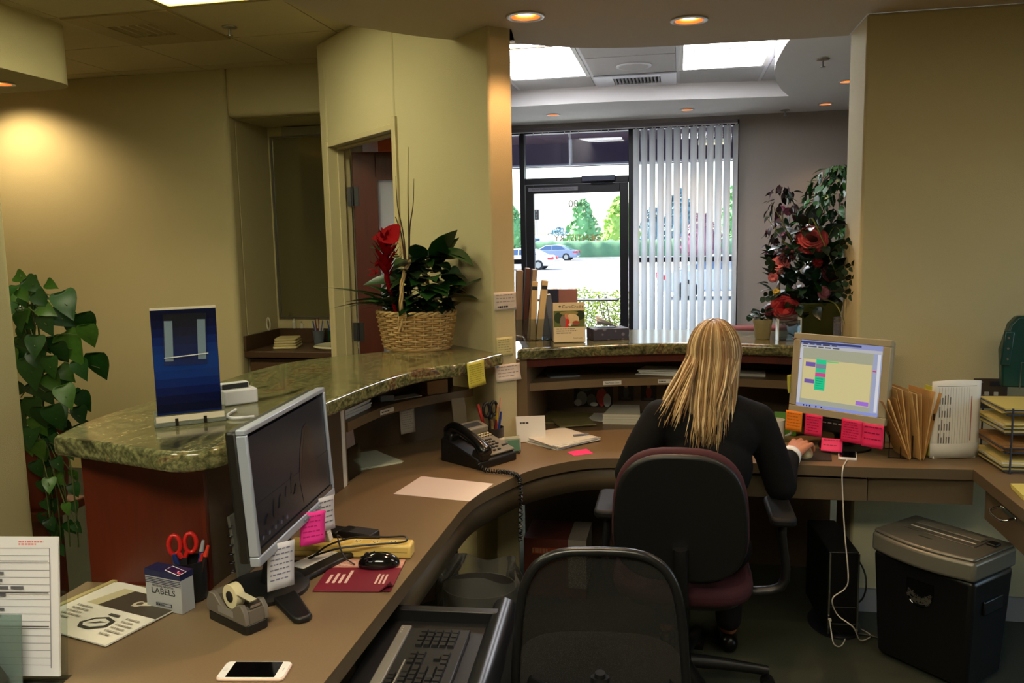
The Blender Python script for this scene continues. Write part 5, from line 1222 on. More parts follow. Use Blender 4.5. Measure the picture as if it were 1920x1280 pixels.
# hair: an inner mass plus many single strands
hm = attr_mat('hair', .38)
hc = Vector(hd_c)+Vector((0,-.008,.012)); HR = (.088,.104,.115)
core = MB(); core.ball(tuple(hc),(HR[0]*.97,HR[1]*.97,HR[2]*.97),22,14)
core.ball((hc.x-.003,hc.y-.045,hc.z-.09),(.088,.055,.12),18,12); core.ball((hc.x-.012,hc.y-.085,hc.z-.19),(.088,.040,.09),18,12)
co = blob(core,'hair_mass',.007,mat('hair_inner', (92,70,42), .5, var=.5, vscale=50),pe,3,.5)
hs_ = MB(); rg = random.Random(3)
pal = [(184,160,116),(158,134,92),(132,108,70),(206,186,146),(106,86,56),(172,146,102),(120,96,62)]
for i in range(620):
    ph_ = rg.uniform(-2.25,2.25)           # angle round the head, 0 = straight back
    lay_ = rg.uniform(.985,1.075)
    pts = []; th0 = rg.uniform(.05,.5)
    for k in range(7):
        th = th0+(PI/2-th0)*k/6
        pts.append(Vector((hc.x+HR[0]*lay_*math.sin(th)*math.sin(ph_), hc.y-HR[1]*lay_*math.sin(th)*math.cos(ph_), hc.z+HR[2]*lay_*math.cos(th))))
    e = pts[-1]; side = math.sin(ph_); back = max(0,math.cos(ph_))
    if back > .15: zend = rg.uniform(.835,.93) if side < .45 else rg.uniform(.90,1.02)
    else: zend = rg.uniform(1.0,1.08)
    n = 9; ph2 = rg.uniform(0,6); xe = hc.x-.022+side*.085*rg.uniform(.75,1.15)-.01; 
    if side < -.55 and rg.random() < .35: xe -= rg.uniform(.02,.09); zend = rg.uniform(.93,1.0)
    for k in range(1,n+1):
        t = k/n; z = e.z+(zend-e.z)*t
        zz = z
        yb = 2.80-P0[1]+.05*max(0,min(1,(zz-.86)/.2))+ (.03 if zz < .95 else 0)*0   # rests on the back
        yb = (2.775-P0[1])+ .10*max(0,(zz-.93))
        y = e.y+(yb-e.y)*(t**.8)*back**.5 if back > .15 else e.y-.05*t
        x = e.x+(xe-e.x)*t+.006*math.sin(ph2+t*6)*t
        y = min(y, e.y+.02)
        if back > .15: y += .006*math.cos(ph2*2+t*7)*t-(lay_-1)*.25*t
        pts.append(Vector((x,y,z)))
    r0 = rg.uniform(.0022,.0042)
    rs = [r0*.7]+[r0]*(len(pts)-4)+[r0*.8,r0*.55,r0*.15]
    cc = pal[rg.randrange(7)]
    if th0 < .2 and rg.random() < .5: cc = (120,88,50)
    hs_.tube(pts, rs, 5, True, None, cc)
hs_.build('hair', hm, pe, smooth=180, cols=True)
# ------------------------------------------------------------------ leaves
def leaf_mesh(name, outline, m, fold=.25, droop=.35):
    """outline: list of (t along the midrib 0..1, half width); unit length along +Y, face up"""
    mb = MB()
    for t, w in outline:
        z = -droop*t*t
        mb.v += [(-w,t-(.0 if t > .05 else 0),z+fold*w),(0,t,z),(w,t,z+fold*w)]
    for i in range(len(outline)-1):
        a = i*3; mb.f += [(a,a+1,a+4,a+3),(a+1,a+2,a+5,a+4)]
    mb.c = [None]*len(mb.f)
    return mb
HEART = [(-.12,.20),(-.14,.34),(.0,.44),(.15,.45),(.35,.40),(.6,.27),(.82,.12),(1.0,.005)]
OVATE = [(0,.01),(.12,.14),(.3,.24),(.5,.26),(.7,.20),(.88,.09),(1.0,.005)]
LANCE = [(0,.02),(.2,.10),(.45,.13),(.7,.10),(.9,.04),(1.0,.003)]
def leafm(name, c1, c2, rough=.35):
    m = mat(name, c1, rough, col2=c2, vscale=6, spec=.45)
    return m
def protos(name, outline, ms, fold=.25, droop=.35):
    return [leaf_mesh(name, outline, m, fold, droop) for m in ms], ms
rl_ = random.Random(11)
class Leafer:
    def __init__(s, parent, outline, ms, fold=.2, droop=.3, name='leaf'):
        s.p = parent; s.ms = ms; s.o = outline; s.f = fold; s.d = droop; s.base = {}; s.name = name
    def put(s, loc, direction, size, k=None, up=None):
        k = rl_.randrange(len(s.ms)) if k is None else k
        d = Vector(direction).normalized(); u = Vector(up) if up else Vector((rl_.uniform(-.5,.5),rl_.uniform(-.5,.5),1))
        x = d.cross(u); x = x.normalized() if x.length > 1e-3 else Vector((1,0,0)); z = x.cross(d)
        M = Matrix((x,d,z)).transposed().to_4x4()
        if k not in s.base:
            o = leaf_mesh(s.name, s.o, s.ms[k], s.f, s.d).build(s.name, s.ms[k], s.p, smooth=180); s.base[k] = o
        else: o = dup(s.base[k], s.p)
        o.location = loc; o.rotation_euler = M.to_euler(); o.scale = (size,size,size)
        return o
gD = leafm('leaf_deep', (30,72,26), (14,44,14)); gM = leafm('leaf_mid', (38,86,28), (18,56,18)); gL = leafm('leaf_light', (78,118,38), (46,86,28)); gN = leafm('leaf_dark', (16,40,18), (8,24,10)); gB = leafm('leaf_blue', (40,70,52), (20,46,34))
# ------------------------------------------------------------------ climbing pothos at the far left
PP = (-2.60,2.86,0)
po = thing('potted_pothos','tall heart leaved pothos trailing behind the near left pillar','plant',PP)
MB().bb(-.12,.12,-.12,.12,.50,.54).bb(-.15,.15,-.15,.15,0,.04).bb(-.05,.05,-.05,.05,.04,.50).build('plant_stand', cherry, po, bevel=.006)
MB().lathe([(.085,.54),(.095,.56),(.125,.80),(.135,.80),(.135,.83),(.115,.83),(.10,.60)],24).build('pot', mat('terracotta', (120,50,30), .6, var=.2), po, smooth=40)
MB().lathe([(.001,.80),(.112,.80),(.112,.79)],20).build('soil', mat('soil', (36,26,18), .95), po)
PL_ = [(-2.437,2.736,1.455,.076),(-2.527,2.784,1.4,.085),(-2.514,2.856,1.362,.072),(-2.323,2.767,1.376,.11),(-2.39,2.82,1.316,.093),(-2.343,2.899,1.282,.097),(-2.248,2.785,1.249,.093),(-2.367,2.828,1.194,.135),(-2.308,2.902,1.107,.118),(-2.481,2.738,1.11,.123),(-2.484,2.8,1.024,.11),(-2.348,2.688,.943,.097),(-2.36,2.768,1.011,.093),(-2.572,2.83,1.246,.089),(-2.397,2.742,1.299,.085),(-2.541,2.792,1.336,.072),(-2.48,2.861,1.199,.076),(-2.396,2.74,1.132,.085),(-2.522,2.765,.954,.093),(-2.386,2.862,.914,.076),(-2.49,2.704,.861,.085),(-2.451,2.781,.822,.072),(-2.297,2.681,.809,.055),(-2.39,2.728,.746,.059),(-2.38,2.796,.681,.051),(-2.386,2.665,.683,.059),(-2.486,2.725,.726,.063),(-2.477,2.778,.556,.055),(-2.332,2.682,.584,.047),(-2.342,2.741,.486,.047),(-2.464,2.784,.435,.047),(-2.406,2.677,.517,.051),(-2.581,2.84,1.482,.063),(-2.43,2.707,1.22,.085),(-2.463,2.733,.898,.085)]
lf = Leafer(po, HEART, [gD,gM,gM,gL], .18, .25)
def pot_leaf(x, y, z, s, k=None):
    cen = Vector((x-PP[0],y-PP[1],z))
    out = Vector((cen.x+.02,cen.y,0)); out = out.normalized() if out.length > .02 else Vector((1,0,0))
    d = (out*rl_.uniform(.2,.9)+Vector((rl_.uniform(-.3,.3),rl_.uniform(-.3,.3),-1.0 if z < 1.3 else -.3))).normalized()
    lf.put(cen-d*s*.45, d, s, k, up=(rl_.uniform(-.3,.3)+.3,-1,.35))
    return cen
stm = mat('vine_stem', (70,84,36), .6)
for x, y, z, s in PL_:
    c = pot_leaf(x,y,z,s)
    core_ = Vector((rl_.uniform(-.03,.05),rl_.uniform(-.04,.02),min(1.42,max(.84,z+rl_.uniform(-.1,.06)))))
    MB().tube(smooth_path([tuple(core_),tuple((core_+c)/2+Vector((0,0,.04))),tuple(c)],3),.0022,5).build('stem', stm, po)
for i in range(70):
    z = rl_.uniform(.80,1.47); a = rl_.uniform(0,2*PI); r = rl_.uniform(.04,.20)
    pot_leaf(PP[0]+.06+r*math.cos(a),PP[1]-.03+r*.7*math.sin(a),z,rl_.uniform(.05,.09))
for i in range(26):
    z = rl_.uniform(.40,.86); pot_leaf(PP[0]+.14+rl_.uniform(-.06,.08),PP[1]-.10+rl_.uniform(-.06,.05),z,rl_.uniform(.04,.06))
for i in range(5): 
    x0 = rl_.uniform(-.05,.1); MB().tube(smooth_path([(x0*.4,0,.82),(x0,-.02,1.1),(x0*.7+.02,-.02,1.42)],5),.004,6).build('vine', stm, po)
for i in range(4):
    x0 = .10+i*.04; MB().tube(smooth_path([(.05,-.05,.83),(x0,-.10,.80),(x0+.03,-.11,.60),(x0+.02,-.10,.40)],5),.003,6).build('vine', stm, po)
# ------------------------------------------------------------------ wicker basket arrangement
BK = (-1.115,3.40,1.1305)
bk = thing('wicker_basket','oval woven wicker basket of leafy plants and red flowers on the granite','basket',BK,math.radians(-12))
wick = mat('wicker', (204,164,102), .7, var=.45, vscale=30); wick2 = mat('wicker_pale', (216,182,124), .7, var=.35, vscale=30)
def bo_(t, z):   # oval basket wall
    k = .135+.027*(z/.155); return (k*1.08*math.cos(t), k*.82*math.sin(t))
NS = 26
for i in range(NS):
    t = 2*PI*i/NS
    MB().tube([(*bo_(t,z),z) for z in (0,.05,.10,.155)],.0035,6).build('stake', wick2, bk)
for j in range(15):
    z = .012+j*.0098; pts = []
    for i in range(NS*4+1):
        t = 2*PI*i/(NS*4); x, y = bo_(t,z); d = .0085*math.cos(t*NS/2*1.0+(PI if j % 2 else 0)); r = math.hypot(x,y); pts.append((x*(1+d/r),y*(1+d/r),z+.001*math.sin(i*.7)))
    MB().tube(pts,.0048,6,caps=False).build('weaver', wick if j % 3 else wick2, bk, smooth=60)
for q in (0,1):
    pts = []
    for i in range(121):
        t = 2*PI*i/120; x, y = bo_(t,.16); a = t*14+q*PI; r = math.hypot(x,y); pts.append((x*(1+.006*math.cos(a)/r),y*(1+.006*math.cos(a)/r),.160+.006*math.sin(a)))
    MB().tube(pts,.0055,6,caps=False).build('rim_braid', wick2, bk, smooth=60)
pts = [(*bo_(2*PI*i/60,.002),.004) for i in range(61)]
MB().tube(pts,.006,6,caps=False).build('foot_ring', wick, bk)
MB().prism([bo_(2*PI*i/30,0) for i in range(30)],.006,.012).build('bottom', wick, bk)
MB().prism([(x*.93,y*.93) for x, y in [bo_(2*PI*i/30,.14) for i in range(30)]],.115,.135).build('moss_fill', mat('moss', (40,44,22), .95, var=.4, vscale=60), bk)
hp = smooth_path([(0,-.135,.09),(.004,-.13,.20),(.006,-.11,.31),(.005,-.04,.38),(.003,.05,.37),(0,.12,.25),(0,.135,.10)],6)
for q in range(3):
    MB().tube([(p.x+.006*math.cos(i*.55+q*2.1)*(1 if i > 4 else 1.8),p.y+.005*math.sin(i*.55+q*2.1),p.z) for i, p in enumerate(hp)],.0045,6).build('handle_cane', wick2, bk, smooth=60)
lb_ = Leafer(bk, OVATE, [gD,gN,gD], .25, .35); ll_ = Leafer(bk, LANCE, [gD,gM], .3, .8, 'blade_leaf'); ln_ = Leafer(bk, HEART, [gN,gD], .2, .3, 'small_leaf')
def bl_(w): # world -> basket local
    a = math.radians(12); x, y = w[0]-BK[0], w[1]-BK[1]; return Vector((x*math.cos(a)-y*math.sin(a), x*math.sin(a)+y*math.cos(a), w[2]-BK[2]))
for w, s, d in (((-1.03,3.40,1.50),.20,(.35,-.1,.62)),((-1.02,3.42,1.55),.20,(.75,-.2,.02)),((-1.08,3.36,1.50),.16,(.2,-.4,.5)),((-1.16,3.38,1.50),.15,(-.3,-.4,.5)),((-1.10,3.40,1.42),.17,(.3,-.6,.35)),((-1.0,3.40,1.40),.16,(.7,-.4,.3)),((-1.18,3.36,1.42),.15,(-.8,-.3,.2)),((-1.13,3.36,1.47),.15,(.5,-.5,.1)),((-.98,3.42,1.34),.17,(.9,-.2,.35)),((-.97,3.36,1.30),.15,(.7,-.5,.6)),((-1.05,3.46,1.46),.18,(.3,.2,.8)),((-1.08,3.38,1.34),.15,(.1,-.7,.2))): lb_.put(bl_(w), d, s)
for i in range(120):
    a = rl_.uniform(0,2*PI); r = rl_.uniform(0,.145); z = rl_.uniform(.17,.40)
    ln_.put((r*math.cos(a)+.04,r*.75*math.sin(a),z),(math.cos(a)+.2,math.sin(a)-.3,rl_.uniform(-.2,.6)),rl_.uniform(.06,.11))
for i in range(14):
    a = rl_.uniform(2.2,4.9); ll_.put((-.06+rl_.uniform(-.04,.04),rl_.uniform(-.06,.02),.16),(math.cos(a),.7*math.sin(a),rl_.uniform(.8,1.6)),rl_.uniform(.16,.25))
ll_.put((.12,-.02,.15),(.5,-.1,1.5),.22)
tw = mat('twig', (62,44,26), .7)
for pp_ in ([(-1.152,3.402,1.30),(-1.145,3.42,1.55),(-1.15,3.45,1.80),(-1.148,3.47,2.0)],[(-1.15,3.40,1.35),(-1.165,3.42,1.60),(-1.192,3.428,1.75),(-1.20,3.443,1.876)],[(-1.14,3.41,1.35),(-1.14,3.42,1.62),(-1.125,3.44,1.75),(-1.123,3.457,1.863)],[(-1.15,3.40,1.35),(-1.17,3.41,1.60),(-1.20,3.42,1.70)]):
    MB().tube([tuple(bl_(p)) for p in smooth_path(pp_,5)],[.0045-.0035*i/15 for i in range(16)],6).build('twig', tw, bk, smooth=60)
redm = mat('red_bract', (132,6,14), .85, var=.25, vscale=30, spec=.08); 
fl_ = Leafer(bk, HEART, [redm], .10, .15, 'anthurium_flower'); fl_.put(bl_((-1.165,3.32,1.625)),(-1,-.25,-.05),.115,0,up=(.1,-.8,.6))
gi_ = bl_((-1.219,3.335,1.53))
br = leaf_mesh('bract', [(0,.02),(.3,.2),(.6,.2),(1,.005)], redm, .3, -.3); b0_ = None
for i in range(44):
    z = -.085+i*.0042; a = i*2.4; r = .034*(1-abs(i-18)/40)
    d = Vector((math.cos(a),math.sin(a),.75)).normalized(); x = d.cross(Vector((0,0,1))).normalized(); M = Matrix((x,d,x.cross(d))).transposed()
    if b0_ is None: b0_ = br.build('bract', redm, bk, smooth=180); q = b0_
    else: q = dup(b0_, bk)
    s_ = .078*(1-abs(i-18)/48); q.location = gi_+Vector((math.cos(a)*r*.4,math.sin(a)*r*.4,z)); q.rotation_euler = M.to_euler(); q.scale = (s_,s_,s_)
MB().tube([(gi_.x+.03,gi_.y+.03,.12),(gi_.x,gi_.y,gi_.z-.09),(gi_.x,gi_.y,gi_.z+.08)],[.006,.012,.006],8).build('ginger_stem', redm, bk)
q = dup(b0_, bk); 
for i in range(10):
    a = i*2.4; q = dup(b0_, bk); q.location = bl_((-1.265,3.32,1.455+i*.005)); q.rotation_euler = (rl_.uniform(-.6,.6),rl_.uniform(-.6,.6),a); q.scale = (.035,.035,.035)
cu_ = MB()
for k in range(3): cu_.tube([tuple(bl_((-1.175+.028*math.cos(a)+.004*k,3.33-.006*k,1.575-.01*k+.03*math.sin(a)))) for a in [2.2*PI*i/24+k for i in range(25)]],.0018,5)
cu_.build('curly_vine', mat('curl_cream', (214,196,140), .5), bk)
# ------------------------------------------------------------------ flower arrangement in the green pot
AR = (.605,3.945,1.1305)
fa = thing('flower_arrangement','large silk flower arrangement in a square olive green pot by the right jamb','flowers',AR,math.radians(8))
def pot4(w0, w1, h, t_, m, nm, par):
    mb = MB(); vs = []
    for w, z in ((w0,0),(w1,h)): vs += [(-w,-w,z),(w,-w,z),(w,w,z),(-w,w,z)]
    for w, z in ((w0-t_,.012),(w1-t_,h)): vs += [(-w,-w,z),(w,-w,z),(w,w,z),(-w,w,z)]
    fs = [(0,3,2,1)]+[(i,(i+1) % 4,4+(i+1) % 4,4+i) for i in range(4)]+[(8+i,12+i,12+(i+1) % 4,8+(i+1) % 4) for i in range(4)]+[(4+i,4+(i+1) % 4,12+(i+1) % 4,12+i) for i in range(4)]+[(8,9,10,11)]
    mb.add(vs, fs); return mb.build(nm, m, par, bevel=.004)
pot4(.085,.105,.155,.01,mat('olive_pot', (66,72,24), .35, var=.35, vscale=9),'pot',fa)
MB().bb(-.095,.095,-.095,.095,.10,.135).build('moss_fill', MATS['moss'], fa)
def al(w): return Vector((w[0]-AR[0], w[1]-AR[1], w[2]-AR[2]))
fo_ = Leafer(fa, OVATE, [gN,gN,gB,gD], .25, .3); eu_ = Leafer(fa, [(0,.02),(.2,.3),(.5,.42),(.8,.3),(1,.02)], [gB,gN], .1, .1, 'round_leaf')
for i in range(290):
    a = rl_.uniform(0,2*PI); h = rl_.uniform(.12,.52)*rl_.choice((1,1,.8)); r = rl_.uniform(.02,.18)*(1.1-.5*abs(h-.28)/.3)
    x, y = r*math.cos(a), r*.75*math.sin(a)-.02
    if x > .085 and y < .0: y = rl_.uniform(-.40,-.36) if False else y
    if x > .09: x = .09
    fo_.put((x-.02,y,h),(x*4+rl_.uniform(-.3,.3)-.1,y*4-.2,rl_.uniform(-.3,1)),rl_.uniform(.05,.10))
petal_cache = {}
def bloom(par, c, r, m, n=3, nm='bloom'):
    """a full flower: rings of cupped petals, one mesh per flower"""
    mb = MB()
    for ring in range(n):
        k = 5+ring*2; rr = r*(.35+.65*(ring+1)/n); lift = .9-.75*(ring+1)/n
        for i in range(k):
            a = 2*PI*i/k+ring*.5
            def fn(u, v, a=a, rr=rr, lift=lift):
                w = rr*1.25*math.sin(PI*(.10+.62*v))*(u-.5)*2*.62; d = rr*(v-.12*(2*u-1)**2*v)
                h = rr*lift*1.3*v**.7-(rr*.20*v*v if ring == n-1 else 0)-rr*.14*math.cos((u-.5)*PI)*v+rr*.05*math.sin(u*9+a*3)*v
                return (d*math.cos(a)-w*math.sin(a), d*math.sin(a)+w*math.cos(a), h)
            mb.surf(fn,5,5)
    o = mb.build(nm, m, par, smooth=180, thick=.0006); o.location = c; return o
fr_ = mat('silk_red', (150,14,26), .7, var=.35, vscale=40); fpk = mat('silk_pink', (206,110,116), .6, var=.3, vscale=40); fco = mat('silk_coral', (172,40,52), .7, col2=(190,100,104), vscale=22, spec=.2); fbu = mat('silk_burgundy', (78,18,34), .7, var=.4, vscale=40); fye = mat('silk_yellow', (196,168,60), .6); fpl = mat('silk_mauve', (160,96,120), .6)
def face(o, d): o.rotation_euler = Vector(d).to_track_quat('Z','Y').to_euler(); return o
face(bloom(fa, al((.570,3.86,1.565)), .068, fco, 4), (-.25,-1,.55)); face(bloom(fa, al((.443,3.90,1.456)), .042, fpk), (-.5,-1,.5)); face(bloom(fa, al((.455,3.85,1.262)), .062, fr_, 4), (-.3,-1,.25))
face(bloom(fa, al((.49,3.86,1.215)), .035, fr_), (.2,-1,-.1)); face(bloom(fa, al((.66,3.87,1.415)), .04, fbu), (.2,-1,.3)); face(bloom(fa, al((.60,3.86,1.465)), .022, fr_), (0,-1,.3)); face(bloom(fa, al((.41,3.88,1.40)), .022, fpk), (-.5,-1,0)); face(bloom(fa, al((.69,3.87,1.43)), .026, fpl), (.4,-1,.3)); face(bloom(fa, al((.425,3.88,1.335)), .016, fye), (-.4,-1,.4)); face(bloom(fa, al((.40,3.86,1.25)), .03, fbu), (-.5,-1,.3)); face(bloom(fa, al((.63,3.86,1.33)), .03, fpl, 2), (.2,-1,.2))
for i in range(26): 
    c = al((.478+rl_.uniform(-.035,.03),3.89+rl_.uniform(-.02,.02),1.50+rl_.uniform(-.03,.03))); MB().ball(tuple(c),rl_.uniform(.006,.010),8,6).build('berry', fbu, fa, smooth=180)
gs_ = mat('grass_blade', (112,118,56), .5)
for pp_ in ([(.56,3.93,1.45),(.47,3.92,1.62),(.405,3.93,1.74)],[(.58,3.92,1.45),(.56,3.86,1.66),(.60,3.80,1.56),(.66,3.78,1.40)],[(.60,3.90,1.42),(.66,3.84,1.62),(.70,3.78,1.52)],[(.54,3.93,1.45),(.44,3.93,1.60),(.38,3.94,1.68)],[(.62,3.88,1.30),(.67,3.82,1.28),(.70,3.76,1.18)]):
    n_ = len(smooth_path(pp_,6)); MB().tube([tuple(al(p)) for p in smooth_path(pp_,6)],[.005*(1-i/n_)+.0008 for i in range(n_)],5,flat=.3).build('grass_blade', gs_, fa, smooth=60)
for s0, s1 in (((.47,3.88,1.25),(.311,3.87,1.235)),((.45,3.90,1.40),(.385,3.88,1.475)),((.47,3.90,1.32),(.37,3.88,1.315)),((.64,3.80,1.38),(.69,3.62,1.40)),((.64,3.80,1.42),(.685,3.62,1.46)),((.64,3.80,1.34),(.69,3.62,1.33)),((.63,3.82,1.5),(.68,3.70,1.56))):
    a, b = al(s0), al(s1); MB().tube([tuple(a),tuple((a+b)/2+Vector((0,0,.015))),tuple(b)],.0018,5).build('sprig_stem', tw, fa)
    for k in range(7):
        t = .25+k*.125; p = a+(b-a)*t; sd_ = 1 if k % 2 else -1
        eu_.put(p,((b-a).normalized()*.4+Vector((0,0,sd_*.8))+Vector((0,-.4,0))),rl_.uniform(.026,.036),up=(0,-1,.2))
# ------------------------------------------------------------------ lobby trees
def lobby_tree(label, loc, n, lo, hi, rx, ms, sz, pot_m, blooms=0):
    t = thing('potted_tree', label, 'plant', loc)
    MB().lathe([(.13,0),(.15,.02),(.18,.32),(.19,.32),(.19,.35),(.165,.35),(.15,.1)],24).build('pot', pot_m, t, smooth=40)
    MB().lathe([(.001,.33),(.166,.33),(.166,.32)],20).build('soil', MATS['soil'], t)
    MB().tube(smooth_path([(0,0,.3),(.02,.01,.8),(-.015,0,1.2),(.01,0,lo+.1),(0,0,hi-.2)],4),[.022-.001*i for i in range(17)],8).build('trunk', mat('bark', (86,70,50), .8, var=.3, vscale=20), t, smooth=60)
    le = Leafer(t, OVATE, ms, .2, .35)
    for i in range(n):
        u = rl_.uniform(0,1); z = lo+(hi-lo)*u; rr = rx*math.sqrt(max(.05,1-(2*u-1)**2))*math.sqrt(rl_.uniform(.15,1)); a = rl_.uniform(0,2*PI)
        le.put((rr*math.cos(a),rr*math.sin(a),z),(math.cos(a)*.5,math.sin(a)*.5,rl_.uniform(-1.3,.1)),sz*rl_.uniform(.7,1.2))
    if not blooms:
        fm_ = MB()
        for i in range(620):
            u = rl_.uniform(0,1); z = lo+(hi-lo)*u; rr = rx*math.sqrt(max(.05,1-(2*u-1)**2))*math.sqrt(rl_.uniform(.05,1)); a = rl_.uniform(0,2*PI); s = rl_.uniform(.05,.085)
            c = Vector((rr*math.cos(a),rr*math.sin(a),z)); d = Vector((math.cos(a)*.6,math.sin(a)*.6,rl_.uniform(-1.3,.2))).normalized(); x = d.cross(Vector((rl_.uniform(-.5,.5),rl_.uniform(-.5,.5),1))).normalized()
            fm_.add([c,c+d*s*.45-x*s*.24,c+d*s,c+d*s*.45+x*s*.24],[(0,1,2,3)])
        o = fm_.build('inner_foliage', gD, t); o['kind'] = 'stuff'
    for i in range(blooms):
        a = rl_.uniform(0,2*PI); o = bloom(t,(rx*.8*math.cos(a),rx*.8*math.sin(a),rl_.uniform(lo,hi)),.032,fbu if i % 3 else fpl,2); face(o,(math.cos(a),math.sin(a),.3))
    return t
lobby_tree('leafy green ficus tree behind the flower arrangement in the lobby',(1.10,6.12,0),290,1.20,2.06,.30,[gD,gM,gD,gN],.085,mat('lobby_pot', (60,50,40), .5))
lobby_tree('dark burgundy flowering bush left of the lobby ficus',(.76,6.46,0),110,1.42,1.96,.13,[gN,leafm('leaf_burgundy',(52,20,26),(26,12,14)),leafm('leaf_burgundy2',(36,20,20),(18,10,10))],.075,MATS['lobby_pot'],9)
# ------------------------------------------------------------------ things on the left granite
bs = thing('sign_holder','blue display sign in a clear stand with an empty plastic pocket','sign',(-1.262,1.915,1.1305),math.radians(37))
pr = Print(.158,.277,(16,32,82)); 
for i in range(12): pr.rect(0,.02+i*.08,1,.10+i*.08,(int(10+10*math.sin(i/11*PI)),int(16+40*math.sin(i/11*PI)**2),int(44+86*math.sin(i/11*PI)**1.5)))
pr.build('blue_sheet', bs, (0,0,.028), m=attr_mat('print_gloss', .2))
MB().bb(-.08,.08,.0005,.003,.028,.306).build('backing', mat('sign_back', (20,36,90), .3), bs)
MB().bb(-.080,.080,-.004,.004,.303,.309).build('top_clip', mat('clip_cream', (214,206,184), .4), bs)
for x, sx in ((-.040,.020),(.040,.020)): MB().box((x,-.0055,.222),(sx,.0008,.105),ry=math.radians(2)).build('tape_strip', paper_w, bs)
MB().box((0,-.009,.225),(.106,.0015,.135),ry=math.radians(2)).build('pocket', glass_mat('clear_pocket', (226,236,244), 1.2, .03), bs)
MB().box((0,-.011,.182),(.108,.0012,.0025),ry=math.radians(-3)).build('pocket_edge', mat('acrylic_edge', (210,220,226), .2), bs)
MB().bb(-.088,.088,-.014,.055,0,.006).bb(-.088,.088,-.016,-.010,0,.022).bb(-.088,.088,.006,.012,0,.04).build('stand_base', glass_mat('acrylic_base', (232,238,232), 1.0, .03, haze=.18, hcol=(190,196,190)), bs, bevel=.001)
MB().bb(-.084,.084,-.017,-.013,.012,.027).build('cream_strip', mat('clip_cream', (214,206,184), .4), bs)
for x in (-.035,.035): MB().bb(x-.004,x+.004,-.021,-.016,.002,.020).build('screw', mat('screw_dark', (50,46,42), .3, metal=.7), bs)
wc = thing('card_terminal','small white card machine behind the blue sign','card reader',(-1.275,2.18,1.1305),math.radians(48))
wp_ = mat('terminal_white', (196,200,206), .4)
MB().bb(-.05,.05,-.03,.03,0,.045).build('body', wp_, wc, bevel=.006, seg=3); MB().bb(-.05,.035,.0,.028,.045,.062).build('upper_step', wp_, wc, bevel=.004); MB().bb(-.045,.03,-.004,.0,.046,.06).build('slot', tk, wc)
tag(MB().tube(smooth_path([(-1.22,2.07,1.135),(-1.20,1.99,1.136),(-1.165,1.965,1.136),(-1.12,1.99,1.136)],5),.004,6).build('terminal_cable', wp_, smooth=60), 'short white cable in front of the card machine', 'cable')
# ------------------------------------------------------------------ things on the back granite
ZG = 1.1305
def upright(name, label, cat, loc, rz, w, th, h, m, lean=0, group=None, bands=()):
    t = thing(name, label, cat, loc, rz, group); M = Matrix.Rotation(math.radians(lean),4,'Y')
    MB().box((0,0,h/2),(w,th,h),M=M).build('cover', m, t, bevel=.001)
    MB().box((0,0,h/2+.001),(w-.006,th*.7,h),M=M).build('pages', paper_w, t)
    for z0, z1, mm in bands: MB().box((0,-th/2-.0008,(z0+z1)/2),(w*.92,.001,z1-z0),M=M).build('band', mm, t)
    return t
ac2 = glass_mat('acrylic_clear', (228,236,242), 1.0, .02)
tanm = mat('magazine_tan', (150,134,112), .5); brm = mat('magazine_brown', (84,50,44), .4); cream = mat('envelope_cream', (206,182,130), .6); greym = mat('brochure_grey', (92,98,112), .35); navym = mat('brochure_navy', (30,34,60), .3)
for i, (x, y, w, h, m, ln_d, lb_) in enumerate(((-.742,3.80,.03,.315,tanm,2,'tall tan magazine next to the column on the back counter'),(-.712,3.79,.022,.325,brm,4,'tall dark brown magazine between tan and cream ones on the back counter'),(-.690,3.785,.022,.320,tanm,6,'tall pale magazine leaning right beside the brown one on the back counter'),(-.662,3.74,.028,.265,cream,3,'cream booklet with black mark in the counter rack'),(-.634,3.74,.028,.27,cream,7,'cream booklet leaning right in the counter rack'),(-.60,3.76,.034,.20,greym,-3,'dark grey brochure in the clear counter rack'),(-.565,3.76,.03,.205,greym,-8,'grey brochure leaning left in the clear counter rack'),(-.575,3.81,.05,.225,navym,0,'navy brochure standing at the back of the counter rack'))):
    upright('brochure', lb_, 'brochure', (x,y,ZG+.003), math.radians(14), w, .10 if i < 3 else .05, h, m, ln_d, 'brochures on the back counter', ((h*.86,h*.92,tk),) if m is cream else ())
rkk = thing('brochure_rack','clear acrylic rack of brochures on the back counter beside the column','brochure rack',(-.635,3.75,ZG),math.radians(14))
MB().bb(-.14,.12,-.075,-.072,0,.10).bb(-.14,.12,.075,.078,0,.12).bb(-.14,-.137,-.072,.075,0,.11).bb(.117,.12,-.072,.075,0,.11).bb(-.02,-.017,-.072,.075,0,.10).bb(-.14,.12,-.072,.075,0,.003).build('rack', ac2, rkk)
tag(MB().bb(-.07,.07,-.02,.02,0,.22).build('gift_box', mat('dusty_pink', (150,104,96), .5), loc=(-.545,3.93,ZG), rz=math.radians(4), bevel=.003), 'dusty pink box standing behind the brochure rack', 'box')
cc_ = thing('brochure_stand','cream leaflet headed CareCredit with a photo, standing on the back counter','leaflet',(-.475,3.625,ZG),math.radians(13))
MB().box((0,0,.09),(.142,.003,.178),rx=math.radians(-8)).box((0,.028,.085),(.142,.003,.170),rx=math.radians(10)).build('card', mat('leaflet_cream', (206,192,156), .6), cc_)
pr = Print(.138,.174,(206,192,156)); pr.rect(0,.38,1,.80,(92,104,52))
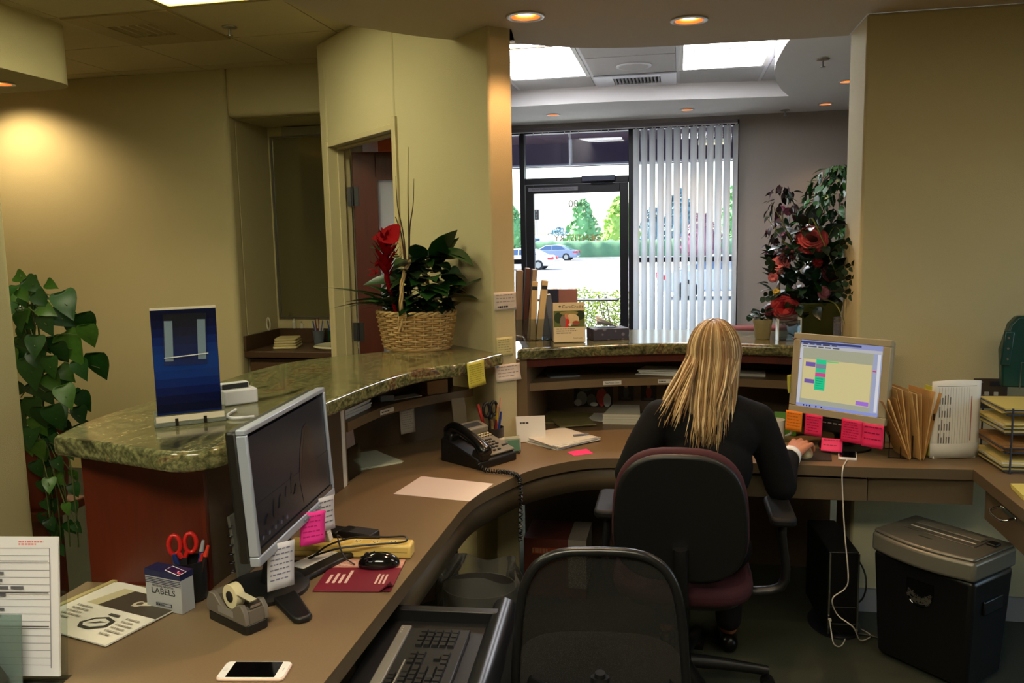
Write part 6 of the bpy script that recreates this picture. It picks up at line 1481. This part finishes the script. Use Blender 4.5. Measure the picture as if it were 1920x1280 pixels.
for u,v,a,b,c in ((.15,.62,.14,.14,(40,58,26)),(.85,.68,.16,.12,(36,50,26)),(.5,.74,.3,.05,(150,136,80)),(.62,.58,.2,.14,(206,186,140)),(.38,.5,.13,.14,(206,40,30)),(.42,.66,.07,.07,(196,130,96)),(.3,.52,.1,.16,(130,110,100)),(.55,.66,.09,.06,(214,190,150)),(.72,.48,.12,.06,(150,70,50)),(.52,.44,.05,.04,(220,210,200))): pr.ell(u,v,a,b,c)
pr.rect(0,.0,1,.375,(212,198,162)); pr.lines(.08,.20,.75,.36,3,(100,100,96),.9,.42)
pr.build('print', cc_, (0,-.0145,.004), (math.radians(-8),0,0))
tz = mat('logo_teal', (50,80,70), .5)
text_part('Care', .020, mat('ink_black', (24,28,26), .5), cc_, (-.012,-.005,.160), (PI/2-.14,0,0), depth=.0001); text_part('Credit', .020, tz, cc_, (.036,-.005,.160), (PI/2-.14,0,0), depth=.0001)
MB().ball((-.042,-.0055,.162),(.006,.001,.004),10,6).build('logo_mark', tz, cc_)
text_part('CareCredit', .009, tz, cc_, (.035,-.026,.022), (PI/2-.14,0,0), depth=.0001)
tb_ = thing('tissue_box','grey patterned tissue box with a white tissue on the back counter','tissue box',(-.315,3.765,ZG),math.radians(22))
tbm = bpy.data.materials.new('tissue_box_paper'); tbm.use_nodes = True; _n = tbm.node_tree
_w = _n.nodes.new('ShaderNodeTexVoronoi'); _w.inputs['Scale'].default_value = 34; _r = _n.nodes.new('ShaderNodeValToRGB'); _r.color_ramp.elements[0].color = lin((118,116,132)); _r.color_ramp.elements[1].color = lin((58,58,74)); _r.color_ramp.elements[0].position = .25; _r.color_ramp.elements[1].position = .32
_t = _n.nodes.new('ShaderNodeTexCoord'); _n.links.new(_t.outputs['Object'],_w.inputs['Vector']); _n.links.new(_w.outputs['Distance'],_r.inputs[0]); _n.links.new(_r.outputs[0],_n.nodes['Principled BSDF'].inputs['Base Color'])
MB().bb(-.085,.085,-.055,.055,0,.052).build('carton', tbm, tb_, bevel=.002)
MB().prism(superell(.05,.02,2,24),.052,.0526).build('opening', tk, tb_)
tq = MB(); tq.surf(lambda u,v: (-.055+.10*v+.02*(u-.5),(u-.5)*.05*(1-.6*v)-.01+.012*math.sin(u*9+v*3), .052+.055*(1-v)*(.6+.4*math.sin(u*6))+.004),12,8); tq.build('tissue', mat('tissue_white', (216,216,220), .8), tb_, smooth=180, thick=.0008)
sp_ = thing('small_flower_pot','small cream flower pot on the back counter beside a clear holder','flower pot',(.372,3.78,ZG))
MB().lathe([(.030,0),(.032,.002),(.041,.075),(.044,.075),(.044,.088),(.038,.088),(.034,.02)],22).build('pot', mat('cream_pot', (150,138,98), .5), sp_, smooth=40)
MB().lathe([(.001,.08),(.038,.08),(.038,.07)],16).build('moss_fill', MATS['moss'], sp_)
le_ = Leafer(sp_, OVATE, [gN,gB], .2, .3)
for i in range(16):
    a = rl_.uniform(0,2*PI); le_.put((.02*math.cos(a),.02*math.sin(a),.08+rl_.uniform(0,.05)),(math.cos(a),math.sin(a),rl_.uniform(.1,.9)),rl_.uniform(.03,.055))
ch_ = thing('card_holder','clear acrylic card holder in front of the small cream pot','card holder',(.475,3.74,ZG),math.radians(6))
MB().bb(-.045,.05,-.025,-.022,0,.09).bb(-.045,.05,.02,.023,0,.11).bb(-.045,.05,-.022,.02,0,.003).bb(-.045,-.042,-.022,.02,0,.09).bb(.047,.05,-.022,.02,0,.09).build('holder', glass_mat('acrylic_shiny', (226,234,238), 1.6, .02), ch_)
MB().bb(.047,.052,-.027,.024,0,.10).build('edge', mat('acrylic_edge', (210,220,226), .2), ch_)
MB().bb(-.047,-.044,-.027,.024,0,.095).build('edge', mat('acrylic_edge', (210,220,226), .2), ch_)
gl_ = thing('glass_cylinder','small clear glass cylinder with steel rings beside the olive pot','vase',(.665,3.66,ZG))
MB().lathe([(.016,0),(.016,.11),(.012,.11),(.012,.004)],18).build('glass', glass_mat('vase_glass', (216,220,232), 1.4, .03, haze=.25, hcol=(150,150,170)), gl_, smooth=50)
for z in (.085,.10): MB().cyl((0,0,z),(0,0,z+.006),.0165,n=18).build('ring', steel, gl_)
# ------------------------------------------------------------------ lobby armchair
lc = thing('lobby_armchair','maroon patterned lobby armchair behind the back counter','chair',(.42,5.75,0),math.radians(180+10))
mpat = mat('maroon_pattern', (92,26,34), .8, col2=(122,60,44), vscale=34)
MB().bb(-.27,.27,-.25,.25,.30,.46).build('seat', mpat, lc, bevel=.03, seg=3); MB().bb(-.27,.27,.17,.28,.44,1.0).build('backrest', mpat, lc, bevel=.025, seg=3)
for i in range(7): MB().bb(-.20+i*.066-.014,-.20+i*.066+.014,.2795,.2815,.945,.972).build('woven_motif', mat('motif_tan', (150,92,62), .8), lc)
for x in (-.30,.30):
    MB().bb(x-.03,x+.03,-.24,.26,.60,.64).build('armrest', cherry, lc, bevel=.01)
    for y in (-.21,.22): MB().bb(x-.022,x+.022,y-.022,y+.022,0,.60).build('leg', cherry, lc, bevel=.004)
# ------------------------------------------------------------------ wash alcove
va = thing('vanity_unit','brown laminate vanity unit with splash in the dark alcove','vanity',(-2.42,5.40,0))
vb_ = mat('vanity_brown', (74,52,34), .45, var=.15, vscale=30)
MB().bb(-.50,.43,-.22,.24,0,.80).build('cabinet', vb_, va); MB().bb(-.515,.43,-.27,.245,.815,.86).build('worktop', vb_, va, bevel=.006)
MB().bb(-.515,-.495,-.27,.245,.86,.965).bb(-.495,.43,.225,.245,.86,.965).build('splash', vb_, va, bevel=.003)
for x0 in (-.49,-.09): 
    dd_ = MB().bb(x0,x0+.38,-.238,-.22,.06,.78).build('door', mat('vanity_door', (84,60,40), .45), va, bevel=.003); MB().ball((x0+.34,-.248,.7),.012,8,6).build('knob', steel, dd_)
sk = thing('wash_basin','white oval wash basin in the alcove vanity','sink',(-2.30,5.36,.8605))
MB().lathe([(.20,0),(.215,.012),(.20,.022),(.17,.012),(.12,-.0),(.02,-.0)],32,sy=.80).build('bowl', mat('porcelain', (206,200,170), .15), sk, smooth=50)
MB().tube(smooth_path([(0,.19,.0),(0,.19,.11),(0,.15,.14),(0,.08,.12)],5),.012,10).cyl((-.07,.19,0),(-.07,.19,.06),.012,n=10).cyl((.07,.19,0),(.07,.19,.06),.012,n=10).build('tap', chrome, sk, smooth=60)
mrr = thing('wall_mirror','large mirror on the back of the dark alcove','mirror',(-2.30,5.648,1.05))
mirror_m = mat('mirror_glass', (150,146,116), .12, metal=.8)
MB().bb(-.60,.32,-.006,-.002,0,1.30).build('glass', mirror_m, mrr); MB().bb(-.62,.32,-.012,-.002,-.015,0).bb(-.62,.32,-.012,-.002,1.30,1.315).bb(-.62,-.60,-.012,-.002,0,1.30).build('frame', steel, mrr)
vl_ = tag(MB().bb(-.5,.3,-.05,.0,0,.06).build('mirror_light', mat('fixture_dull', (150,146,130), .4), loc=(-2.30,5.645,2.36)), 'unlit light bar above the alcove mirror', 'lamp')
tw_ = thing('towel_stack','stack of folded cream towels on the vanity','towels',(-2.72,5.36,.8605),math.radians(14))
for k in range(4): MB().rbox(.17-.006*k,.22-.01*k,k*.018,k*.018+.017,.02).build('towel', mat('towel_%d' % (k % 2), [(206,190,140),(188,172,124)][k % 2], .9, bump=.4, bscale=300), tw_, bevel=.005)
def bottle(name, label, loc, r, h, m, capm, pump=False, cat='bottle'):
    t = thing(name, label, cat, loc, 0, 'toiletries on the vanity')
    MB().lathe([(r*.95,0),(r,.004),(r,h*.72),(r*.45,h*.82),(r*.4,h*.86)],16).build('bottle', m, t, smooth=45)
    MB().cyl((0,0,h*.86),(0,0,h),r*.45,n=12).build('cap', capm, t)
    if pump: MB().tube([(0,0,h),(0,0,h*1.14),(-r*.9,0,h*1.16)],r*.16,6).build('pump', capm, t)
    return t
wpl = mat('plastic_white', (206,200,180), .4)
bottle('soap_dispenser','dark soap bottle with cream pump beside the basin',(-2.36,5.56,.861),.034,.15,mat('soap_dark', (30,36,44), .2),wpl,True)
bottle('soap_dispenser','second dark pump bottle nearly hidden by the door frame',(-2.20,5.57,.861),.032,.14,mat('soap_dark2', (24,24,28), .2),steel,True)
bottle('toiletry_bottle','small bottle left of the cups on the vanity splash',(-2.80,5.63,.966),.014,.07,wpl,wpl)
bottle('toiletry_bottle','tiny jar on the vanity splash next to the tape',(-2.74,5.632,.966),.012,.05,wpl,mat('cap_green', (80,120,60), .4))
tc_ = tag(MB().tube([(.022*math.cos(a)*.6,0,.05+.045*math.sin(a)) for a in [2*PI*i/18 for i in range(19)]],.006,6).build('hook_ring', wpl, loc=(-2.915,5.46,.966)), 'pale ring shaped holder on the vanity splash', 'holder')
for i, (x, y, c, lb_) in enumerate(((-2.56,5.53,(150,160,170),'clear cup of toothbrushes behind the towels'),(-2.46,5.56,(60,110,80),'green cup with bottles behind the basin'))):
    t = thing('toothbrush_cup', lb_, 'cup', (x,y,.861), 0, 'toiletries on the vanity')
    MB().lathe([(.035,0),(.045,.10),(.042,.10),(.033,.004)],16).build('cup', glass_mat('cup_%d' % i, c, 1.0, .05, haze=.35, hcol=c), t, smooth=50)
    for k in range(7):
        a = k*.9; MB().tube([(.012*math.cos(a),.012*math.sin(a),.005),(.04*math.cos(a),.03*math.sin(a),.15+.02*(k % 3))],.005,6).build('toothbrush', mat('brush_%d' % (k % 3), [(206,200,190),(70,90,150),(120,60,70)][k % 3], .4), t)
# ------------------------------------------------------------------ ceiling fittings
def vent(label, x0, x1, y0, y1, z, plate_m, n, gx0, gx1, gy0, gy1, horiz=True):
    t = thing('ceiling_vent', label, 'air vent', ((x0+x1)/2,(y0+y1)/2,z), 0); cx, cy = (x0+x1)/2, (y0+y1)/2
    g0, g1, h0, h1 = gx0-cx, gx1-cx, gy0-cy, gy1-cy; a0, a1, b0, b1 = x0-cx, x1-cx, y0-cy, y1-cy
    MB().bb(a0,g0,b0,b1,0,.01).bb(g1,a1,b0,b1,0,.01).bb(g0,g1,b0,h0,0,.01).bb(g0,g1,h1,b1,0,.01).build('plate', plate_m, t, bevel=.002)
    MB().bb(g0,g1,h0,h1,.012,.02).build('duct_dark', mat('duct_black', (8,8,8), .8), t)
    for i in range(n):
        if horiz: x = g0+(g1-g0)*(i+.5)/n; MB().box((x,(h0+h1)/2,.004),(.002,h1-h0,.016),ry=math.radians(35)).build('slat', plate_m, t)
        else: y = h0+(h1-h0)*(i+.5)/n; MB().box(((g0+g1)/2,y,.004),(g1-g0,.002,.016),rx=math.radians(35)).build('slat', plate_m, t)
    return t
vent('square ceiling air vent in the tan corridor ceiling',-3.05,-2.455,3.76,4.355,2.731,mat('vent_tan', (168,150,104), .6),5,-2.93,-2.66,3.95,4.18)
vent('silver ceiling air vent in the lobby ceiling',-.605,-.016,6.09,6.675,2.731,mat('vent_silver', (206,208,216), .35, metal=.4),13,-.47,-.13,6.18,6.42)
def sprinkler(x, y, z, label):
    t = thing('sprinkler', label, 'sprinkler', (x,y,z), 0, 'ceiling sprinklers')
    MB().lathe([(.04,0),(.038,-.006),(.015,-.010)],20).build('escutcheon', mat('sprinkler_steel', (150,146,136), .3, metal=.8), t, smooth=40)
    MB().cyl((0,0,-.008),(0,0,-.045),.006,n=10).build('pipe', steel, t); MB().cyl((0,0,-.045),(0,0,-.048),.016,n=14).build('deflector', steel, t)
sprinkler(-2.336,4.138,2.739,'fire sprinkler in the tan corridor ceiling'); sprinkler(.84,5.313,2.619,'fire sprinkler in the lobby soffit near the right jamb'); sprinkler(.877,7.38,2.619,'far fire sprinkler in the lobby soffit by the window')
spk = thing('ceiling_speaker','round white speaker in the lobby ceiling','speaker',(-.30,5.79,2.738))
MB().lathe([(.12,0),(.118,-.006),(.10,-.008)],32).build('ring', tbar_lob, spk, smooth=40); MB().lathe([(.10,-.009),(.001,-.0095)],32).build('grille', tile_lob, spk, smooth=40)
# ------------------------------------------------------------------ outside
GZ = -.5
gnd = mat('asphalt', (150,150,152), .95, var=.1, vscale=2)
MB_ = MB().bb(-140,140,13,260,GZ-.2,GZ); o = MB_.build('ground_parking', gnd); struct(o,'sunlit parking lot')
struct(MB().bb(-30,30,7.7,13,GZ-.2,GZ+.12).bb(-4,4,7.66,9.6,GZ+.12,-.02).build('ground_walkway', mat('concrete', (196,192,184), .9, var=.08, vscale=3)),'pale concrete walkway')
aw_ = thing('awning','dark purple fabric awning over the shop entrance','awning',(0,7.76,0))
aub = mat('awning_fabric', (50,34,56), .85)
MB().add([(-4,.0,3.25),(4,.0,3.25),(4,1.35,2.62),(-4,1.35,2.62),(-4,1.35,2.36),(4,1.35,2.36)],[(0,1,2,3),(3,2,5,4)]).build('canopy', aub, aw_, thick=.006)
alu = mat('alu_tube', (150,150,160), .4, metal=.5)
MB().tube([(-4,1.30,2.665),(4,1.30,2.665)],.02,8).build('front_tube', alu, aw_); MB().tube([(-4,1.31,2.38),(4,1.31,2.38)],.014,8).build('lower_tube', alu, aw_)
for x in (-2.4,-1.15,-.38,.7,1.9): MB().tube([(x,.02,3.2),(x,1.29,2.66),(x,1.31,2.37)],.018,8).build('rafter', alu, aw_)
al_ = tag(MB().bb(-.16,.16,-.08,.08,0,.05).build('awning_lamp', mat('lamp_cream', (210,200,170), .5), loc=(.36,8.9,2.52), bevel=.01), 'cream box lamp under the awning behind the blind', 'lamp')
def car(label, loc, rz, colr, k=1.0):
    t = thing('parked_car', label, 'car', loc, rz, 'cars in the parking lot'); pm = mat('car_paint_%d_%d' % (colr[0],colr[2]), colr, .3, coat=.5); W2 = .86
    lower = [(-2.3,.28),(-2.35,.55),(-2.28,.82),(-1.45,.93),(1.35,.98),(2.15,.92),(2.32,.75),(2.34,.38),(2.2,.26)]
    Mx = Matrix(((1,0,0,0),(0,0,1,0),(0,1,0,0),(0,0,0,1)))
    MB().prism(lower,-W2,W2,Mx).build('body', pm, t, bevel=.08, seg=3)
    gh = [(-1.35,.92),(-.55,1.38),(.45,1.42),(1.05,1.32),(1.75,.96)]
    vs = [(x,-W2*.96 if z < 1.1 else -W2*.74,z) for x, z in gh]+[(x,W2*.96 if z < 1.1 else W2*.74,z) for x, z in gh]; n = len(gh)
    MB().add(vs,[tuple(range(n)),tuple(range(2*n-1,n-1,-1))]+[(i,n+i,n+i+1,i+1) for i in range(n-1)]).build('cabin', pm, t, bevel=.05, seg=2)
    dg_ = mat('car_glass', (70,90,120), .1)
    for s_ in (-1,1):
        for w4 in ([(-1.12,.98),(-.55,1.30),(.02,1.34),(.02,.98)],[(.08,.98),(.08,1.34),(.48,1.34),(.95,1.26),(1.3,.98)]):
            MB().add([(x,s_*(W2*(.96-.22*(z-.92)/.5)+.02),z) for x, z in w4],[tuple(range(len(w4)))]).build('side_window', dg_, t)
    MB().add([(1.12,-.6,1.30),(1.12,.6,1.30),(1.74,.72,.985),(1.74,-.72,.985)],[(0,1,2,3)]).build('rear_window', dg_, t)
    for x in (-1.42,1.38):
        for s_ in (-1,1):
            wv = MB().cyl((x,s_*.66,.32),(x,s_*.88,.32),.33,n=20).build('wheel', mat('tyre', (24,24,26), .8), t, smooth=40); MB().cyl((x,s_*.87,.32),(x,s_*.89,.32),.20,n=14).build('rim', steel, wv)
    for s_ in (-1,1): MB().bb(2.24,2.36,s_*.62-.14,s_*.62+.14,.66,.84).bb(2.0,2.36,s_*.84-.03,s_*.84+.03,.66,.80).build('tail_light', mat('tail_red', (200,30,50), .3), t)
    return t
car('white sedan cut off by the door frame in the parking lot',(-10.2,53.5,GZ),math.radians(-3),(236,236,240))
car('grey blue sedan parked farther back in the lot',(-11.1,74,GZ),math.radians(-4),(120,132,156))
car('silver car seen in slices through the vertical blind',(1.65,28,GZ),math.radians(183),(170,176,196))
def tree(label, loc, h, r, ms, seed):
    t = thing('parking_lot_tree', label, 'tree', loc, 0, 'trees beyond the parking lot'); rr = random.Random(seed)
    MB().tube([(0,0,0),(0,0,h*.5)],[.16,.1],8).build('trunk', MATS['bark'], t)
    mb = MB(); lv = MB()
    for k in range(520):
        u = rr.random(); a = rr.uniform(0,2*PI); z = h*(.14+.86*u); w_ = r*(1-u)**.55*(.5+.5*min(1,u*5))*math.sqrt(rr.uniform(.2,1)); s = h*rr.uniform(.02,.05)
        c = Vector((w_*math.cos(a),w_*math.sin(a),z)); x = Vector((rr.uniform(-1,1),rr.uniform(-1,1),rr.uniform(-1,1))).normalized(); y = x.orthogonal().normalized()
        lv.add([c-x*s-y*s*.6,c+x*s-y*s*.6,c+x*s*.6+y*s,c-x*s*.5+y*s],[(0,1,2,3)])
    o = lv.build('foliage', ms, t); o['kind'] = 'stuff'
    mb.ball((0,0,h*.45),(r*.55,r*.55,h*.34),12,10); mb.build('crown_core', ms, t, smooth=180)
    return t
tg1 = mat('tree_green', (120,170,110), .8, var=.4, vscale=.6); tg2 = mat('tree_yellow_green', (160,190,96), .8, var=.4, vscale=.6); tg3 = mat('tree_blue_green', (110,140,150), .8, var=.4, vscale=.6); tg4 = mat('tree_plum', (140,90,110), .8, var=.4, vscale=.6)
for x, y, h, r, m, lb_, sd_ in ((-9.57,85,5.8,2.3,tg1,'conical green tree in the middle of the glass door view',1),(-6.2,91,6.4,2.5,tg2,'yellow green tree at the right edge of the glass door',2),(-17.3,86,5.4,2.0,tg1,'green tree glimpsed left of the door frame',3),(-2.9,98,5.4,2.2,tg3,'bluish tree behind the left slats of the blind',4),(.2,88,6.8,2.4,tg3,'tall bluish tree behind the middle of the blind',5),(1.6,60,3.6,2.0,tg4,'plum coloured small tree behind the blind',6),(7.4,104,8.8,3.0,tg1,'tall tree behind the right slats of the blind',7),(3.2,34,2.6,1.3,tg2,'bright yellow green shrub tree behind the right end of the blind',8),(-14.2,100,3.2,3.0,tg3,'low bluish tree at the left of the glass door view',9)): tree(lb_,(x,y,GZ),h,r,m,sd_)
hd_ = thing('hedge','long clipped dark green hedge behind the parked cars','hedge',(0,80,GZ))
MB().surf(lambda u,v: (-14+26*u, -.7*math.cos(v*PI)+.1*math.sin(u*90), 1.7*math.sin(v*PI)**.6+.08*math.sin(u*140+v*9)),90,8).build('foliage', mat('hedge_green', (86,124,90), .9, var=.4, vscale=1.2), hd_, smooth=180)
MB().bb(-14,12,-.2,.2,0,1.0).build('inner_mass', MATS['hedge_green'], hd_)
struct(MB().bb(-40,40,76.6,77,GZ,GZ+.15).build('ground_kerb', mat('kerb', (200,190,186), .9)))
van = thing('white_van','white van far away at the left of the glass door view','van',(-15.2,96,GZ)); MB().bb(-2.4,2.4,-1,1,.4,2.3).build('body', mat('van_white', (235,235,238), .4), van, bevel=.2); MB().bb(-2.41,-.6,-1.01,1.01,1.4,2.0).build('windows', MATS['car_glass'], van)
for x in (-1.5,1.5): MB().cyl((x,-1.05,.4),(x,-.85,.4),.4,n=16).build('wheel', MATS['tyre'], van)
tl = thing('traffic_light','dark traffic light on a pole far behind the parking lot','traffic light',(-16.6,98,GZ)); MB().cyl((0,0,0),(0,0,4.2),.07,n=8).build('pole', alu, tl); MB().bb(-.25,.25,-.2,.2,4.2,5.4).build('signal_head', black_p, tl); 
for z in (4.45,4.8,5.15): MB().ball((0,-.2,z),.13,8,6).build('lens', mat('lens_dark', (60,40,40), .3), tl)
def leafy(m):
    nt = m.node_tree; tr = nt.nodes.new('ShaderNodeBsdfTranslucent'); tr.inputs[0].default_value = lin((120,140,50)); mx = nt.nodes.new('ShaderNodeMixShader'); mx.inputs[0].default_value = .5
    nt.links.new(nt.nodes['Principled BSDF'].outputs[0], mx.inputs[1]); nt.links.new(tr.outputs[0], mx.inputs[2]); nt.links.new(mx.outputs[0], nt.nodes['Material Output'].inputs[0]); return m
def shrub(label, loc, h, r, n, m, seed):
    t = thing('garden_shrub', label, 'shrub', loc, 0, 'shrubs outside the window'); rr = random.Random(seed)
    for k in range(9):
        a = rr.uniform(0,2*PI); MB().tube(smooth_path([(0,0,0),(r*.4*math.cos(a),r*.4*math.sin(a),h*.5),(r*.8*math.cos(a),r*.8*math.sin(a),h*rr.uniform(.75,1))],3),.006,5).build('stem', MATS['bark'], t)
    lv = MB()
    for k in range(n):
        u = rr.random()**.8; a = rr.uniform(0,2*PI); w_ = r*math.sqrt(rr.random())*(.45+.6*u); c = Vector((w_*math.cos(a),w_*math.sin(a),h*(.12+.9*u))); s = rr.uniform(.014,.026)
        x = Vector((rr.uniform(-1,1),rr.uniform(-1,1),rr.uniform(-.6,.6))).normalized(); y = x.orthogonal().normalized()
        lv.add([c-x*s,c-y*s*.5,c+x*s,c+y*s*.5],[(0,1,2,3)])
    o = lv.build('foliage', leafy(m), t); o['kind'] = 'stuff'
    return t
shrub('leafy shrub outside the door, the left one',(-1.10,9.2,-.02),1.02,.28,1900,mat('shrub_green', (110,126,58), .7, var=.5, vscale=9),21)
shrub('leafy shrub outside the door, the right one',(-.66,9.0,-.02),1.0,.28,1900,mat('shrub_green2', (126,134,66), .7, var=.5, vscale=9),22)

# ------------------------------------------------------------------ last small things
nb = thing('spiral_notebook','grey spiral bound notebook leaning behind the left monitor','notebook',(-1.118,1.90,ZD),math.radians(92))
MB().box((0,0,.085),(.125,.008,.17),rx=math.radians(-6)).build('cover', mat('notebook_grey', (92,92,78), .7), nb, bevel=.002)
for i in range(6): MB().tube([(-.064+.007*math.cos(a),.007*math.sin(a)+.004,.025+i*.024) for a in [2*PI*k/10 for k in range(11)]],.0016,5).build('spiral_ring', black_p, nb)
